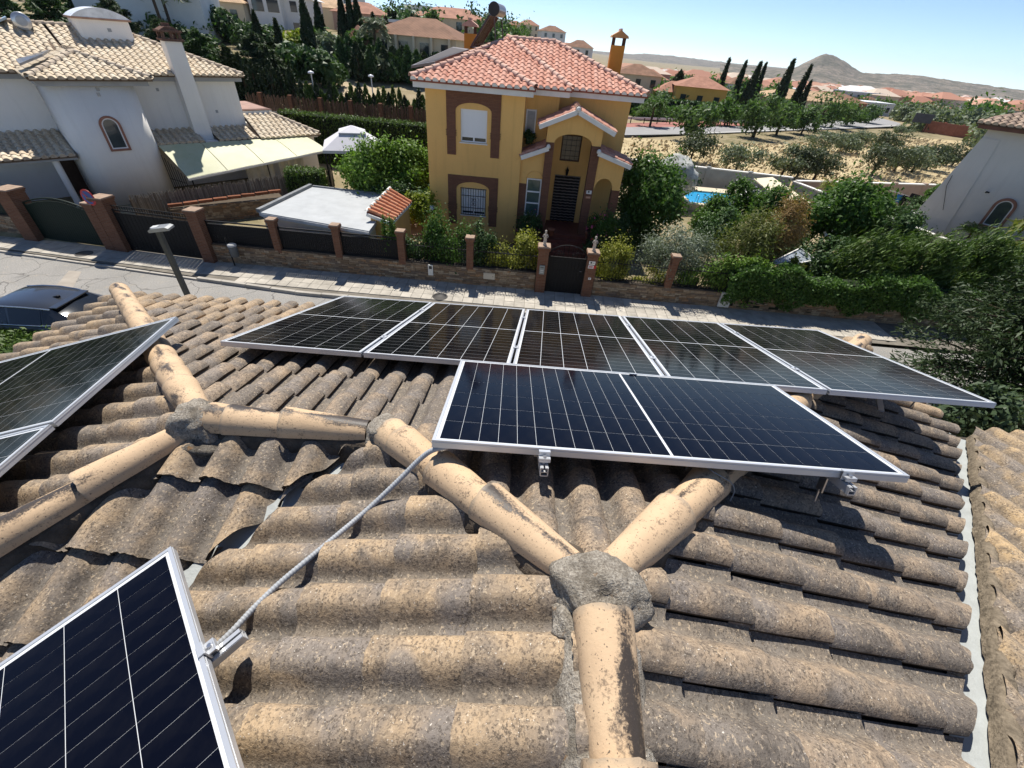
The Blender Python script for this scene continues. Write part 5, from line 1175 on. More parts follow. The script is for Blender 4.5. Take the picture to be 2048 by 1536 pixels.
# ---- pent roof along the wall, and the lower wing at the right
ZP = 2.62
T3.append(poly_slope(wh2, [(-.75, -1.05, ZP), (1.62, -1.05, ZP), (1.62, .30, ZP + .40), (-.75, .30, ZP + .40)], **wa)); T3.append(poly_slope(wh2, [(2.30, -1.05, ZP), (4.42, -1.05, ZP), (4.42, .30, ZP + .40), (2.30, .30, ZP + .40)], **wa))
T3.append(poly_slope(wh2, [(4.42, -1.25, ZP), (8.10, -1.25, ZP), (6.1, .55, 3.52), (4.42, .55, 3.52)], **wa)); poly_slope(wh2, [(8.10, -1.25, ZP), (8.10, 5, ZP), (6.1, 4, 3.52), (6.1, .55, 3.52)], tiles=False, **wa)
def W_place(T3, root):
    """tiles are laid in the house's own frame"""
    al = []
    for d_, tl in T3:
        for (T, me_, cut) in tl:
            c = WM @ (T @ Vector((0, -.2, .03))); f = in_frame(c)
            if f is None or f[0] < -150 or f[0] > 2200 or f[1] < -200: continue
            al.append((f[2], d_, T, me_, cut))
    al.sort(key=lambda a: a[0]); rest = MB(); cnt = 0
    for (_, d_, T, me_, cut) in al:
        m2 = me_ if not cut else cut_mesh(me_, T, cut, 'roof_tile')
        if m2 is None: continue
        if cnt < 330: o = new_obj('roof_tile', m2, d_); o.matrix_basis = T; cnt += 1
        else: rest.add([T @ v.co for v in m2.vertices], [tuple(p.vertices) for p in m2.polygons], True)
    if rest.v: tag(rest.obj('further_roof_tiles', M['cream_mass'], root, fixn=False), kind='stuff')
W_place(T3, wh2)
for (p, q) in ((bap, (bx0, by, ZW)), (bap, (bx1, by, ZW)), (bth, bap), ((-2.15, ry_, rz_), (.5, ry_, rz_)), ((.5, ry_, rz_), (4.85, ey, ZW)), ((-4.5, ry_, rz_), (-2.15, ry_, rz_)), ((6.1, .55, 3.52), (8.1, -1.25, ZP))): house_ridge(wh2, p, q, M['ridge_cream'])
MB().box((4.42, -.95, .1), (7.8, 4.5, ZP - .02)).box((4.42, -1.15, ZP - .18), (8.0, 4.6, ZP - .04)).box((-.6, -.95, ZP - .16), (4.42, .3, ZP - .05)).obj('wing_wall', M['white_wall'], wh2)
MB().box((4.45, .62, 3.40), (6.2, 4.4, 3.72)).obj('terrace_wall', M['white_wall'], wh2); MB().box((4.5, .60, 3.723), (6.25, 4.45, 3.76)).obj('terrace_coping', plain('brown_coping', (.16, .085, .06), .8), wh2)
MB().box((4.6, .9, 3.765), (6.1, 4.3, 3.78)).obj('terrace_floor', plain('pink_tiles', (.36, .22, .17), .7), wh2)
# chimney up the wall
ch = MB(); ch.prism([(1.45, 2.3), (2.28, 2.3), (2.24, 6.85), (1.50, 6.85)], 'y', -.40, .32); cho = ch.obj('chimney', M['white_wall'], wh2)
cb2 = MB(); cb2.box((1.40, -.5, 6.86), (2.34, .42, 6.95))
for (x_, y_) in ((1.46, -.44), (2.16, -.44), (1.46, .24), (2.16, .24), (1.81, -.44)): cb2.box((x_, y_, 6.95), (x_ + .12, y_ + .12, 7.2))
cb2.box((1.38, -.52, 7.2), (2.36, .44, 7.28)); cb2.prism([(1.44, 7.28), (2.30, 7.28), (2.05, 7.42), (1.70, 7.42)], 'y', -.42, .34); cb2.box((1.72, -.15, 7.42), (2.02, .1, 7.55)); cb2.obj('chimney_cap', plain('old_brick_cap', (.17, .10, .075), .9, 0, .1, 12, .4), cho)
# vaulted skylight turret
tu = MB(); tu.box((-1.12, 2.9, 6.2), (1.02, 4.6, 7.42)); to = tu.obj('turret', M['white_wall'], wh2)
MB().box((-1.24, 2.78, 7.42), (1.14, 4.72, 7.50)).obj('turret_cornice', plain('tan_cornice', (.42, .26, .18), .8), to)
va = MB(); prof = [(-1.22 + 2.34 * k / 14, 7.5 + .40 * math.sin(math.pi * k / 14) ** .8) for k in range(15)]; va.prism(prof, 'y', 2.80, 4.70); va.obj('vault', plain('white_vault', (.80, .82, .83), .35, 0, .4), to)
MB().box((.02, 2.885, 6.98), (.18, 2.899, 7.12)).obj('vent', M['grey_fascia'], to)
for (x, z) in ((-2.2, 5.0), (.55, 4.75), (3.0, 3.72), (-2.25, 4.8)):
    MB().box((x, -1.90 if x < -1 else .285, z), (x + .12, -1.87 if x < -1 else .299, z + .14)).obj('wall_vent', M['grey_fascia'], wh2)
# flat collector lying on the roof edge left of the bay roof; round water tank at the far left
fc2 = empty('flat_collector', (0, 0, 0), 0, 'grey flat collector lying on the cream roof left of the bay', 'solar collector')
c_ = [WM @ wloc(31, 118, -.4), WM @ wloc(97, 99, .2), WM @ wloc(84, 108, -.9), WM @ wloc(38, 127, -1.4)]; mbc = MB(); mbc.add(c_ + [p - Vector((0, 0, .08)) for p in c_], [(0, 1, 2, 3), (7, 6, 5, 4), (0, 4, 5, 1), (1, 5, 6, 2), (2, 6, 7, 3), (3, 7, 4, 0)]); mbc.obj('frame', plain('collector_grey', (.30, .31, .32), .4, .5), fc2)
MB().add([c_[k].lerp(c_[(k + 2) % 4], .07) + Vector((0, 0, .006)) for k in range(4)], [(0, 1, 2, 3)]).obj('glass', plain('collector_glass', (.16, .17, .18), .2, 0, .6), fc2)
wt = empty('solar_water_heater', (0, 0, 0), 0, 'silver solar water tank on the cream roof at the top left corner', 'water heater')
t0 = WM @ wloc(43, 42, 3.4); ax_ = Vector((.60, -.62, .02)).normalized(); skin = plain('silver_tank', (.62, .63, .64), .3, .6)
MB().tube([t0 - ax_ * 1.4, t0 - ax_ * .05, t0, t0 + ax_ * .02], [.34, .34, .33, .20], 20).obj('tank', skin, wt); MB().tube([t0 + ax_ * .022, t0 + ax_ * .03], [.2, .16], 18).obj('end_cap', plain('tank_cap', (.40, .41, .42), .4, .3), wt)
s2 = MB(); s2.bar(t0 - ax_ * .3 - Vector((0, 0, .3)), t0 - ax_ * .3 + Vector((-.3, .1, -.9)), .05, .05).bar(t0 - ax_ * 1.1 - Vector((0, 0, .3)), t0 - ax_ * 1.1 + Vector((-.3, .1, -.9)), .05, .05); s2.obj('stand', M['alu'], wt)
pn = [t0 + Vector(p) for p in ((-.45, -.2, .12), (-1.9, -1.5, -.75), (-2.6, -.8, -.75), (-1.2, .5, .12))]; MB().add(pn + [p - Vector((0, 0, .08)) for p in pn], [(0, 1, 2, 3), (7, 6, 5, 4), (0, 4, 5, 1), (1, 5, 6, 2), (2, 6, 7, 3), (3, 7, 4, 0)]).obj('collector_plate', plain('blue_grey_plate', (.30, .34, .38), .15, .2, .6), wt)
# ---- entrance porch at the left of the bay
po = MB(); po.box((-8.2, -1.35, 2.30), (-3.95, .9, 2.48)); po.obj('porch_slab', M['grey_fascia'], wh2)
dp, tp_ = poly_slope(wh2, [(-8.2, -1.4, 2.50), (-3.95, -1.4, 2.50), (-3.95, .9, 3.15), (-8.2, .9, 3.15)], **wa)
for (T, me_, cut) in tp_:
    f = in_frame(WM @ T.translation)
    m2 = me_ if not cut else cut_mesh(me_, T, cut, 'roof_tile')
    if m2 and f and f[0] > -40: o = new_obj('roof_tile', m2, dp); o.matrix_basis = T
MB().tube([(-4.75, -1.1, .2), (-4.75, -1.1, 2.3)], .13, 16).obj('porch_column', M['white_wall'], wh2)
MB().box((-4.6, .86, .2), (-3.95, .895, 2.2)).obj('door', M['dark_wood'], wh2)
# ---- awning of pale green sheets beside the wall
aw = empty('awning', (0, 0, 0), 0, 'pale yellow green sheet awning along the white house wall', 'awning')
def apt(u, v, y): return WM @ wloc(u, v, y)
bl, brr, fl_, fr_ = apt(315, 291, -1.25), apt(612, 273, -1.25), apt(376, 357, -3.35), apt(655, 300, -3.35)
sheet = NM('awning_sheet'); co = sheet.coord('World'); cc_ = sheet.mix(sheet.ramp(sheet.noise(co, 1.2, 5, .6), [(0.4, 0), (0.7, 1)]), (0.50, 0.50, 0.30, 1), (0.57, 0.56, 0.37, 1)); cc_ = sheet.mix(sheet.ramp(sheet.noise(co, 7, 4, .6), [(0.62, 0), (0.75, .45)]), cc_, (0.30, 0.29, 0.22, 1)); sheet.fin(cc_, 0.55, 0, 0.3)
npan = 4
for i in range(npan):
    a0, a1 = i / npan + .002, (i + 1) / npan - .002; m_ = MB(); vs = []
    for t in (a0, (a0 + a1) / 2, a1):
        for k in range(4):
            s_ = k / 3; p = bl.lerp(brr, t).lerp(fl_.lerp(fr_, t), s_); vs.append(p + Vector((0, 0, .06 * math.sin(math.pi * s_) + (.012 if t == (a0 + a1) / 2 else 0))))
    m_.add(vs + [v - Vector((0, 0, .015)) for v in vs], [(r_ * 4 + k, r_ * 4 + k + 1, (r_ + 1) * 4 + k + 1, (r_ + 1) * 4 + k) for r_ in range(2) for k in range(3)], True); m_.obj('sheet', sheet.m, aw)
fz = MB(); fz.bar(fl_ - Vector((0, 0, .06)), fr_ - Vector((0, 0, .06)), .06, .10); fz.obj('front_beam', M['white_paint'], aw)
sp_ = MB().tube([(0, 0, 0), (0, 0, 1)], .03, 8)
for t in (.02, .52, .98):
    p = fl_.lerp(fr_, t); MB().tube([(p.x, p.y, .2), (p.x, p.y, p.z - .1)], .032, 8).obj('post', M['iron'], aw)
cu_ = MB(); q0, q1 = fl_ - Vector((0, 0, .15)), fr_ - Vector((0, 0, .15))
me_c = plain('cream_curtain', (.62, .58, .48), .9)
for (a0, a1) in ((.42, .62), (.66, .86)):
    m_ = MB(); vs = []
    for k in range(13):
        p = bl.lerp(brr, a0 + (a1 - a0) * k / 12).lerp(fl_.lerp(fr_, a0 + (a1 - a0) * k / 12), .55); off_ = .05 * math.sin(k * 1.9); vs += [(p.x + off_, p.y - off_, p.z - .02), (p.x + off_, p.y - off_, .25)]
    m_.add(vs, [(2 * k, 2 * k + 2, 2 * k + 3, 2 * k + 1) for k in range(12)], True); m_.obj('curtain', me_c, aw)
gl = MB(); p0_, p1_ = apt(322, 310, -1.9), apt(368, 352, -3.2)
for k in range(8):
    a_p = p0_.lerp(p1_, k / 7); gl.tube([(a_p.x, a_p.y, .3), (a_p.x, a_p.y, a_p.z)], .014, 5)
for h in (.4, 1.2): gl.tube([(p0_.x, p0_.y, h), (p1_.x, p1_.y, h)], .014, 5)
gl.obj('side_grille', M['iron'], aw)
# ---- reed fence on the boundary, planter bricks, grey flat roof with a tiled hut
rf = empty('reed_fence', (0, 0, 0), 0, 'weathered grey brown reed fence between the white and yellow plots', 'fence')
ra, rb = atz(258, 395, 1.55), atz(662, 338, 1.75); nfl = 8
reed = plain('reed', (.25, .195, .135), .9, 0, .1, 9, .35, .4, 60, 0, True)
def reed_mat():
    m = NM('reed'); r = m.rnd(True); c = m.ramp(r, [(0, (.13, .105, .08, 1)), (.5, (.24, .20, .15, 1)), (1, (.38, .33, .26, 1))]); return m.fin(c, .9, 0, .1)
reed = reed_mat()
for s_ in range(nfl):
    a_p, b_p = ra.lerp(rb, s_ / nfl), ra.lerp(rb, (s_ + 1) / nfl); m_ = MB(); n = 85
    for k in range(n):
        p = a_p.lerp(b_p, (k + random.uniform(.1, .9)) / n); h = p.z + random.uniform(-.12, .09); l_ = random.uniform(-.03, .03); m_.bar((p.x, p.y, .2), (p.x + l_, p.y + l_, h), .019, .016, (0, 1, 0))
    tag(m_.obj('reed_screen', reed, rf), kind='stuff')
    MB().tube([(a_p.x - .05, a_p.y + .04, .2), (a_p.x - .05, a_p.y + .04, a_p.z - .1)], .03, 6).obj('post', M['dark_wood'], rf)
bk = plain('orange_brick', (.22, .085, .045), .85, 0, .15, 8, .3, .3, 50, .3)
k0, k1 = atz(335, 412, 1.12), atz(562, 381, 1.32); nb_ = 8; dv = (k1 - k0) / nb_; a_ = math.atan2(dv.y, dv.x); bm = MB().box((-dv.length * .46, -.09, -.06), (dv.length * .46, .09, .06)).mesh('planter_brick'); bm.materials.append(bk)
pl_ = empty('planter_edge', (0, 0, 0), 0, 'row of orange hollow bricks edging a bed below the reed fence', 'planter')
for i in range(nb_): o = new_obj('planter_brick', bm, pl_, k0 + dv * (i + .5)); o.rotation_euler = (random.uniform(-.04, .04), random.uniform(-.03, .03), a_ + random.uniform(-.05, .05))
# raised bed under it
stone_wall('stone clad retaining wall of the raised bed left of the grey flat roof', [(k0.x + .12, k0.y - .1), (k1.x + .12, k1.y - .1)], .2, 1.02, 80, .2, False)
bed_n = Vector((-(k1 - k0).y, (k1 - k0).x, 0)).normalized() * .9; tag(MB().add([(p.x, p.y, 1.0) for p in (k0, k1, k1 + bed_n, k0 + bed_n)], [(0, 1, 2, 3)]).obj('planting_bed', plain('bed_soil', (.10, .075, .05), .95, world=True)), kind='structure')
hut = empty('flat_roofed_store', (0, 0, 0), 0, 'low garage store with grey flat concrete roof behind the black fence', 'garage'); ZR = 1.90
r4 = [atz(517, 424, ZR), atz(622, 373, ZR), atz(790, 392, ZR), atz(738, 462, ZR)]
cem = plain('grey_screed', (.42, .435, .44), .85, 0, .25, 1.6, .12, .35, 40, world=True)
MB().add([(p.x, p.y, ZR) for p in r4] + [(p.x, p.y, ZR - .16) for p in r4], [(0, 1, 2, 3), (7, 6, 5, 4), (0, 4, 5, 1), (1, 5, 6, 2), (2, 6, 7, 3), (3, 7, 4, 0)]).obj('flat_roof', cem, hut)
cen = sum(r4, Vector()) / 4; MB().add([(p.lerp(cen, .04).x, p.lerp(cen, .04).y, z) for z in (.1, ZR - .161) for p in r4], [(0, 1, 2, 3), (7, 6, 5, 4), (0, 4, 5, 1), (1, 5, 6, 2), (2, 6, 7, 3), (3, 7, 4, 0)]).obj('wall', M['offwhite'], hut)
MB().bar(r4[0] + Vector((0, 0, .05)), r4[1] + Vector((0, 0, .05)), .16, .14).bar(r4[1] + Vector((.1, 0, .03)), r4[2] + Vector((0, 0, .03)), .08, .07).obj('kerb', plain('dark_kerb', (.22, .23, .235), .85), hut)
MB().bar(r4[0] + Vector((.1, -.02, -.10)), r4[3] + Vector((0, -.02, -.10)), .06, .12).obj('roof_edge', plain('pale_edge', (.52, .53, .53), .7), hut)
ht = empty('garden_hut', (0, 0, 0), 0, 'small yellow hut with an orange tiled lean-to roof beside the flat grey roof', 'hut')
h4 = [atz(745, 432, 2.05), atz(786, 445, 1.65), atz(822, 405, 1.65), atz(782, 377, 2.30)]
# lean-to: high edge along the flat roof, low edge towards the yellow house
A_, B_, C_, D_ = aty(733, 424, 17.3), aty(783, 443, 17.3), aty(822, 402, 19.3), aty(780, 378, 19.3)
MB().add([A_, B_, C_, D_] + [p - Vector((0, 0, .08)) for p in (A_, B_, C_, D_)], [(0, 1, 2, 3), (7, 6, 5, 4), (0, 4, 5, 1), (1, 5, 6, 2), (2, 6, 7, 3), (3, 7, 4, 0)]).obj('roof_slope', lip, ht)
nrow = 9; dn_ = ((B_ - A_) + (C_ - D_)) / 2; L_ = dn_.length; ac_ = ((D_ - A_) + (C_ - B_)) / 2
ot = tile_mat('orange_hut_tile', (0.52, 0.20, 0.10, 1), (0.60, 0.29, 0.17, 1), (0.36, 0.14, 0.08, 1))
def half_tube(L, r, n=6):
    m_ = MB(); vs = [(r * math.cos(math.pi * k / n), y, r * math.sin(math.pi * k / n)) for y in (0, L) for k in range(n + 1)]; m_.add(vs, [(k, k + 1, n + 2 + k, n + 1 + k) for k in range(n)], True); return m_.mesh('roof_tile')
htm = half_tube(L_ / 3 + .06, .085); htm.materials.append(ot)
for i in range(nrow):
    for j in range(3):
        t = (i + .5) / nrow; p = A_ + (D_ - A_) * t; q2_ = B_ + (C_ - B_) * t; o_ = p.lerp(q2_, j / 3) + Vector((0, 0, .005 + .012 * (2 - j))); d_ = (q2_ - p).normalized(); r_ = ac_.normalized(); r_ = (r_ - d_ * r_.dot(d_)).normalized(); n_ = r_.cross(d_); n_ = n_ if n_.z > 0 else -n_
        ob = new_obj('roof_tile', htm, ht); ob.matrix_basis = frame_mat(o_, r_, d_, n_)
rmm = half_tube(.26, .07); rmm.materials.append(plain('black_white_ridge', (.10, .105, .10), .6, 0, .3, 9, .5)); rm2 = half_tube(.26, .072); rm2.materials.append(M['white_paint'])
for i in range(9):
    p = A_.lerp(D_, i / 9) + Vector((0, 0, .03)); d_ = (D_ - A_).normalized(); r_ = d_.cross(Vector((0, 0, 1))).normalized(); ob = new_obj('ridge_tile', rmm if i % 2 else rm2, ht); ob.matrix_basis = frame_mat(p, r_, d_, r_.cross(d_))
MB().bar(B_ - Vector((0, 0, .09)), C_ - Vector((0, 0, .09)), .08, .10).bar(A_ - Vector((0, .03, .09)), B_ - Vector((0, .03, .09)), .08, .12).obj('eave_board', M['white_paint'], ht)
MB().add([(p.lerp((A_ + B_ + C_ + D_) / 4, .12).x, p.lerp((A_ + B_ + C_ + D_) / 4, .12).y, (.15 if lo else p.z - .14)) for lo in (0, 1) for p in (A_, B_, C_, D_)], [(0, 1, 2, 3), (7, 6, 5, 4), (0, 4, 5, 1), (1, 5, 6, 2), (2, 6, 7, 3), (3, 7, 4, 0)]).obj('wall', M['yellow'], ht)
# ---- gazebo beyond the hedge
gz = empty('gazebo', (-10.3, 27.0, .2), .35, 'grey white fabric gazebo with two tier roof behind the clipped hedge', 'gazebo'); cl = plain('gazebo_cloth', (.62, .61, .64), .9, 0, .1, 2, .06)
def pyr(r0, r1, z0, z1, dr): 
    m_ = MB(); a4 = [(-r0, -r0 * .9), (r0, -r0 * .9), (r0, r0 * .9), (-r0, r0 * .9)]; b4 = [(-r1, -r1 * .9), (r1, -r1 * .9), (r1, r1 * .9), (-r1, r1 * .9)]
    m_.add([(x, y, z0) for x, y in a4] + [(x, y, z1) for x, y in b4] + [(x, y, z0 - dr) for x, y in a4], [(0, 1, 5, 4), (1, 2, 6, 5), (2, 3, 7, 6), (3, 0, 4, 7), (4, 5, 6, 7), (0, 8, 9, 1), (1, 9, 10, 2), (2, 10, 11, 3), (3, 11, 8, 0)]); return m_
pyr(1.65, .60, 2.55, 3.25, .14).obj('lower_canopy', cl, gz); pyr(.72, .05, 3.28, 3.55, .06).obj('upper_canopy', cl, gz)
for sx in (-1, 1):
    for sy in (-1, 1): MB().tube([(sx * 1.55, sy * 1.4, 0), (sx * 1.55, sy * 1.4, 2.5)], .035, 8).obj('post', M['iron'], gz)
# ================================================================== parked car
def paint():
    m = NM('car_paint'); m.fin((0.035, 0.038, 0.044, 1), 0.3, 0.5, 0.5); m.b.inputs['Coat Weight'].default_value = 0.8; m.b.inputs['Coat Roughness'].default_value = 0.06; return m.m
car = empty('parked_car', (-14.15, 10.16, 0.0), 0.03, 'dark grey hatchback car parked at the kerb by the green hedge', 'car'); cp_ = paint(); cg = plain('car_glass', (.012, .014, .016), .05, 0, .7); chrome = plain('chrome', (.65, .66, .67), .15, .9)
# stations along x (front is -x): x, half width, sill z, belt z
ST = [(-2.30, .70, .38, .62), (-2.15, .84, .26, .74), (-1.6, .91, .22, .86), (-.95, .93, .20, .94), (0, .94, .20, .97), (.9, .94, .20, 1.00), (1.55, .93, .22, 1.03), (2.0, .88, .28, 1.03), (2.22, .76, .36, .96)]
vs = []; 
for (x, hw, zs_, zb_) in ST:
    sec = [(-hw * .86, zs_), (-hw * .98, zs_ + .10), (-hw, (zs_ + zb_) / 2), (-hw * .97, zb_ - .05), (-hw * .90, zb_), (0, zb_ + .03), (hw * .90, zb_), (hw * .97, zb_ - .05), (hw, (zs_ + zb_) / 2), (hw * .98, zs_ + .10), (hw * .86, zs_)]
    vs += [(x, y, z) for y, z in sec]
k = 11; bd = MB(); bd.add(vs, [(i * k + j, i * k + j + 1, (i + 1) * k + j + 1, (i + 1) * k + j) for i in range(len(ST) - 1) for j in range(k - 1)], True); bd.add(vs[:k], [tuple(range(k))]); bd.add(vs[-k:], [tuple(range(k))]); body = bd.obj('body', cp_, car)
# roof shell and pillars
RF = [(-.42, .60, 1.40), (0.0, .63, 1.455), (.55, .63, 1.465), (1.05, .60, 1.43), (1.25, .57, 1.40)]
vs = []
for (x, hw, z) in RF: vs += [(x, -hw, z - .035), (x, -hw * .88, z - .004), (x, -hw * .5, z + .012), (x, 0, z + .018), (x, hw * .5, z + .012), (x, hw * .88, z - .004), (x, hw, z - .035)]
rm_ = MB(); rm_.add(vs, [(i * 7 + j, i * 7 + j + 1, (i + 1) * 7 + j + 1, (i + 1) * 7 + j) for i in range(4) for j in range(6)], True); rm_.obj('roof', cp_, car)
def glass(name, pts): MB().add(pts, [tuple(range(len(pts)))]).obj(name, cg, car)
glass('windscreen', [(-1.25, -.78, .95), (-1.25, .78, .95), (-.42, .59, 1.39), (-.42, -.59, 1.39)])
rw = MB(); rv = []
for (x, hw, z) in ((1.26, .56, 1.385), (1.55, .60, 1.27), (1.86, .66, 1.10)): rv += [(x, -hw, z - .02), (x, 0, z + .02), (x, hw, z - .02)]
rw.add(rv, [(i * 3 + j, i * 3 + j + 1, (i + 1) * 3 + j + 1, (i + 1) * 3 + j) for i in range(2) for j in range(2)], True); rw.obj('rear_window', cg, car)
MB().box((1.20, -.55, 1.395), (1.40, .55, 1.425)).obj('spoiler', cp_, car)
for s_ in (-1, 1):
    glass('side_window', [(-1.12, s_ * .86, .97), (.10, s_ * .86, 1.00), (.08, s_ * .635, 1.40), (-.44, s_ * .605, 1.37)]); glass('side_window', [(.16, s_ * .86, 1.00), (1.02, s_ * .855, 1.02), (1.0, s_ * .61, 1.395), (.14, s_ * .635, 1.405)]); glass('side_window', [(1.08, s_ * .85, 1.03), (1.52, s_ * .80, 1.07), (1.06, s_ * .60, 1.385)])
    pb = MB(); pb.add([(1.03, s_ * .856, 1.0), (1.07, s_ * .851, 1.0), (1.05, s_ * .602, 1.39), (1.01, s_ * .612, 1.40)], [(0, 1, 2, 3)]); pb.add([(1.06, s_ * .601, 1.386), (1.26, s_ * .565, 1.386), (1.87, s_ * .66, 1.08), (1.95, s_ * .84, 1.02), (1.53, s_ * .81, 1.06)], [(0, 1, 2, 3, 4)]); pb.add([(.10, s_ * .862, .98), (.16, s_ * .862, .98), (.14, s_ * .637, 1.402), (.08, s_ * .637, 1.402)], [(0, 1, 2, 3)]); pb.obj('pillar', cp_, car)
    MB().tube([(-.46, s_ * .62, 1.375), (0, s_ * .645, 1.425), (.55, s_ * .645, 1.435), (1.03, s_ * .615, 1.405), (1.24, s_ * .585, 1.375)], .020, 6).obj('roof_trim', chrome, car)
    MB().tube([(-1.1, s_ * .875, .965), (0, s_ * .885, .99), (1.0, s_ * .88, 1.015), (1.50, s_ * .83, 1.05), (1.56, s_ * .80, 1.085)], .018, 6).obj('window_trim', chrome, car)
    MB().box((-.86, s_ * .93, .95), (-.68, s_ * 1.06, 1.08)).obj('mirror', cp_, car)
    tl = MB(); tl.add([(2.02, s_ * .85, .98), (2.16, s_ * .78, .95), (2.20, s_ * .50, .95), (2.19, s_ * .50, .84), (2.17, s_ * .80, .82), (2.0, s_ * .885, .86)], [(0, 1, 2, 3, 4, 5)]); o = tl.obj('tail_light', plain('tail_red', (.30, .012, .015), .15, 0, .6), car); o.location = (.035, s_ * .012, .02)
    hl = MB(); hl.add([(-2.1, s_ * .82, .74), (-2.28, s_ * .62, .66), (-2.3, s_ * .60, .58), (-2.2, s_ * .80, .58)], [(0, 1, 2, 3)]); o = hl.obj('headlight', plain('lamp_clear', (.5, .52, .55), .1, .2, .7), car); o.location = (-.02, s_ * .015, .02)
    for x in (-1.42, 1.36):
        w0 = MB(); w0.tube([(x, s_ * .74, .32), (x, s_ * .95, .32)], .32, 22); wo_ = w0.obj('wheel', plain('tyre', (.02, .02, .02), .9), car); MB().tube([(x, s_ * .945, .32), (x, s_ * .957, .32)], .21, 16).obj('rim', plain('alloy', (.45, .46, .47), .3, .8), wo_)
MB().prism([(.86, 1.455), (1.06, 1.445), (1.06, 1.50), (1.01, 1.51)], 'y', -.03, .03).obj('antenna_fin', plain('fin_black', (.015, .015, .016), .3), car); MB().tube([(1.84, 0, 1.13), (1.80, -.2, 1.16), (1.70, -.42, 1.20)], .012, 6).obj('wiper', plain('wiper_black', (.012, .012, .012), .6), car)
MB().box((2.20, -.26, .68), (2.235, .26, .79)).obj('number_plate', M['pvc'], car)

# ================================================================== right side: grey house, garden walls, pool, drying clothes
grey_w = wall_mat('grey_render', (.66, .635, .59), .05, .05)
e0 = aty(1966, 262, 26.0); GHM = Matrix.Translation((e0.x + .2, e0.y, 0)) @ Matrix.Rotation(math.radians(-44), 4, 'Z')
gh = empty('grey_house', (0, 0, 0), 0, 'pale grey rendered house with a brown tiled eave at the right edge', 'house'); gh.matrix_basis = GHM
def gpt(u, v, y=0.0):
    I_ = GHM.inverted(); r = I_.to_3x3() @ ray(u, v); c = I_ @ CAM; return c + r * ((y - c.y) / r.y)
MB().box((0, 0, .1), (12, 9, 6.3)).obj('wall', grey_w, gh)
MB().add([(-1.0, -.12, .1), (1.1, -.12, .1), (1.1, .6, .1), (-1.0, .6, .1), (-.015, -.03, 5.9), (.7, -.03, 5.9), (.7, .6, 5.9), (-.015, .6, 5.9)], [(3, 2, 1, 0), (4, 5, 6, 7), (0, 1, 5, 4), (1, 2, 6, 5), (2, 3, 7, 6), (3, 0, 4, 7)]).obj('buttress', grey_w, gh)
MB().box((-.42, -.5, 6.3), (12.4, 9.4, 6.55)).obj('fascia', plain('brown_fascia', (.20, .10, .075), .8), gh)
GT, GTE = tile_set('roof_tile', 0.30, 0.44, 0.085, plain('brown_tile', (.33, .25, .19), .85, 0, .2, 6, .3, .2, 40, .4), M['ridge_cream'])
dg, tg = poly_slope(gh, [(-.55, -.6, 6.56), (12.5, -.6, 6.56), (8, 4.5, 8.3), (4.5, 4.5, 8.3)], sets=(GT, GTE), pitch=.29, course=.37, mat=M['cream_tile'], deckmat=plain('brown_bed', (.12, .08, .06), .9))
for (T, me_, cut) in tg:
    f = in_frame(GHM @ T.translation)
    if f and f[0] < 2120:
        m2 = me_ if not cut else cut_mesh(me_, T, cut, 'roof_tile')
        if m2: o = new_obj('roof_tile', m2, dg); o.matrix_basis = T
poly_slope(gh, [(-.55, -.6, 6.56), (-.55, 9.6, 6.56), (4.5, 4.5, 8.3)], sets=(GT, GTE), pitch=.29, course=.37, mat=M['cream_tile'], tiles=False, deckmat=plain('brown_slope', (.24, .16, .12), .9))
wc = gpt(2000, 425, -.01); arched_window(gh, wc.x, .9, wc.z - .8, wc.z + .25, -.03, .12)
MB().tube([gpt(1905, 350, -.05), gpt(1893, 372, -.14), gpt(1886, 420, -.16)], .012, 5).obj('cable', M['iron'], gh)
p_ = gpt(1972, 385, 0); MB().tube([p_, p_ + Vector((0, -.15, .05)), p_ + Vector((.12, -.2, .05))], .035, 8).obj('wall_lamp', M['iron'], gh)
def render_wall(label, pts, z0, z1, mat, cap=True, th=.2):
    t = empty('garden_wall', (0, 0, 0), 0, label, 'wall'); m_ = MB(); c_ = MB()
    for p, q in zip(pts, pts[1:]):
        p, q = Vector(p), Vector(q); d_ = q - p; a_ = math.atan2(d_.y, d_.x); mid = (p + q) / 2; L_ = d_.length; X = Matrix.Translation((mid.x, mid.y, 0)) @ Matrix.Rotation(a_, 4, 'Z')
        m_.box((-L_ / 2, -th / 2, z0), (L_ / 2, th / 2, z1), X); c_.box((-L_ / 2 - .02, -th / 2 - .05, z1), (L_ / 2 + .02, th / 2 + .05, z1 + .07), X)
    m_.obj('wall_body', mat, t)
    if cap: c_.obj('coping', M['white_paint'], t)
    n_ = int((Vector(pts[-1]) - Vector(pts[0])).length / 2.6); pm = MB().box((-.16, -.16, z0), (.16, .16, z1 + .12)).mesh('pier'); pm.materials.append(mat)
    for i in range(1, n_):
        p = Vector(pts[0]).lerp(Vector(pts[-1]), i / n_); new_obj('pier', pm, t, (p.x, p.y, 0))
    return t
wg = plain('garden_wall_grey', (.30, .31, .30), .9, 0, .15, 1.2, .18, .3, 40, world=True); wp_ = plain('garden_wall_pink', (.40, .30, .25), .9, 0, .15, 1.2, .18, .3, 40, world=True)
render_wall('grey garden wall with white coping at the edge of the olive field', [(4.3, 36.9), (19.35, 35.1)], .0, 1.65, wg)
render_wall('pinkish garden wall with white coping below the olive trees at right', [(19.5, 34.6), (34.0, 38.4)], .0, 1.55, wp_)
render_wall('long garden wall with pale coping running from the olive field towards the street', [(19.45, 34.8), (21.2, 28.3), (22.6, 22.6)], .0, 1.45, wg)
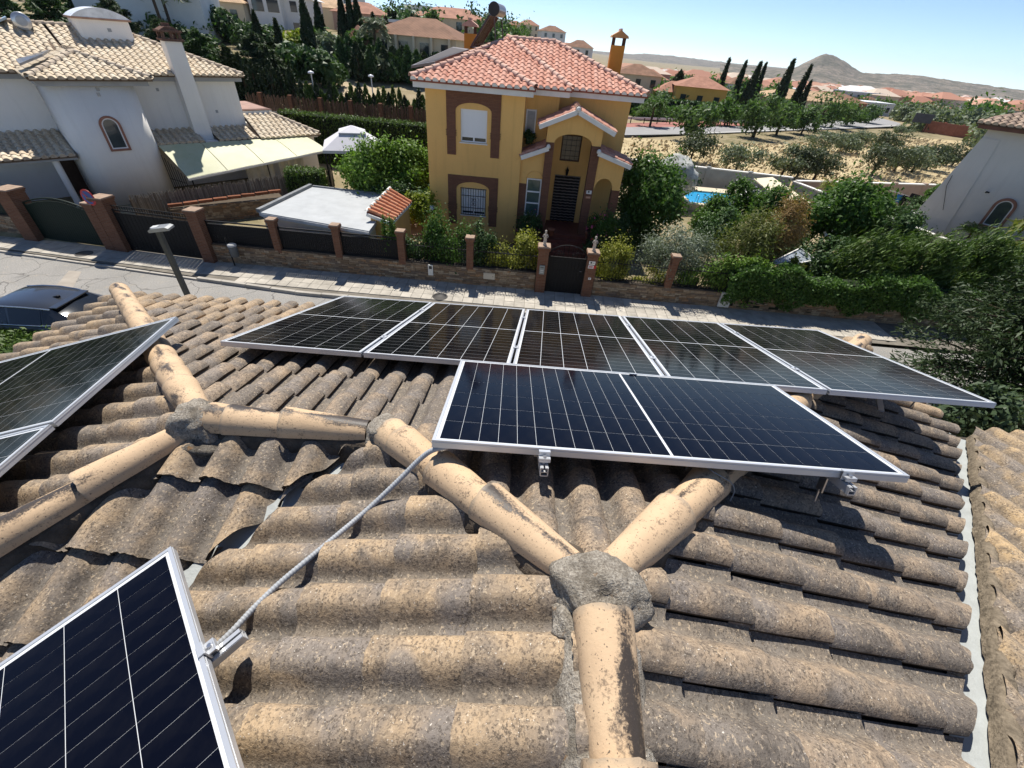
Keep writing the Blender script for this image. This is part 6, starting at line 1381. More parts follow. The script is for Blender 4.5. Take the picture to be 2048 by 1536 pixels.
# pool with pale deck
pd = atz(1430, 400, .3); MB().box((pd.x - 4.2, 29.4, .2), (pd.x + 4.5, 35.2, .32)); pool = empty('swimming_pool', (0, 0, 0), 0, 'small blue swimming pool with a cream deck by the grey wall', 'pool')
px0, px1, py0, py1 = 10.7, 15.6, 30.0, 33.3
dkp = MB(); cream = plain('cream_deck', (.60, .52, .38), .8, 0, .2, 2, .1, world=True); holed = ((px0 - .5, py0 - .5, px1 + 1.2, py0), (px0 - .5, py1, px1 + 1.2, py1 + 1.2), (px0 - .5, py0, px0, py1), (px1, py0, px1 + 1.2, py1))
for (a0, b0, a1, b1) in holed: dkp.box((a0, b0, .2), (a1, b1, .62))
dkp.obj('deck', cream, pool); wm = NM('pool_water'); wm.fin((.03, .33, .62, 1), .06, 0, .5); wm.bump(wm.noise(wm.coord('World'), 3, 2), .15, .05); MB().box((px0, py0, .2), (px1, py1, .52)).obj('water', wm.m, pool)
MB().tube([(px0 + .35, py0 + .2, .5), (px0 + .35, py0 + .1, 1.1), (px0 + .35, py0 - .3, 1.1), (px0 + .35, py0 - .3, .6)], .02, 6).obj('ladder', chrome, pool)
# cream shade board/sail
sl4 = [aty(1508, 357, 28.4), aty(1545, 354, 29.4), aty(1626, 408, 23.6), aty(1572, 412, 23.0)]; ss = empty('shade_sail', (0, 0, 0), 0, 'cream shade canopy slanting over the right garden', 'canopy')
MB().add(sl4 + [p - Vector((0, 0, .05)) for p in sl4], [(0, 1, 2, 3), (7, 6, 5, 4), (0, 4, 5, 1), (1, 5, 6, 2), (2, 6, 7, 3), (3, 7, 4, 0)]).obj('canopy', plain('cream_sail', (.66, .58, .42), .85, 0, .2, 2, .08), ss)
for p in sl4: MB().tube([(p.x, p.y, .2), (p.x, p.y, p.z - .03)], .04, 6).obj('post', M['alu'], ss)
# washing line with clothes
wl = empty('washing_line', (0, 0, 0), 0, 'washing line with thin wires behind the pale wall', 'washing line'); la, lb_ = aty(1770, 378, 31.5), aty(1880, 408, 31.0)
for k_ in range(3):
    o_ = Vector((0, k_ * .25, 0)); MB().tube([la + o_, la.lerp(lb_, .5) + o_ - Vector((0, 0, .06)), lb_ + o_], .008, 5).obj('line', M['alu'], wl)
for p in (la, lb_): MB().tube([(p.x, p.y + .25, .2), (p.x, p.y + .25, p.z)], .03, 6).obj('pole', M['alu'], wl)
def cloth(label, u0, v0, u1, v1, y, col, name='garment'):
    a_ = aty(u0, v0, y); b_ = aty(u1, v0 + (u1 - u0) * .27, y); h_ = a_.z - aty(u0, v1, y).z; vs = []
    for i in range(7):
        p = a_.lerp(b_, i / 6)
        for j in range(5): vs.append((p.x + .02 * math.sin(j), p.y + .05 * math.sin(i * 2 + j), p.z - h_ * j / 4 * (1 + .08 * math.sin(i * 1.7))))
    m_ = MB(); m_.add(vs, [(i * 5 + j, (i + 1) * 5 + j, (i + 1) * 5 + j + 1, i * 5 + j + 1) for i in range(6) for j in range(4)], True); tag(m_.obj(name, plain(name + '_cloth', col, .9, 0, .1, 6, .15)), label, 'laundry', 'washing on the line')
cloth('bright blue towel hanging on the washing line', 1796, 388, 1812, 404, 31.4, (.05, .24, .62), 'towel'); cloth('black garment hanging left on the washing line', 1808, 390, 1822, 412, 31.3, (.02, .02, .025)); cloth('long dark garments hanging in the middle of the line', 1824, 386, 1858, 402, 31.2, (.03, .03, .04)); cloth('pale blue sheet hanging low at the right of the line', 1826, 404, 1864, 428, 30.9, (.32, .50, .58), 'sheet'); cloth('mauve garment at the right end of the washing line', 1855, 396, 1874, 408, 31.0, (.28, .20, .36))
# glass covered cold frame with a net behind the ivy
cf = empty('cold_frame', (0, 0, 0), 0, 'low frame of grey glass sheets behind the ivy', 'cold frame'); cc4 = [aty(1538, 528, 17.6), aty(1600, 497, 18.9), aty(1632, 520, 18.4), aty(1585, 530, 17.6)]
MB().add(cc4 + [p - Vector((0, 0, .04)) for p in cc4], [(0, 1, 2, 3), (7, 6, 5, 4), (0, 4, 5, 1), (1, 5, 6, 2), (2, 6, 7, 3), (3, 7, 4, 0)]).obj('glass_sheet', plain('grey_sheet', (.36, .40, .44), .15, 0, .6), cf)
for i in range(4): MB().bar(cc4[i] + Vector((0, 0, .01)), cc4[(i + 1) % 4] + Vector((0, 0, .01)), .05, .05).obj('frame_bar', M['white_paint'], cf)
# garden lamp by the yellow house corner
gl_ = aty(864, 415, 19.6); gp = empty('garden_lamp', (gl_.x, gl_.y, .2), 0, 'small white globe garden lamp at the yellow house corner', 'lamp'); MB().tube([(0, 0, 0), (0, 0, gl_.z - .3)], .03, 6).obj('post', M['iron'], gp); MB().lathe([(.03, -.12), (.10, -.07), (.12, 0), (.10, .07), (.02, .12)], (0, 0, gl_.z - .2), 10).obj('globe', M['pvc'], gp)
# terracotta paving in the yellow garden
tag(MB().add([(p.x, p.y, .262) for p in (atz(800, 470, .26), atz(820, 425, .26), atz(862, 425, .26), atz(852, 470, .26))], [(0, 1, 2, 3)]).obj('terrace', plain('terrace_paving', (.50, .36, .27), .85, 0, .2, 3, .15, world=True)), kind='structure')
# patio table with terracotta pots by the porch
for (u, v, lb) in ((1103, 455, 'terracotta flower pot left of the porch steps'), (1180, 455, 'terracotta flower pot right of the porch steps')):
    p = aty(u, v, 20.2); tag(MB().lathe([(.10, 0), (.12, .02), (.17, .26), (.19, .26), (.19, .31), (.15, .31)], (p.x, p.y, 1.0 - .01), 12).obj('flower_pot', plain('terracotta', (.36, .15, .085), .8)), lb, 'flower pot')
# ================================================================== plants
def leaf_mat(name, dark, light, trans=0.35, spec=0.25, rough=0.55):
    m = NM(name); r = m.rnd(True); n = m.noise(m.coord('World'), 1.3, 3); k = m.math('ADD', m.math('MULTIPLY', r, 0.65), m.math('MULTIPLY', n, 0.45), True)
    c = m.mix(k, dark, light); m.fin(c, rough, 0, spec); t = m.n('ShaderNodeBsdfTranslucent'); m.l(m.mix(1.0, c, (1.0, 1.15, 0.55, 1), 'MULTIPLY'), t.inputs[0]); x = m.n('ShaderNodeMixShader'); x.inputs[0].default_value = trans
    m.l(m.b.outputs[0], x.inputs[1]); m.l(t.outputs[0], x.inputs[2]); m.l(x.outputs[0], m.o.inputs['Surface']); return m.m
LF = dict(
    green=leaf_mat('leaf_green', (0.034, 0.074, 0.016, 1), (0.115, 0.216, 0.043, 1)), bright=leaf_mat('leaf_bright', (0.068, 0.135, 0.020, 1), (0.216, 0.338, 0.061, 1)), dark=leaf_mat('leaf_dark', (0.022, 0.051, 0.019, 1), (0.077, 0.142, 0.041, 1), .2),
    yellow=leaf_mat('leaf_yellow_green', (0.081, 0.115, 0.016, 1), (0.405, 0.392, 0.068, 1)), olive=leaf_mat('leaf_olive', (0.074, 0.101, 0.054, 1), (0.230, 0.270, 0.169, 1), .2), silver=leaf_mat('leaf_silver', (0.10, 0.125, 0.085, 1), (0.27, 0.31, 0.235, 1), .2),
    cedar_dark=leaf_mat('needle_dark', (0.012, 0.028, 0.010, 1), (0.055, 0.088, 0.032, 1), .15), olive_dark=leaf_mat('leaf_olive_dark', (0.035, 0.050, 0.024, 1), (0.115, 0.145, 0.078, 1), .2), cypress=leaf_mat('leaf_cypress', (0.014, 0.027, 0.012, 1), (0.046, 0.074, 0.027, 1), .1), conifer=leaf_mat('needle_blue_green', (0.022, 0.043, 0.019, 1), (0.084, 0.124, 0.057, 1), .15), rust=leaf_mat('leaf_rust', (0.16, 0.095, 0.035, 1), (0.38, 0.25, 0.10, 1), .3),
    lime=leaf_mat('leaf_lime', (0.10, 0.14, 0.012, 1), (0.30, 0.34, 0.04, 1)), thuja=leaf_mat('leaf_thuja', (0.030, 0.065, 0.014, 1), (0.115, 0.182, 0.030, 1), .25), poplar=leaf_mat('leaf_poplar', (0.041, 0.081, 0.024, 1), (0.135, 0.216, 0.074, 1)), dry=leaf_mat('dry_frond', (0.12, 0.10, 0.05, 1), (0.32, 0.27, 0.16, 1), .2),
    feather=leaf_mat('leaf_feather', (0.06, 0.085, 0.02, 1), (0.22, 0.23, 0.07, 1)))
M['bark'] = plain('bark', (0.10, 0.075, 0.055), 0.95, 0, 0.1, 6, 0.4, 0.8, 40, world=True); M['flower_white'] = plain('white_petals', (.75, .74, .68), .8); M['flower_red'] = plain('red_petals', (.50, .02, .06), .8); M['flower_pink'] = plain('pink_petals', (.58, .10, .22), .8)
def leaves_np(P, size, out=None, upb=0.3, asp=0.5, rng=RNG, along_=None):
    """rhombic leaves at points P; normals lean outwards and up"""
    n = len(P); nr = rng.normal(size=(n, 3))
    if out is not None: nr = nr * 0.75 + out * 0.9
    nr[:, 2] += upb; nr /= np.linalg.norm(nr, axis=1)[:, None] + 1e-9
    a = rng.normal(size=(n, 3)) if along_ is None else along_ + rng.normal(size=(n, 3)) * 0.28
    a -= nr * np.sum(a * nr, 1)[:, None]; a /= np.linalg.norm(a, axis=1)[:, None] + 1e-9; b = np.cross(nr, a)
    s = size * rng.uniform(0.6, 1.35, n)[:, None]; l = a * s; w_ = b * s * asp
    V = np.empty((n, 4, 3)); V[:, 0] = P - l * .5; V[:, 1] = P + w_ * .5 - l * .05 + nr * s * .06; V[:, 2] = P + l * .5 - nr * s * .10; V[:, 3] = P - w_ * .5 - l * .05 + nr * s * .06
    return V.reshape(-1, 3)
def quads(nv): return np.arange(nv).reshape(-1, 4)
def clump_points(n, rx, ry, rz, nclump, spread, shell=0.6, rng=RNG, flat=0.0):
    """points gathered in clumps around an ellipsoid: uneven outline, gaps, light and dark lumps"""
    c = rng.normal(size=(nclump, 3)); c /= np.linalg.norm(c, axis=1)[:, None]; rad = shell + (1 - shell) * rng.uniform(0, 1, nclump) ** .6; rad *= rng.uniform(.78, 1.1, nclump); c *= rad[:, None]
    if flat: c[:, 2] = np.where(c[:, 2] < -flat, -flat + rng.uniform(-.1, .1, nclump), c[:, 2])
    k = rng.integers(0, nclump, n); p = c[k] + rng.normal(size=(n, 3)) * spread * rng.uniform(.6, 1.3, nclump)[k][:, None]
    o = p - c[k] * .55; o /= np.linalg.norm(o, axis=1)[:, None] + 1e-9; return p * np.array([rx, ry, rz]), o
def plant(name, label, cat, base, group=None): return empty(name, base, 0, label, cat, group)
def crown(t, P, out, size, mat, name='crown', asp=.5, upb=.3, along_=None):
    V = leaves_np(P, size, out, upb, asp, RNG, along_); o = new_obj(name, np_mesh(name, V, quads(len(V))), t, None, mat); return o
def limb_tree(t, h, r, spread, nl=5, lean=(0, 0), z0=0.0, mat=None):
    m_ = MB(); top = Vector((lean[0], lean[1], h)); m_.tube([(0, 0, z0), (lean[0] * .3, lean[1] * .3, h * .45), top * 1.0], [r, r * .75, r * .4], 7)
    for i in range(nl):
        a = i * 2.4 + random.uniform(-.4, .4); s = random.uniform(.35, .8); p = Vector((lean[0] * s * .6, lean[1] * s * .6, h * s)); q = p + Vector((math.cos(a) * spread, math.sin(a) * spread, spread * random.uniform(.5, .9))); m_.tube([p, p.lerp(q, .5) + Vector((0, 0, spread * .08)), q], [r * .45, r * .3, r * .12], 5)
    return m_.obj('trunk', mat or M['bark'], t)
def bush(label, c, rx, ry, rz, n, size, mat, name='shrub', cat='shrub', group=None, clumps=22, spread=.20, flowers=None, trunk=True, z0=None, shell=.55, asp=.5):
    z0 = H(c[0], c[1]) if z0 is None else z0; t = plant(name, label, cat, (c[0], c[1], z0), group); zc = c[2] - z0
    P, o = clump_points(n, rx, ry, rz, clumps, spread, shell); P[:, 2] += zc; P[:, 2] = np.maximum(P[:, 2], .05); crown(t, P, o, size, LF[mat], asp=asp)
    if trunk: limb_tree(t, max(.3, zc), max(.03, rx * .06), rx * .5, 6)
    if flowers:
        fm, nf, fs = flowers; Q, o2 = clump_points(nf, rx * 1.06, ry * 1.06, rz * 1.06, max(6, nf // 3), .10, .85); Q[:, 2] += zc; Q[:, 2] = np.maximum(Q[:, 2], .1); tag(crown(t, Q, o2, fs, M[fm], 'flowers', .9), kind='stuff')
    return t
def at_bush(label, u0, v0, u1, v1, y, mat, n, size, depth=None, **kw):
    """a bush that fills the picture box u0..u1, v0..v1 when standing at distance y"""
    a, b = aty(u0, (v0 + v1) / 2, y), aty(u1, (v0 + v1) / 2, y); top, bot = aty((u0 + u1) / 2, v0, y), aty((u0 + u1) / 2, v1, y); c = (a + b) / 2
    n = int(n * 1.6); size *= 1.25; rx = (b.x - a.x) / 2; rz = (top.z - bot.z) / 2; return bush(label, (c.x, y, (top.z + bot.z) / 2), rx * 1.05, depth or rx * .9, rz * 1.12, n, size, mat, **kw)
def hedge(label, p, q, th, z1, mat, n, size, top_noise=.05, z0=None, name='hedge', group=None, core=True, along_=(0, 0, 1)):
    """clipped hedge between plan points p and q"""
    p, q = Vector(p), Vector(q); d = q - p; L = d.length; a = math.atan2(d.y, d.x); z0 = H(p.x, p.y) if z0 is None else z0; t = empty(name, (p.x, p.y, z0), a, label, 'hedge', group); h = z1 - z0
    if core: MB().box((.06, -th / 2 + .08, 0), (L - .06, th / 2 - .08, h - .08)).obj('stems', plain('hedge_core', (.012, .018, .008), .95) if 'hedge_core' not in bpy.data.materials else bpy.data.materials['hedge_core'], t)
    ar = np.array([L * h, L * h, L * th, th * h, th * h]); k = RNG.choice(5, n, p=ar / ar.sum()); u = RNG.uniform(0, 1, (n, 2)); P = np.zeros((n, 3)); O = np.zeros((n, 3))
    for f, (fix, o) in enumerate((((None, -th / 2, None), (0, -1, 0)), ((None, th / 2, None), (0, 1, 0)), ((None, None, h), (0, 0, 1)), ((0, None, None), (-1, 0, 0)), ((L, None, None), (1, 0, 0)))):
        m_ = k == f; nn = m_.sum(); uu = u[m_]; x = np.full(nn, fix[0]) if fix[0] is not None else uu[:, 0] * L; y = np.full(nn, fix[1]) if fix[1] is not None else (uu[:, 1] if fix[0] is None else uu[:, 0]) * th - th / 2
        z = np.full(nn, fix[2]) if fix[2] is not None else uu[:, 1] * h; P[m_] = np.stack([x, y, z], 1); O[m_] = o
    wv = np.sin(P[:, 0] * 3.1) * .5 + np.sin(P[:, 0] * 7.3 + 1) * .3; P += O * (RNG.normal(size=n) * top_noise + wv * top_noise)[:, None] + RNG.normal(size=(n, 3)) * .02
    crown(t, P, O, size, LF[mat], 'foliage', .45, .1, np.tile(np.array(along_, float), (n, 1))); return t
def cypress(label, x, y, h, r, mat='cypress', n=1500, size=.30, z0=None, group='cypress trees', lean=0.0, top=.18, name='cypress', taper=1.0, cat='tree'):
    z0 = H(x, y) if z0 is None else z0; t = plant(name, label, cat, (x, y, z0), group); s = RNG.uniform(0.02, 1, n) ** .85; prof = np.clip(np.minimum(s * 7, (1 - s) ** .75 * 1.25 + .03), 0, 1); a = RNG.uniform(0, 2 * math.pi, n)
    rr = r * prof * (0.62 + .38 * np.sqrt(RNG.uniform(0, 1, n))) * (1 + .14 * np.sin(a * 3 + s * 9)); P = np.stack([np.cos(a) * rr + lean * s * h, np.sin(a) * rr, s * h], 1); O = np.stack([np.cos(a), np.sin(a), np.full(n, .25)], 1)
    crown(t, P, O, size, LF[mat], 'crown', .38, .1, np.tile(np.array([0, 0, 1.0]), (n, 1)) + O * .35); MB().tube([(0, 0, 0), (lean * h * .5, 0, h * .5), (lean * h * .85, 0, h * .85)], [r * .16 + .04, r * .12 + .02, .02], 6).obj('trunk', M['bark'], t); return t
def at_cypress(label, u, vt, vb, y, r, **kw):
    b_ = aty(u, vb, y); tp_ = aty(u - (vb - vt) * 0.0, vt, y); z0 = H(b_.x, y); return cypress(label, b_.x, y, max(1.0, tp_.z - z0), r, **kw)
def conifer(label, c, z0, h, r, nb, per, size, mat='conifer', group=None, droop=-.1, lo=.05, name='conifer', fan=6.28, a0=0.0, lift=.35):
    """whorls of branches carrying needle sprays"""
    t = plant(name, label, 'tree', (c[0], c[1], z0), group); MB().tube([(0, 0, 0), (0, 0, h * .5), (0, 0, h)], [r * .06 + .05, r * .045 + .02, .02], 7).obj('trunk', M['bark'], t); Ps = []; As = []; br = MB()
    for i in range(nb):
        s = lo + (1 - lo) * (i + random.random()) / nb; a = a0 + random.uniform(0, fan); L = r * (1 - s) ** .75 * random.uniform(.75, 1.15) + .12; p = np.array([0, 0, s * h]); d = np.array([math.cos(a), math.sin(a), lift * (s - .2) + droop]); q = p + d * L
        br.tube([Vector(p), Vector((p + q) / 2) + Vector((0, 0, .04 * L)), Vector(q)], [.03 * r * .5 + .008, .012 * r * .5 + .006, .004], 4); m_ = max(6, int(per * L / r)); u = RNG.uniform(.12, 1, m_) ** .8
        side = np.array([-d[1], d[0], 0]); w_ = RNG.uniform(-1, 1, m_) * .42 * L * (1.05 - u) ** .8 ; Ps.append(p + d * L * u[:, None] + side * w_[:, None] + np.array([0, 0, 1]) * (RNG.normal(size=m_) * .05 * L - np.abs(w_) * .12)[:, None]); As.append(d * .8 + side * np.sign(w_)[:, None] * .7)
    br.obj('branches', M['bark'], t); P = np.concatenate(Ps); crown(t, P, np.tile(np.array([0, 0, .6]), (len(P), 1)), size, LF[mat], 'crown', .24, .5, np.concatenate(As)); return t
def at_conifer(label, u, vt, vb, y, r, nb, per, size, mat, group, name='pine_tree', **kw):
    p = aty(u, vb, y); z0 = H(p.x, y); return conifer(label, (p.x, y), z0, max(1.5, aty(u, vt, y).z - z0), r, nb, per, size, mat, group, name=name, **kw)
def olive(label, x, y, h, r, n=900, size=.26, mat='olive', group='olive trees in the dry field', lean=(.25, 0), z0=None, name='olive_tree'):
    z0 = H(x, y) if z0 is None else z0; t = plant(name, label, 'tree', (x, y, z0), group); zc = h * .60; P, o = clump_points(n, r * 1.2, r * 1.1, h * .44, 20, .22, .5, flat=.6); P[:, 2] += zc; P[:, 0] += lean[0] * P[:, 2] / h; crown(t, P, o, size, LF[mat], asp=.42)
    limb_tree(t, zc, .05 * h, r * .55, 6, (lean[0] * .6, 0)); return t
def at_olive(label, u, vb, vt, rpx, group='olive trees in the dry field', n=900, mat='olive', lean=(.25, 0), size=.26, name='olive_tree', y=None):
    b_ = atz(u, vb, 0) if y is None else aty(u, vb, y); tp_ = aty(u, vt, b_.y); e_ = aty(u + rpx, (vb + vt) / 2, b_.y); m_ = aty(u, (vb + vt) / 2, b_.y); return olive(label, b_.x, b_.y, max(.8, tp_.z - H(b_.x, b_.y)), abs(e_.x - m_.x), n, size, mat, group, lean, name=name)
def palm(label, x, y, h, r, nf=22, mat='olive', group='palms', z0=None, name='palm_tree', lf=26, droop=1.0, trunk_r=.14):
    z0 = H(x, y) if z0 is None else z0; t = plant(name, label, 'palm', (x, y, z0), group); MB().tube([(0, 0, 0), (.03, 0, h * .6), (0, 0, h)], [trunk_r * 1.2, trunk_r, trunk_r * .9], 8).obj('trunk', M['bark'], t); Ps = []; As = []; rb = MB()
    for i in range(nf):
        a = i * 2.4; el = random.uniform(-.1, 1.25); d = Vector((math.cos(a), math.sin(a), 0)); pts = [Vector((0, 0, h)) + d * (r * s * math.cos(el * (1 - s * .4))) + Vector((0, 0, r * (math.sin(el) * s - droop * .75 * s * s))) for s in (0, .25, .5, .75, 1)]; rb.tube(pts, [.02, .016, .012, .008, .003], 4)
        for j in range(lf):
            s = .12 + .86 * j / lf; k_ = min(3, int(s * 4)); p = pts[k_].lerp(pts[k_ + 1], s * 4 - k_); tn = (pts[k_ + 1] - pts[k_]).normalized(); sd = tn.cross(Vector((0, 0, 1))).normalized()
            for sg_ in (-1, 1): Ps.append(p + sd * sg_ * .16 * r * (1.1 - s) - Vector((0, 0, .05 * r))); As.append(sd * sg_ + tn * .7 - Vector((0, 0, .3)))
    rb.obj('frond_ribs', LF['dry'], t); P = np.array([v[:] for v in Ps]); crown(t, P, np.tile(np.array([0, 0, .7]), (len(P), 1)), .36 * r, LF[mat], 'fronds', .13, .6, np.array([v[:] for v in As])); return t

# ---------------------------------------------------------------- gardens across the street
G1 = 'shrubs along the front wall'
at_bush('tall dense light green bush rising over the wall left of the gate', 846, 432, 934, 545, 16.75, 'green', 6500, .085, .55, clumps=34, group=G1)
at_bush('darker leafy bush right of the tall light green bush', 932, 455, 988, 548, 16.75, 'dark', 3200, .085, .45, group=G1)
at_bush('low yellow green bush between dark bush and gate', 972, 492, 1020, 552, 16.65, 'yellow', 2200, .075, .4, group=G1)
at_bush('round yellow tipped bush just left of the statuette pillar', 1012, 480, 1076, 553, 16.62, 'yellow', 4200, .075, .45, group=G1)
at_bush('round golden bush right of the notice pillar', 1186, 487, 1260, 570, 16.62, 'yellow', 5200, .075, .5, group=G1)
at_bush('silvery grey olive bush behind the railing', 1272, 456, 1425, 566, 17.5, 'silver', 7000, .10, 1.0, clumps=40, asp=.28, group=G1, name='olive_bush')
at_bush('feathery yellow green shrub beside the rust coloured one', 1445, 428, 1560, 560, 17.9, 'feather', 6500, .13, .9, clumps=34, asp=.2, group=G1)
at_bush('half dead rust brown feathery shrub', 1528, 408, 1605, 520, 18.3, 'rust', 4200, .13, .7, clumps=22, asp=.2, group=G1)
at_bush('small yellow leafed plant behind the railing', 1262, 540, 1345, 578, 16.5, 'yellow', 1500, .07, .25, group=G1, clumps=14)
at_bush('low green plants behind the railing by the slim pillar', 1352, 540, 1440, 580, 16.5, 'bright', 2000, .07, .25, group=G1, clumps=16)
at_bush('climber spilling over the fence by the garden hut', 765, 440, 800, 520, 16.45, 'green', 1600, .08, .22, group=G1)
at_bush('sparse climber around the slim pillar by the hut', 800, 470, 846, 528, 16.5, 'dark', 1800, .08, .3, group=G1)
G2 = 'shrubs of the yellow house garden'
at_bush('big glossy dark green tree at the right side of the yellow house', 1240, 326, 1362, 470, 22.6, 'green', 9000, .16, 1.5, clumps=46, group=G2, name='magnolia_tree', cat='tree')
at_bush('dark clipped bush at the foot of the porch pillar', 1222, 430, 1275, 500, 20.3, 'dark', 2600, .09, .6, group=G2)
at_bush('plants with pink flowers left of the porch steps', 1032, 430, 1082, 500, 19.9, 'dark', 2400, .09, .4, flowers=('flower_pink', 50, .10), group=G2)
at_bush('flowering pots right of the porch steps with pink and white blooms', 1172, 425, 1226, 490, 19.7, 'green', 2400, .08, .45, flowers=('flower_pink', 60, .10), group=G2)
at_bush('low red flowering plants behind the gate pillar', 1170, 478, 1210, 510, 18.6, 'dark', 900, .08, .35, flowers=('flower_red', 40, .09), group=G2)
at_bush('trailing pot plant on the upper ledge beside the porch roof', 1046, 262, 1070, 285, 21.6, 'dark', 500, .08, .2, trunk=False, z0=4.4, group=G2)
G3 = 'shrubs of the right garden'
at_bush('rose shrub with white flowers in front of the pool', 1392, 402, 1475, 475, 23.5, 'green', 5200, .13, 1.2, flowers=('flower_white', 40, .14), clumps=30, group=G3)
at_bush('tall leafy shrub with white blossoms before the cream canopy', 1448, 366, 1512, 440, 26.5, 'green', 3800, .15, 1.0, flowers=('flower_white', 40, .16), group=G3)
at_bush('leafy shrub under the cream canopy', 1505, 370, 1582, 450, 24.0, 'green', 3800, .14, 1.1, flowers=('flower_white', 25, .14), group=G3)
at_bush('low dark shrubs behind the silvery olive bush', 1400, 430, 1470, 500, 20.5, 'dark', 3000, .11, .9, group=G3)
at_bush('broad leafed fig shrub beside the long garden wall', 1640, 372, 1765, 480, 22.5, 'green', 6500, .17, 1.4, clumps=34, group=G3)
at_bush('leafy shrub left of the fig with white flowers', 1580, 395, 1660, 490, 22.0, 'green', 4200, .14, 1.0, flowers=('flower_white', 16, .15), group=G3)
at_bush('trailing rose on the long garden wall', 1750, 425, 1850, 490, 21.0, 'dark', 4200, .11, .9, flowers=('flower_white', 14, .12), group=G3)
at_bush('mass of low shrubs in front of the cold frame', 1590, 480, 1720, 560, 18.6, 'dark', 5200, .11, 1.0, group=G3)
at_bush('dark shrubs behind the cold frame', 1480, 450, 1600, 520, 20.2, 'dark', 3600, .11, 1.0, group=G3)
# net thrown over a fruit tree
nt_ = at_bush('fruit tree under pale bird netting beyond the glossy tree', 1312, 318, 1386, 400, 30.5, 'dark', 2500, .16, 1.2, group=G3, name='netted_tree', cat='tree')
b = bmesh.new(); bmesh.ops.create_icosphere(b, subdivisions=4, radius=1.0)
from mathutils import noise as mnoise
a_, b__ = aty(1300, 355, 30.3), aty(1392, 362, 30.3); tz, bz = aty(1345, 308, 30.3).z, aty(1350, 402, 30.3).z
for v in b.verts:
    k_ = 1 + .16 * mnoise.noise(v.co * 2.2) + .05 * mnoise.noise(v.co * 7); v.co = Vector((v.co.x * (b__.x - a_.x) / 2 * k_ * (1.0 if v.co.z < .3 else .9), v.co.y * 1.4 * k_, v.co.z * (tz - bz) / 2 * k_))
for f in b.faces: f.smooth = True
me = bpy.data.meshes.new('bird_net'); b.to_mesh(me); b.free()
nm_ = NM('bird_net'); nm_.fin((.62, .63, .60, 1), .9, 0, .1); tr_ = nm_.n('ShaderNodeBsdfTransparent'); mx = nm_.n('ShaderNodeMixShader'); nm_.l(nm_.ramp(nm_.noise(nm_.coord('Object'), 3.5, 4, .6), [(.35, .55), (.65, .15)]), mx.inputs[0]); nm_.l(nm_.b.outputs[0], mx.inputs[1]); nm_.l(tr_.outputs[0], mx.inputs[2]); nm_.l(mx.outputs[0], nm_.o.inputs['Surface'])
o = new_obj('bird_net', me, None, ((a_.x + b__.x) / 2, 30.3, (tz + bz) / 2), nm_.m); tag(o, 'pale bird netting draped over the tree by the grey wall', 'net')
# ivy over the right wall
iv = plant('ivy', 'dense dark green ivy hanging over the right stone wall', 'ivy', (8.7, 16.0, .2)); n = 15000; X = RNG.uniform(-.6, 9.6, n); top = 1.55 + .22 * np.sin(X * 1.3) + .12 * np.sin(X * 3.7 + 1); lowz = .30 + .16 * np.sin(X * 2.3) + .10 * np.sin(X * 5.1); s = RNG.uniform(0, 1, n) ** .8; Z = lowz + (top - lowz) * s
bul = .22 * np.sin(s * math.pi * .8 + .3) * (1 + .3 * np.sin(X * 2.7 + Z * 4)); P = np.stack([X, -.02 - bul + RNG.normal(size=n) * .05, Z], 1); tmask = RNG.uniform(0, 1, n) < .22; P[tmask, 1] += RNG.uniform(0, .7, tmask.sum()); P[tmask, 2] = top[tmask] + RNG.normal(size=tmask.sum()) * .05
crown(iv, P, np.tile(np.array([0, -.8, .5]), (n, 1)), .10, LF['green'], 'foliage', .75, .3); MB().box((-.5, .0, .0), (9.5, .6, 1.35)).obj('stems', bpy.data.materials.get('hedge_core') or plain('hedge_core', (.012, .018, .008), .95), iv)
at_bush('bright leafy vine tumbling over the railing left of the ivy', 1420, 520, 1545, 600, 16.3, 'bright', 4500, .10, .4, clumps=26, group=G1)
# thuja clumps at right, wind combed
G4 = 'thuja conifers above the ivy'
def thuja(label, u0, v0, u1, v1, y, n):
    n = int(n * 1.7)
    a, b = aty(u0, (v0 + v1) / 2, y), aty(u1, (v0 + v1) / 2, y); zt, zb = aty((u0 + u1) / 2, v0, y).z, aty((u0 + u1) / 2, v1, y).z; c = (a + b) / 2; z0 = H(c.x, y); t = plant('thuja', label, 'conifer', (c.x, y, z0), G4); rx = (b.x - a.x) / 2; h = zt - z0
    P, o = clump_points(n, rx, rx * .8, h * .5, 30, .2, .6); P[:, 2] += h * .5; P[:, 2] = np.maximum(P[:, 2], .1); crown(t, P, o, .24, LF['thuja'], 'crown', .20, .1, np.tile(np.array([.7, 0, .75]), (n, 1)) + o * .3); limb_tree(t, h * .6, .07, rx * .5, 6)
thuja('broad wind-combed thuja above the ivy, left one', 1685, 468, 1800, 585, 17.4, 7500); thuja('broad wind-combed thuja above the ivy, middle one', 1790, 470, 1905, 600, 17.6, 7500); thuja('broad wind-combed thuja above the ivy, right one', 1895, 480, 2030, 620, 17.6, 8500); thuja('thuja at the right picture edge above the ivy', 2000, 500, 2130, 640, 17.2, 6500)
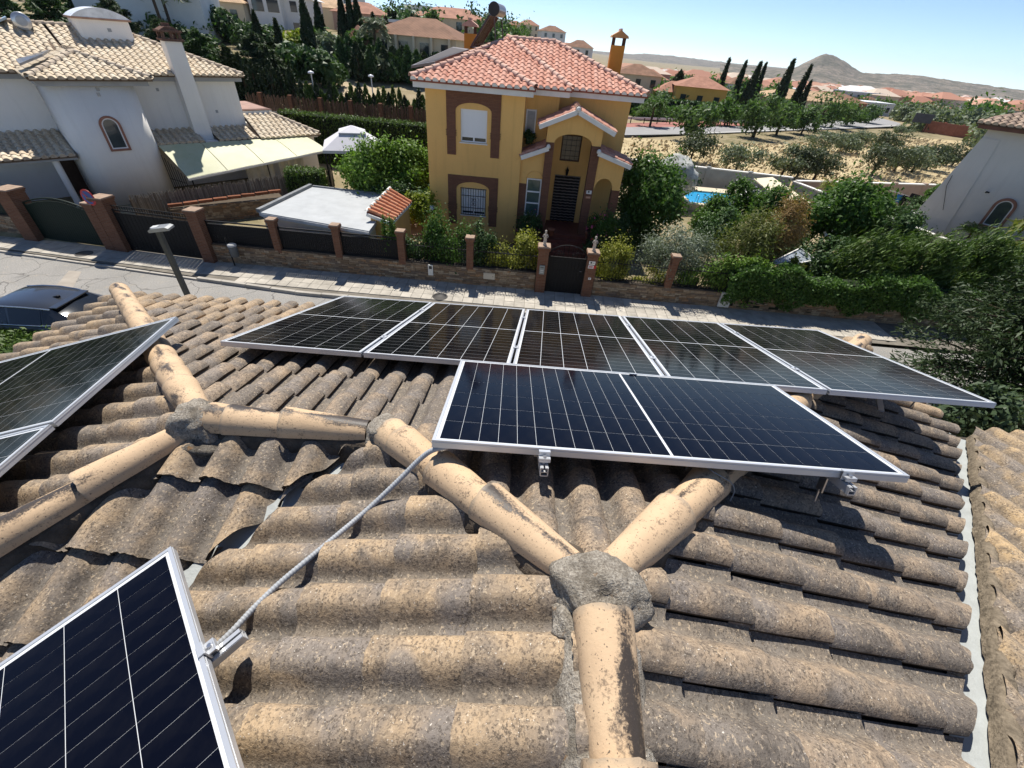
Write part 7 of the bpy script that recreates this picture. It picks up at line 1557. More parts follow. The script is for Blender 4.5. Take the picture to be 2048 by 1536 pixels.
# left garden
G5 = 'shrubs between the white and yellow houses'
at_bush('leafy light green fruit tree left of the yellow house', 702, 290, 800, 400, 22.5, 'bright', 7500, .14, 1.3, clumps=40, group=G5, cat='tree', name='fruit_tree')
at_bush('dense green citrus tree against the yellow house corner', 780, 300, 862, 400, 23.5, 'bright', 6000, .15, 1.2, clumps=32, group=G5, cat='tree', name='citrus_tree')
at_bush('dark bush below the citrus tree', 760, 370, 862, 420, 21.5, 'dark', 3500, .12, .9, group=G5)
at_bush('lime coloured shrub right of the garden hut', 818, 385, 866, 440, 19.8, 'lime', 2600, .10, .6, group=G5)
hedge('clipped dark hedge block left of the fruit tree', (atz(672, 345, .3).x + .4, 23.6), (atz(672, 345, .3).x + 2.2, 23.9), .9, 2.05, 'thuja', 3500, .13, group='clipped hedges behind the gardens')
hedge('clipped hedge in front of the gazebo, behind the fruit tree', (-9.2, 25.2), (-5.2, 25.2), .9, 2.35, 'thuja', 6000, .13, group='clipped hedges behind the gardens')
hedge('tall clipped hedge behind the gazebo', (-17.5, 33.5), (-6.0, 33.0), 1.0, 3.25, 'thuja', 15000, .15, z0=.2, group='clipped hedges behind the gardens')
# near left: hedge of our own front garden
at_hz = H(-12.4, 8.4); nh = hedge('bright green conifer hedge in the near left front garden', (-17.0, 8.25), (-11.75, 8.7), 1.15, .86, 'thuja', 17000, .12, .09, z0=0.0)
# foreground conifer at right, its crown reaching in from the edge
conifer('dark conifer with layered sprays at the right edge beside the roof', (14.6, 9.4), 0.0, 7.6, 4.6, 170, 900, .18, 'cedar_dark', lo=.20, droop=-.02)
at_bush('small conifer bush behind the roof corner at right', 1895, 780, 2010, 880, 7.0, 'conifer', 2200, .12, .5, trunk=True, z0=0.0, name='conifer_bush')
# ================================================================== dry field, far road
def gy_(x, y): return H(x, y)
def sheet_poly(name, pts, z, mat, kind='structure'):
    o = MB().add([(p[0], p[1], z) for p in pts], [tuple(range(len(pts)))]).obj(name, mat); tag(o, kind=kind); return o
def dry_mat():
    m = NM('dry_grass_ground'); co = m.coord('World'); n1 = m.noise(co, .35, 5, .65, .6); n2 = m.noise(co, 3, 5, .7)
    c = m.mix(m.ramp(n1, [(.36, 0), (.62, 1)]), (.40, .315, .18, 1), (.60, .49, .30, 1)); c = m.mix(m.ramp(n2, [(.4, .5), (.6, 0)]), c, (.20, .155, .075, 1)); m.bump(n2, .6, .06); return m.fin(c, .95, 0, .1)
field = [(4.2, 37.2), (19.4, 35.5), (34, 38.7), (60, 40), (92, 92), (56, 88.5), (40, 70), (22, 60.8), (4, 59.5), (-4, 58.8)]
def grid_sheet(name, pts, dz, mat, step=2.0, mask=None):
    """a sheet that follows the ground, a little above it"""
    xs_ = [p[0] for p in pts]; ys_ = [p[1] for p in pts]; b = bmesh.new(); vs = [b.verts.new((p[0], p[1], 0)) for p in pts]; b.faces.new(vs)
    x = min(xs_)
    for axis, lo, hi in ((0, min(xs_), max(xs_)), (1, min(ys_), max(ys_))):
        t = lo + step
        while t < hi:
            co = Vector((t, 0, 0)) if axis == 0 else Vector((0, t, 0)); no = Vector((1, 0, 0)) if axis == 0 else Vector((0, 1, 0)); bmesh.ops.bisect_plane(b, geom=b.verts[:] + b.edges[:] + b.faces[:], plane_co=co, plane_no=no); t += step
    for v in b.verts: v.co.z = H(v.co.x, v.co.y) + dz
    for f in b.faces:
        f.smooth = True
        if f.normal.z < 0: f.normal_flip()
    me = bpy.data.meshes.new(name); b.to_mesh(me); b.free(); o = new_obj(name, me, None, None, mat); tag(o, kind='structure'); return o
grid_sheet('dry_field', field, .03, dry_mat(), 3.0)
# tufts of dry grass over the field
n = 15000; X = RNG.uniform(4, 70, n); Y = RNG.uniform(35.5, 88, n); fa_ = np.array([[p[0], p[1]] for p in field])
def inside(X, Y, P):
    r = np.zeros(len(X), bool); j = len(P) - 1
    for i in range(len(P)):
        c = ((P[i, 1] > Y) != (P[j, 1] > Y)) & (X < (P[j, 0] - P[i, 0]) * (Y - P[i, 1]) / (P[j, 1] - P[i, 1] + 1e-9) + P[i, 0]); r ^= c; j = i
    return r
k_ = inside(X, Y, fa_) & (np.sin(X * .5 + np.sin(Y * .4) * 2) + RNG.normal(size=n) * .8 > -.6); X, Y = X[k_], Y[k_]; n = len(X); hgt = RNG.uniform(.10, .30, n); a = RNG.uniform(0, 6.28, n); wd = RNG.uniform(.08, .22, n); lean = RNG.uniform(.1, .45, n) * hgt; Z0 = np.array([H(x, y) for x, y in zip(X, Y)])
V = np.empty((n, 4, 3)); dx, dy = np.cos(a) * wd, np.sin(a) * wd; V[:, 0] = np.stack([X - dx, Y - dy, Z0], 1); V[:, 1] = np.stack([X + dx, Y + dy, Z0], 1); V[:, 2] = np.stack([X + dx * .6 + lean, Y + dy * .6, Z0 + hgt], 1); V[:, 3] = np.stack([X - dx * .2 + lean * 1.4, Y - dy * .2, Z0 + hgt * 1.1], 1)
gm = plain('dry_straw', (.62, .51, .32), .9, 0, .1, 2, .3, 0, 60, .3, True, world=True); tag(new_obj('dry_grass', np_mesh('dry_grass', V.reshape(-1, 3), quads(n * 4)), None, None, gm), 'tall straw coloured dry grass covering the olive field', 'grass', kind='stuff')
rd_near = [atz(1225, 277, 0), atz(1400, 269, 0), atz(1578, 262, 0), atz(1700, 258, 0), atz(1800, 253, 0)]; rd_far = [atz(1225, 262, 0), atz(1480, 254, 0), atz(1600, 248, 0), atz(1690, 240, 0), atz(1760, 226, 0)]
rn_ = [Vector((-6, 60.2, 0))] + rd_near + [atz(1800, 247, 0)]; rf_ = [Vector((-6, 67, 0))] + rd_far[:-1] + [atz(1745, 233, 0), atz(1765, 238, 0)]
tarm = plain('far_asphalt', (.30, .295, .29), .9, 0, .2, .4, .12, world=True)
m_ = MB(); nn_ = len(rf_); vs = [(p.x, p.y, H(p.x, p.y) + .08) for p in rn_] + [(p.x, p.y, H(p.x, p.y) + .08) for p in rf_]
nr = min(len(rn_), len(rf_)); vs = []
for i in range(nr):
    p, q = rn_[i], rf_[i]
    for t in (0, .25, .5, .75, 1): c = p.lerp(q, t); vs.append((c.x, c.y, max(H(c.x, c.y), 0) + .08))
m_.add(vs, [(i * 5 + j, (i + 1) * 5 + j, (i + 1) * 5 + j + 1, i * 5 + j + 1) for i in range(nr - 1) for j in range(4)]); tag(m_.obj('far_road', tarm), kind='structure')
wl_ = MB()
for i in range(1, nr - 2):
    p, q = rn_[i].lerp(rf_[i], .07), rn_[i + 1].lerp(rf_[i + 1], .07); wl_.bar((p.x, p.y, .10), (q.x, q.y, .10), .25, .02)
tag(wl_.obj('road_line', M['white_paint']), kind='structure')
# red cycle path and guard rail along the far edge
cpth = MB(); vs = []
for p in [Vector((-2, 67, 0))] + rd_far[:3]: vs += [(p.x, p.y + .5, .14), (p.x + .3, p.y + 6.0, .14)]
cpth.add(vs, [(2 * i, 2 * i + 2, 2 * i + 3, 2 * i + 1) for i in range(3)]); tag(cpth.obj('cycle_path', plain('red_path', (.36, .15, .12), .85, world=True)), kind='structure')
gr_ = empty('guard_rail', (0, 0, 0), 0, 'low white guard rail with dark posts along the far road', 'guard rail'); A0, A1 = Vector((3, 67.2, 0)), rd_far[2] + Vector((0, .3, 0))
gb = MB(); gb.bar(A0 + Vector((0, 0, .75)), rd_far[1] + Vector((0, .3, .75)), .08, .28).bar(rd_far[1] + Vector((0, .3, .75)), A1 + Vector((0, 0, .75)), .08, .28); gb.obj('rail', M['alu'], gr_); pm_ = MB().box((-.06, -.06, 0), (.06, .06, .8)).mesh('post'); pm_.materials.append(M['iron'])
for i in range(26): p = A0.lerp(rd_far[1], i / 14) if i < 14 else rd_far[1].lerp(A1, (i - 14) / 12); new_obj('post', pm_, gr_, (p.x, p.y + .1, 0))
# olive trees in the field (photo pixel of the foot, of the top, half width)
OL = [(1380, 322, 268, 28, 'leftmost olive tree in the dry field, by the wall'), (1470, 342, 290, 34, 'low round olive bush against the grey wall'), (1562, 352, 290, 30, 'broad olive tree behind the cream canopy, left trunk'), (1592, 356, 296, 24, 'olive tree in the clump behind the cream canopy'), (1625, 362, 300, 34, 'leaning olive tree right of the clump by the canopy'),
      (1640, 302, 262, 34, 'olive tree far back left of the middle row'), (1690, 305, 270, 26, 'olive tree behind the middle row'), (1742, 350, 288, 36, 'dark round olive tree, first of the right group'), (1770, 308, 262, 26, 'olive tree at the back of the right group'), (1785, 345, 292, 30, 'olive tree, second of the right group'), (1822, 344, 290, 32, 'olive tree, third of the right group'), (1852, 338, 292, 26, 'olive tree, fourth of the right group'), (1902, 332, 285, 28, 'olive tree nearest the grey house'), (1800, 270, 252, 16, 'small olive tree by the bend of the far road'), (1720, 290, 262, 22, 'pale olive tree in the middle of the field')]
for (u, vb, vt, rp, lb) in OL: at_olive(lb, u, vb, vt, rp, n=2000, size=.27, mat='olive_dark' if len(lb) % 2 else 'olive')
# trees along the far road
RTR = [(1378, 281, 204, 32, 'round dark tree by the far road, nearest the yellow house'), (1506, 274, 185, 34, 'dense dark tree on the far road verge, second from left'), (1552, 270, 206, 28, 'tree with a brownish crown on the far road verge'), (1630, 262, 188, 36, 'large pale green tree by the far road'), (1602, 268, 218, 26, 'low green tree before the large pale one'), (1692, 252, 208, 26, 'tree at the road bend'), (1660, 256, 206, 26, 'green tree left of the road bend'), (1730, 246, 212, 18, 'small tree right of the road bend')]
for (u, vb, vt, rp, lb) in RTR: at_olive(lb, u, vb, vt, rp, group='trees along the far road', n=1500, mat='poplar', lean=(.15, 0), size=.55, name='road_tree')
for i, (u, v, rp) in enumerate([(1275, 228, 16), (1300, 226, 14), (1325, 228, 16), (1350, 226, 14), (1420, 220, 18), (1450, 216, 18)]):
    at_olive('clipped round street tree in the row beyond the far road, number %s from the left' % ('one', 'two', 'three', 'four', 'five', 'six')[i], u, 246, v - 14, rp, group='street trees beyond the far road', n=700, mat='green', size=.55, name='street_tree', lean=(0, 0), y=80)
hedge('long dark hedge beyond the far road', (6, 84), (42, 88), 2.0, 2.4, 'dark', 6000, .5, z0=-.1, group='far hedges')
CY = [(1437, 112, 180, 120, .85), (1470, 118, 182, 118, 1.0), (1494, 108, 184, 116, .95), (1552, 112, 208, 110, 1.2), (1512, 122, 182, 125, .9), (1588, 114, 196, 112, .75), (1608, 150, 192, 110, .8), (1348, 132, 172, 105, 1.8)]
rg_c = random.Random(4)
for i, (u, vt, vb, y, r) in enumerate(CY): at_cypress('dark cypress above the far town, %s from the left' % ('first', 'second', 'third', 'fourth', 'fifth', 'sixth', 'seventh', 'eighth')[sorted(range(8), key=lambda k: CY[k][0]).index(i)], u, vt + rg_c.uniform(2, 16), vb, y, r * rg_c.uniform(.8, 1.25), n=1300, size=1.0, lean=rg_c.uniform(-.02, .13), group='cypresses above the far town')

# ================================================================== houses of the background
def simple_house(label, x, y, wx, wy, h, rz, wall, roof, nwin=3, storeys=1, group=None, name='far_house', roof_h=1.6, z0=None, flat=False):
    z0 = H(x, y) - .3 if z0 is None else z0; t = empty(name, (x, y, z0), rz, label, 'house', group); a, b = wx / 2, wy / 2
    MB().box((-a, -b, 0), (a, b, h)).obj('wall', wall, t); e = .45
    if flat: MB().box((-a - .1, -b - .1, h), (a + .1, b + .1, h + .35)).obj('roof', roof, t)
    else:
        i = min(a, b) * .95; rx_, ry_ = max(a - i, .05), max(b - i, .05)
        MB().add([(-a - e, -b - e, h - .05), (a + e, -b - e, h - .05), (a + e, b + e, h - .05), (-a - e, b + e, h - .05), (-rx_, -ry_, h + roof_h), (rx_, -ry_, h + roof_h), (rx_, ry_, h + roof_h), (-rx_, ry_, h + roof_h)], [(3, 2, 1, 0), (0, 1, 5, 4), (1, 2, 6, 5), (2, 3, 7, 6), (3, 0, 4, 7), (4, 5, 6, 7)]).obj('roof', roof, t)
    wmesh = MB().box((-.5, -.05, -.65), (.5, .05, .65)).mesh('window'); wmesh.materials.append(M['glass'])
    for s in range(storeys):
        for k in range(nwin): new_obj('window', wmesh, t, (-a + wx * (k + .5) / nwin, -b - .02, h * (s + .55) / storeys))
    return t
W_WH = plain('far_white', (.74, .73, .70), .85, 0, .2, .6, .08, world=True); W_CR = plain('far_cream', (.62, .53, .38), .85, 0, .2, .6, .1, world=True); W_PK = plain('far_pink', (.50, .33, .26), .85, 0, .2, .6, .1, world=True); W_OC = plain('far_ochre', (.60, .38, .10), .85, 0, .2, .6, .1, world=True); W_BR = plain('far_brick', (.30, .12, .08), .85, 0, .2, .6, .1, world=True); W_GR = plain('far_grey', (.45, .46, .47), .85, 0, .2, .6, .1, world=True)
def far_roof(name, c, s=1.0):
    m = NM(name); co = m.coord('World'); n1 = m.noise(co, .8, 4, .6); n2 = m.noise(co, 5, 3); s_ = m.n('ShaderNodeSeparateXYZ'); m.l(co, s_.inputs[0]); wv = m.math('SINE', m.math('MULTIPLY', m.math('ADD', s_.outputs[0], s_.outputs[1]), 16)); c_ = m.mix(m.ramp(n1, [(.35, 0), (.65, 1)]), g(c, .75), g(c, 1.15)); c_ = m.mix(m.math('MULTIPLY', m.math('ADD', wv, 1), .15), c_, g(c, .45)); return m.fin(c_, .85, 0, .15)
R_TC = far_roof('far_terracotta', (.40, .205, .14)); R_BR = far_roof('far_brown_roof', (.25, .14, .09)); R_CR = far_roof('far_sand_roof', (.52, .36, .22)); R_WH = plain('far_white_roof', (.66, .68, .70), .7, 0, .2, .6, .06, world=True)
def at_house(label, u, v, y, wx, wy, h, rz, wall, roof, **kw):
    p = aty(u, v, y); return simple_house(label, p.x, y, wx, wy, h, rz, wall, roof, z0=min(p.z, H(p.x, y) - .1) if kw.pop('sink', True) else p.z, **kw)
# brown roofed house just left of the yellow one
b_ = aty(842, 118, 62); bh = simple_house('low cream house with a broad brown tiled roof left of the yellow house', b_.x + .5, 62, 9.6, 7, 2.7, -.12, W_CR, R_BR, 4, 1, None, 'brown_roofed_house', 1.6, z0=b_.z - .6)
MB().box((-2.2, -4.0, 0), (4.6, -3.6, .9)).obj('veranda_wall', W_CR, bh)
for k in range(4): MB().box((-2 + k * 2.0, -3.95, .9), (-1.75 + k * 2.0, -3.7, 2.65)).obj('veranda_post', W_CR, bh)
# white villa on the hill
v_ = aty(545, 50, 92); vh = simple_house('white villa with pale blue roof high on the left hill', v_.x, 92, 15, 9, 5.2, .10, W_WH, R_WH, 4, 2, None, 'white_villa', 1.8, z0=v_.z - 1.5)
MB().prism([(-1.0, 5.0), (4.4, 5.0), (4.4, 5.4), (1.7, 7.0), (-1.0, 5.4)], 'y', -6.2, 0).obj('gable_roof', R_WH, vh); MB().box((-.7, -5.9, 0), (4.1, 0, 5.0)).obj('front_block', W_WH, vh)
for k in range(2): MB().box((-.2 + k * 2.3, -5.96, 3.1), (1.5 + k * 2.3, -5.9, 4.6)).obj('balcony_opening', M['glass'], vh)
s_ = aty(425, 18, 88); simple_house('sandy hip roofed house left of the white villa', s_.x, 88, 13, 9, 3.4, .15, W_CR, R_CR, 4, 1, None, 'sandy_roofed_house', 2.1, z0=s_.z - 2.4)
t_ = aty(310, 22, 62); simple_house('white rendered house cut by the top edge behind the left trees', t_.x, 62, 12, 8, 7.5, .3, W_WH, R_TC, 4, 2, None, 'white_house', z0=t_.z - 4)
HS = [(655, 38, 105, 10, 8, 3.2, .1, W_CR, R_CR, 'sand roofed house between the tall cypresses'), (690, 20, 120, 7, 7, 6, 0, W_WH, R_TC, 'white tower-like house behind the three cypresses'), (728, 45, 100, 9, 7, 2.6, .1, W_PK, R_TC, 'pink walled house right of the three cypresses'), (765, 62, 84, 9, 6, 2.2, 0, W_BR, R_WH, 'brick house with white roof behind the palm'), (905, 72, 105, 14, 9, 5.0, .05, W_CR, R_TC, 'long cream apartment house left of the round tank'), (640, 12, 150, 10, 8, 4.2, .2, W_PK, R_TC, 'terracotta house on the skyline left of the cypresses'), (722, 104, 60, 2.2, 2.2, 1.5, .1, W_CR, R_TC, 'little hut with terracotta roof below the palms'),
      (1396, 184, 100, 9, 8, 4.2, -.15, W_OC, R_TC, 'ochre yellow house with terracotta roof beyond the far road'), (1345, 186, 104, 7, 6, 3.0, -.1, W_OC, R_TC, 'ochre garage wing left of the ochre house'), (1660, 194, 135, 14, 10, 3.4, .0, W_BR, R_BR, 'wide low brown roofed house by the road'), (1725, 172, 230, 17, 10, 6, .1, W_GR, R_WH, 'grey warehouse at the far side of the town'), (1605, 186, 125, 20, 10, 3.2, .05, W_CR, R_CR, 'long low sandy house behind the road trees'), (1265, 182, 110, 9, 8, 6, 0, W_CR, R_BR, 'cream house right behind the orange chimney'), (1300, 150, 160, 7, 6, 5, 0, W_OC, R_TC, 'ochre two storey house behind the orange chimney'), (1600, 156, 210, 8, 8, 5, .1, W_WH, R_WH, 'long white block in the middle of the town'), (1722, 188, 170, 20, 8, 3.2, .1, W_WH, R_WH, 'long white shed near the road junction')]
for (u, v, y, wx, wy, h, rz, wl_m, rf_m, lb) in HS:
    p = aty(u, v, y); simple_house(lb, p.x, y, wx, wy, h, rz, wl_m, rf_m, max(2, int(wx / 3)), 2 if h > 4.5 else 1, 'named houses behind the gardens', flat=(rf_m is R_WH and wx > 7.5), z0=min(p.z - h * .5, H(p.x, y)))
# the town: prototypes copied house by house
protos = []
for (wl_m, rf_m, lb, h) in ((W_WH, R_TC, 'small white house with terracotta roof in the far town', 5.5), (W_CR, R_TC, 'small cream house with terracotta roof in the far town', 5.0), (W_PK, R_TC, 'small pinkish house with terracotta roof in the far town', 5.5), (W_WH, R_BR, 'small white house with brown roof in the far town', 6.0), (W_OC, R_TC, 'small ochre house with terracotta roof in the far town', 5.0), (W_WH, R_WH, 'small white flat roofed house in the far town', 6.5)):
    protos.append((wl_m, rf_m, lb, h))
first = {}; rg = random.Random(11); cnt = 0
spots = []
for row, (y0, y1, k, n_) in enumerate(((150, 210, .30, 36), (210, 300, .26, 64), (300, 430, .22, 90), (430, 600, .20, 80))):
    for i in range(n_):
        y = rg.uniform(y0, y1); r_ = rg.uniform(k, 1.62); x = y * r_
        if row == 0 and .56 < r_ < .86: continue
        spots.append((x, y))
for i in range(26):   # roofs along the left skyline
    y = rg.uniform(130, 300); spots.append((y * rg.uniform(-.40, .22), y))
for (x, y) in spots:
    k = rg.randrange(6); wl_m, rf_m, lb, h = protos[k]; rz = rg.uniform(-.4, .4); sc_ = rg.uniform(.55, .95)
    left = x / y < .22; grp = 'houses of the left skyline' if left else 'houses of the far town'; lb2 = lb.replace('in the far town', 'on the hill skyline') if left else lb
    if k not in first:
        t = simple_house(lb2, x, y, 10, 8, h, rz, wl_m, rf_m, 3, 2, grp, 'town_house', 2.0, flat=rf_m is R_WH); first[k] = t
    else:
        t = copy_tree(first[k]); t.location = (x, y, H(x, y) - .3); t.rotation_euler = (0, 0, rz); t['label'] = lb2; t['group'] = grp
    t.scale = (sc_, sc_, rg.uniform(.6, .9))
sk = sorted([o for o in COL.objects if o.parent is None and o.get('group') == 'houses of the left skyline'], key=lambda o: o.location.x / o.location.y)
NTH = ('first', 'second', 'third', 'fourth', 'fifth', 'sixth', 'seventh', 'eighth', 'ninth', 'tenth', 'eleventh', 'twelfth', 'thirteenth', 'fourteenth', 'fifteenth', 'sixteenth', 'seventeenth', 'eighteenth', 'nineteenth', 'twentieth', 'twenty-first', 'twenty-second', 'twenty-third', 'twenty-fourth', 'twenty-fifth', 'twenty-sixth')
for i, o in enumerate(sk): o['label'] = o['label'] + ', %s from the left' % NTH[min(i, 25)]
# the remotest streets read as one mass
mass = MB(); roofm = MB()
for i in range(1300):
    y = 230 + 1250 * rg.random() ** 1.6; x = y * rg.uniform(.16, 1.75); z = H(x, y); a, b_, h = rg.uniform(4, 8), rg.uniform(4, 7), rg.uniform(4, 7); mass.box((x - a, y - b_, z - 2), (x + a, y + b_, z + h)); roofm.add([(x - a - .5, y - b_ - .5, z + h), (x + a + .5, y - b_ - .5, z + h), (x + a + .5, y + b_ + .5, z + h), (x - a - .5, y + b_ + .5, z + h), (x - a * .3, y, z + h + 2.2), (x + a * .3, y, z + h + 2.2)], [(0, 1, 5, 4), (1, 2, 5), (2, 3, 4, 5), (3, 0, 4)])
def mass_mat():
    m = NM('remote_walls'); r = m.rnd(True); return m.fin(m.ramp(r, [(0, (.70, .68, .64, 1)), (.4, (.58, .47, .36, 1)), (.7, (.48, .30, .22, 1)), (1, (.74, .73, .72, 1))], 'CONSTANT'), .9, 0, .1)
def roof_mass():
    m = NM('remote_roof_tiles'); r = m.rnd(True); return m.fin(m.ramp(r, [(0, (.40, .21, .15, 1)), (.35, (.48, .28, .2, 1)), (.6, (.55, .45, .36, 1)), (.8, (.66, .64, .61, 1)), (.9, (.34, .17, .12, 1))], 'CONSTANT'), .9, 0, .1)
rt_ = empty('remote_town', (0, 0, 0), 0, 'remote town streets merging into one mass below the mountain', 'town'); rt_['kind'] = 'stuff'; o = mass.obj('remote_walls', mass_mat(), rt_); o['kind'] = 'stuff'; o = roofm.obj('remote_roofs', roof_mass(), rt_); o['kind'] = 'stuff'
# tree mass between the houses
def tree_mass(name, label, n, ylo, yhi, rlo, rhi, per, size, mat, rmin, rmax, flt=None):
    Ps = []; Os = []
    for i in range(n):
        y = rg.uniform(ylo, yhi); x = y * rg.uniform(rlo, rhi)
        if flt and not flt(x, y): continue
        r = rg.uniform(rmin, rmax); P, o = clump_points(per, r, r, r * rg.uniform(.8, 1.3), 9, .28, .5); P += np.array([x, y, H(x, y) + r * .8]); Ps.append(P); Os.append(o)
    P = np.concatenate(Ps); V = leaves_np(P, size, np.concatenate(Os), .4, .7); ob = new_obj(name, np_mesh(name, V, quads(len(V))), None, None, LF[mat]); tag(ob, label, 'trees', kind='stuff')
off_road = lambda x, y: not (.52 < x / y < .80 and y < 175)
tree_mass('town_trees', 'green trees scattered between the far town houses', 520, 120, 420, .20, 1.6, 150, 1.0, 'green', 1.8, 3.6, off_road); tree_mass('road_grove', 'green trees filling the plots beyond the far road', 150, 84, 150, .18, .60, 170, .7, 'poplar', 1.2, 2.4, lambda x, y: y > 84 + (x - 15) * .9); tree_mass('plain_orchard', 'olive orchards on the plain right of the road', 420, 82, 150, .84, 1.75, 120, .8, 'olive', 1.3, 2.5); tree_mass('bend_trees', 'olive trees on the plain beyond the road bend', 150, 104, 170, .64, .90, 150, .75, 'olive', 1.2, 2.3, lambda x, y: x > .60 * y + 14); tree_mass('far_orchard', 'far orchards on the plain at right', 480, 150, 380, .84, 1.75, 80, 1.2, 'poplar', 1.6, 3.0); tree_mass('remote_trees', 'remote tree masses below the mountain', 900, 300, 1300, .2, 1.75, 50, 1.6, 'dark', 2.0, 3.4)
# billboard by the bend and brick walls at the right
bb_ = empty('billboard', (*atz(1832, 262, 0).xy, 0), -.5, 'dark billboard seen from behind by the road bend', 'billboard'); MB().box((-1.5, -.1, 1.4), (1.5, .1, 2.9)).obj('board', plain('board_back', (.10, .10, .11), .8), bb_)
for x in (-1.2, 0, 1.2): MB().box((x - .05, .1, 0), (x + .05, .24, 2.8)).obj('post', M['iron'], bb_)
bw = render_wall('low red brick wall beyond the field near the grey house', [atz(1845, 262, 0).xy[:], atz(1905, 272, 0).xy[:], atz(1990, 285, 0).xy[:]], -.1, 1.8, plain('red_brick_wall', (.36, .15, .10), .9, 0, .1, 2, .2, world=True), False)

# ================================================================== left hillside vegetation
G6 = 'conifers on the left hillside'
at_conifer('large blue green cedar on the hillside behind the white house', 535, 68, 195, 45, 3.0, 110, 260, .48, 'conifer', G6, 'cedar', droop=-.05, lo=.03)
at_conifer('dark pine left of the cedar, above the white house roof', 425, 62, 170, 46, 2.6, 80, 220, .5, 'dark', G6)
for (u, vt, vb, y, r, m_k, lb) in ((255, -8, 110, 52, 3.4, 'conifer', 'tall grey green pine above the vaulted skylight'), (110, -25, 60, 52, 3.6, 'dark', 'dark pine above the left roof ridge'), (15, -30, 40, 52, 4.0, 'dark', 'dark pine at the top left corner'), (345, 40, 130, 50, 2.6, 'conifer', 'pine right of the vaulted skylight'), (470, 95, 170, 42, 1.3, 'cypress', 'narrow dark conifer right of the white house roof'), (180, -20, 80, 58, 3.6, 'dark', 'dark pine behind the silver tank')):
    at_conifer(lb, u, vt, vb, y, r, 70, 190, .55, m_k, G6)
CY2 = [(705, -10, 68, 62, .75), (688, -12, 62, 62, .70), (720, -5, 76, 62, .8), (642, 2, 66, 60, .75), (616, -6, 70, 56, .85), (515, 24, 62, 60, .55), (556, 40, 70, 56, .5), (779, 18, 40, 95, .5), (786, 22, 42, 95, .5), (792, 24, 44, 95, .5), (815, 36, 72, 78, .9), (826, 30, 74, 80, .6), (838, 36, 74, 78, 1.0), (775, 36, 80, 66, .7), (750, 28, 76, 70, .9)]
od = sorted(range(len(CY2)), key=lambda k: CY2[k][0]); ORD = ('first', 'second', 'third', 'fourth', 'fifth', 'sixth', 'seventh', 'eighth', 'ninth', 'tenth', 'eleventh', 'twelfth', 'thirteenth', 'fourteenth', 'fifteenth')
for i, (u, vt, vb, y, r) in enumerate(CY2): at_cypress('slim dark cypress on the hill skyline, %s from the left' % ORD[od.index(i)], u, vt, vb, y, r, n=1400, size=.5, group='cypresses on the hill skyline')
at_bush('big poplar like tree on the skyline left of the yellow house', 845, 28, 876, 72, 74, 'poplar', 1800, .6, 1.4, group=G6, name='poplar_tree', cat='tree')
# young thujas in a row over the paling fence
rg2 = random.Random(5)
for i in range(26):
    u = 606 + i * 9.6 + rg2.uniform(-2, 2); y = 40.8; x = aty(u, 195, y).x; cypress('young thuja in the row above the paling fence, %s from the left' % (ORD + ('sixteenth', 'seventeenth', 'eighteenth', 'nineteenth', 'twentieth', 'twenty-first', 'twenty-second', 'twenty-third', 'twenty-fourth', 'twenty-fifth', 'twenty-sixth'))[i], x, y, rg2.uniform(1.3, 2.3), rg2.uniform(.38, .58), 'thuja' if i % 3 else 'cypress', 420, .26, H(x, y), 'row of young thujas', name='thuja')
# paling fence with brick piers on a low wall
pf_ = empty('paling_fence', (0, 0, 0), 0, 'rough wooden paling fence with brick piers above the tall clipped hedge', 'fence'); xa, xb, yy = aty(500, 215, 39.6).x, aty(850, 232, 39.0).x, 39.4
MB().box((xa, yy - .1, 1.2), (xb, yy + .1, H(-14, 39.4) + .35)).obj('low_wall', plain('grey_block', (.30, .29, .27), .9, world=True), pf_); zt = H(-14, 39.4) + .35; pal = MB()
pmesh = [MB().box((-.05, -.015, 0), (.05, .015, h_)).mesh('paling') for h_ in (.95, 1.05, 1.12)]
for q_ in pmesh: q_.materials.append(plain('old_paling', (.13, .085, .06), .9, 0, .1, 6, .3, 0, 40, .5) if 'old_paling' not in bpy.data.materials else bpy.data.materials['old_paling'])
n_ = 110
for i in range(n_): o = new_obj('paling', pmesh[i % 3], pf_, (xa + (xb - xa) * (i + .5) / n_, yy, zt)); o.rotation_euler = (0, rg2.uniform(-.05, .05), rg2.uniform(-.2, .2))
for i in range(6): x = xa + (xb - xa) * (i + .5) / 6; MB().box((x - .14, yy - .16, zt - .3), (x + .14, yy + .16, zt + 1.2)).obj('pier', M['brick'], pf_)
# dry earth slope seen behind the thujas, and the trees above it
slope = [aty(u, v, y).xy[:] for (u, v, y) in ((560, 176, 46), (640, 172, 44.5), (740, 180, 44), (800, 190, 43.5), (770, 172, 49), (700, 160, 52), (640, 150, 55), (590, 155, 53))]
grid_sheet('earth_slope', slope, .05, plain('sandy_earth', (.46, .37, .25), .95, 0, .1, .8, .15, .4, 6, world=True), 2.0)
rows = [(470, 200, 41.5, 'thuja', 1.3, 2.6, 12, 470, 600), ]
for i in range(12):
    u = 480 + i * 10; x = aty(u, 205, 42).x; cypress('thuja in the dark clump right of the cedar, %s from the left' % ORD[i], x, 42 + rg2.uniform(-.6, .8), rg2.uniform(2.0, 3.4), rg2.uniform(.5, .8), 'cypress', 480, .32, H(x, 42), 'dark thujas below the cedar', name='thuja')
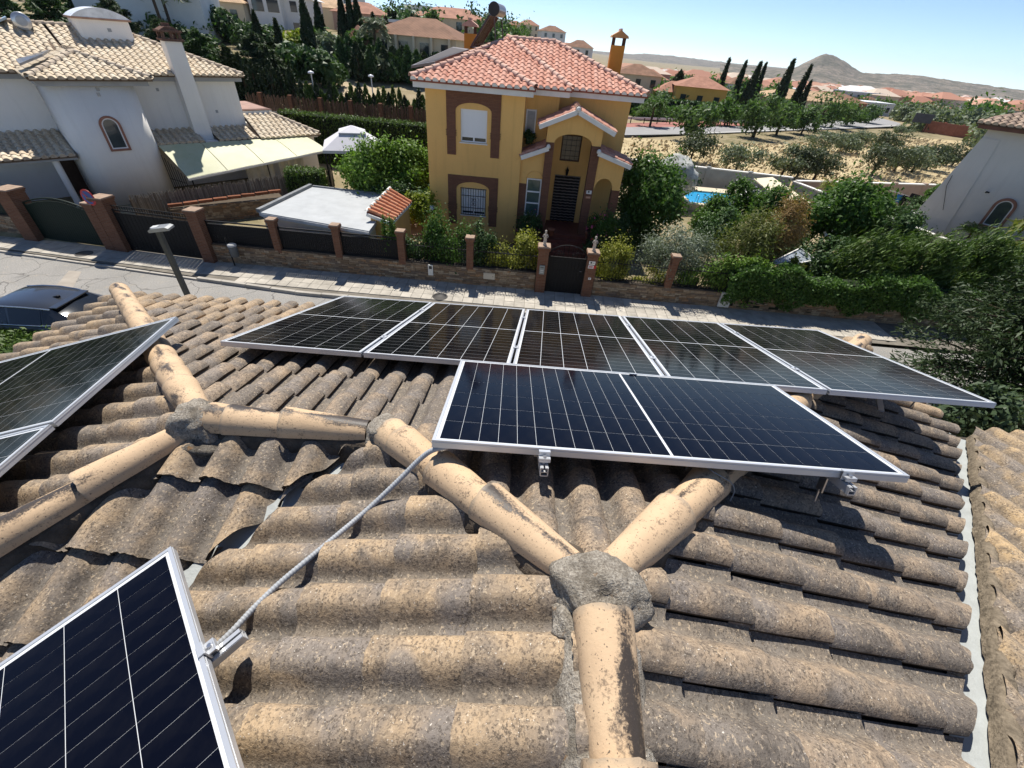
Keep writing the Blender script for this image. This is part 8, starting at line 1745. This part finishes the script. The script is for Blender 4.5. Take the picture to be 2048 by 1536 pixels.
# hedge wall of tall conifers across the middle of the hillside
for i in range(20):
    u = 690 + i * 9.2 + rg2.uniform(-3, 3); y = rg2.uniform(51.5, 54); x = aty(u, 150, y).x; cypress('tall dark green conifer in the belt behind the earth slope, %s from the left' % (ORD + ('sixteenth', 'seventeenth', 'eighteenth', 'nineteenth', 'twentieth'))[i], x, y, rg2.uniform(2.2, 3.3), rg2.uniform(.9, 1.4), 'cypress' if i % 2 else 'dark', 800, .42, H(x, y), 'conifer belt behind the earth slope', name='conifer')
HB = [(560, 95, 640, 150, 52, 'dark', 'dark shrubbery above the earth slope'), (570, 72, 612, 108, 60, 'lime', 'bright lime green broom bush on the hillside'), (615, 60, 660, 110, 60, 'green', 'green shrub between the cypresses'), (640, 72, 690, 112, 58, 'olive', 'grey leaved shrub below the three cypresses'), (480, 55, 560, 100, 62, 'dark', 'dark hedge mass below the white villa'), (400, 25, 480, 75, 64, 'dark', 'dark hedge below the sandy roofed house'), (700, 70, 760, 118, 60, 'green', 'green shrub by the little hut'), (740, 110, 800, 150, 54, 'olive', 'olive green shrub above the conifer belt'), (860, 100, 900, 140, 60, 'green', 'shrub beside the brown roofed house'), (600, 110, 680, 160, 48, 'dark', 'dark conifer shrub at the slope edge'), (330, 60, 420, 130, 56, 'dark', 'dense dark trees behind the white chimney'), (300, 20, 400, 90, 60, 'green', 'green trees below the white rendered house')]
for (u0, v0, u1, v1, y, mt, lb) in HB: at_bush(lb, u0, v0, u1, v1, y, mt, 3200, .42, 2.0, group='hillside shrubs', clumps=26)
palm('palm tree on the hillside right of the cypresses', aty(752, 100, 58).x, 58, 3.6, 1.9, 26, 'olive'); palm('bushy palm below the slim cypresses', aty(648, 95, 57).x, 57, 1.2, 2.0, 24, 'silver'); palm('palm tree above the white chimney', aty(332, 75, 54).x, 54, 6.2, 2.6, 28, 'olive'); palm('second palm near the silver tank', aty(318, 60, 58).x + 1.5, 58, 6.0, 2.4, 26, 'olive')
palm('palm behind the yellow house at right', aty(1312, 200, 70).x, 70, 3.0, 2.4, 24, 'green')
tree_mass('hill_trees', 'mixed green trees covering the left hillside', 300, 62, 240, -1.0, -.07, 220, .6, 'dark', 1.4, 2.8, lambda x, y: y > 62 and not (-.78 < x / y < -.30 and y < 130) and not (-.32 < x / y < -.12 and y < 84)); tree_mass('hill_shrubs', 'green shrubs between the hill houses', 170, 66, 260, -.9, -.03, 200, .55, 'green', 1.2, 2.2, lambda x, y: not (-.78 < x / y < -.30 and y < 110) and not (-.32 < x / y < -.12 and y < 80))
tree_mass('side_trees', 'unseen trees and shrubs beyond the left edge of the picture', 150, 6, 55, -4.0, -1.35, 260, .6, 'dark', 2.0, 3.6, lambda x, y: -90 < x < -27 and not (9 < y < 17.5))  # unseen trees, put here for the left solar panels to reflect
for (u, v, y, h, lb) in ((622, 148, 41.5, 3.4, 'tall thin street lamp among the young thujas'), (742, 155, 44, 2.6, 'street lamp with a pale globe at the earth slope')):
    p = aty(u, v, y); t = empty('street_lamp', (p.x, y, p.z - h), 0, lb, 'street lamp', 'distant street lamps'); MB().tube([(0, 0, 0), (0, 0, h)], [.07, .045], 8).obj('post', M['alu'], t); MB().lathe([(.05, 0), (.26, .05), (.2, .16), (.03, .22)], (0, 0, h), 10).obj('lamp_head', M['pvc'], t)
# yuccas and palms of the right garden
palm('yucca with spiky rosette by the grey house window', aty(1962, 440, 24).x, 24, 1.7, .75, 34, 'bright', 'yuccas in the right garden', name='yucca', lf=10, droop=.6, trunk_r=.05); palm('yucca beside the pale coping of the long wall', aty(1880, 445, 22.6).x, 22.6, 1.5, .7, 30, 'olive', 'yuccas in the right garden', name='yucca', lf=10, droop=.6, trunk_r=.05); palm('tall spiky yucca by the pink wall', aty(1660, 375, 31).x, 31, 1.9, .8, 30, 'lime', 'yuccas in the right garden', name='yucca', lf=10, droop=.5, trunk_r=.05); palm('low yucca left of the cycas at the pink wall', aty(1712, 378, 31).x, 31, 1.4, .7, 28, 'lime', 'yuccas in the right garden', name='yucca', lf=10, droop=.5, trunk_r=.05); palm('dark cycas palm below the washing line', aty(1742, 392, 30).x, 30, .8, 1.1, 30, 'dark', 'yuccas in the right garden', name='cycas', lf=22, droop=.8, trunk_r=.12)
palm('dry date palm with brown hanging fronds at the right edge', aty(2210, 500, 19).x, 19, 2.9, 3.6, 40, 'feather', 'palms', lf=46, droop=.9, trunk_r=.22)
at_bush('white flowering oleander by the grey house', 1858, 375, 1895, 420, 29.5, 'green', 2200, .13, .8, flowers=('flower_white', 90, .16), group=G3); at_bush('small shrubs at the foot of the pink wall', 1720, 395, 1880, 440, 28.5, 'dark', 4200, .13, .9, flowers=('flower_red', 30, .12), group=G3); at_bush('yellow dry shrub left of the yellow house porch pillar base', 1560, 520, 1600, 560, 17.2, 'yellow', 1500, .09, .4, group=G1)

# ================================================================== mountains
def ridge_range(name, prof, y0, depth, mat, rough, rows=16, seed=3):
    rg_ = np.random.default_rng(seed); us = np.linspace(prof[0][0], prof[-1][0], 220); vt = np.interp(us, [p[0] for p in prof], [p[1] for p in prof]); vt = vt + np.array([1.6 * mnoise.noise(Vector((u * .06, seed, 0))) + 1.0 * mnoise.noise(Vector((u * .2, seed, 3))) for u in us]); V = []
    for j in range(rows + 1):
        s = j / rows
        for k in range(len(us)):
            p = aty(us[k], vt[k], y0); top = p.z; y = y0 - depth * (1 - s); x = p.x * y / y0; z = -34 + (top + 34) * (s ** 1.2)
            nz = mnoise.noise(Vector((x * .006, y * .006, seed))) + .5 * mnoise.noise(Vector((x * .02, y * .02, seed + 4))) + .25 * mnoise.noise(Vector((x * .06, y * .06, seed + 9))); V.append((x, y, z + nz * rough * (s * (1 - s * .85)) * max(30, top + 20) * .1))
    n_ = len(us); Fq = np.array([(j * n_ + i, j * n_ + i + 1, (j + 1) * n_ + i + 1, (j + 1) * n_ + i) for j in range(rows) for i in range(n_ - 1)])
    back = [(p[0] * 1.15, p[1] + depth * .6, 0) for p in V[-n_:]]; V2 = V + back; b0 = rows * n_; Fb = np.array([(b0 + i, b0 + i + 1, (rows + 1) * n_ + i + 1, (rows + 1) * n_ + i) for i in range(n_ - 1)]); o = new_obj(name, np_mesh(name, np.array(V2), np.concatenate([Fq, Fb]), True), None, None, mat); tag(o, kind='structure'); return o
def rock():
    m = NM('mountain_scrub'); co = m.coord('World'); n1 = m.noise(co, .012, 6, .7, .6); n2 = m.noise(co, .06, 5, .7); c = m.mix(m.ramp(n1, [(.40, 0), (.60, 1)]), (.27, .225, .18, 1), (.125, .118, .09, 1)); c = m.mix(m.ramp(n2, [(.48, 0), (.6, .8)]), c, (.085, .085, .065, 1)); m.bump(n2, .8, 8.0); return m.fin(c, .95, 0, .05)
MTN = [(1440, 160), (1520, 150), (1575, 139), (1600, 131), (1622, 120), (1638, 112), (1652, 108.5), (1664, 110.5), (1676, 117), (1690, 124), (1705, 134), (1722, 144), (1745, 147), (1790, 148), (1828, 149.5), (1860, 154), (1900, 160), (1940, 166), (1990, 173), (2048, 181), (2200, 198)]
ridge_range('mountain', MTN, 2300, 700, rock(), 5.0, 30); ridge_range('far_hills', [(560, 30), (640, 33), (700, 27), (745, 21), (770, 25), (800, 30), (835, 34), (870, 44), (905, 52), (940, 60), (980, 70)], 4200, 1200, rock(), 1.2, 10, 8); ridge_range('far_ridge', [(1180, 112), (1230, 111), (1290, 107), (1350, 112), (1420, 121), (1500, 131), (1560, 141), (1620, 150)], 5200, 1200, rock(), 1.0, 8, 12)
# ================================================================== air
hz = NM('haze'); hz.N.remove(hz.b); vp = hz.n('ShaderNodeVolumePrincipled'); vp.inputs['Color'].default_value = (.78, .86, .97, 1); vp.inputs['Density'].default_value = 0.00006; vp.inputs['Anisotropy'].default_value = 0.2; hz.l(vp.outputs[0], hz.o.inputs['Volume'])
HB_ = MB().box((-5600, -200, -45), (5600, 5700, 175)).obj('haze', hz.m); tag(HB_, kind='stuff')
# set each thing's origin at its base
bpy.context.view_layer.update()
for o in list(COL.objects):
    if o.type == 'EMPTY' and o.parent is None and o.children and o.matrix_world.is_identity:
        pts = []
        for c in o.children:
            if c.type == 'MESH': pts += [c.matrix_world @ Vector(q) for q in (c.bound_box[0], c.bound_box[6])]
        if not pts: continue
        mn = Vector([min(p[i] for p in pts) for i in range(3)]); mx = Vector([max(p[i] for p in pts) for i in range(3)]); b_ = Vector(((mn.x + mx.x) / 2, (mn.y + mx.y) / 2, mn.z)); o.location = b_
        for c in o.children: c.matrix_parent_inverse = Matrix.Translation(-b_)
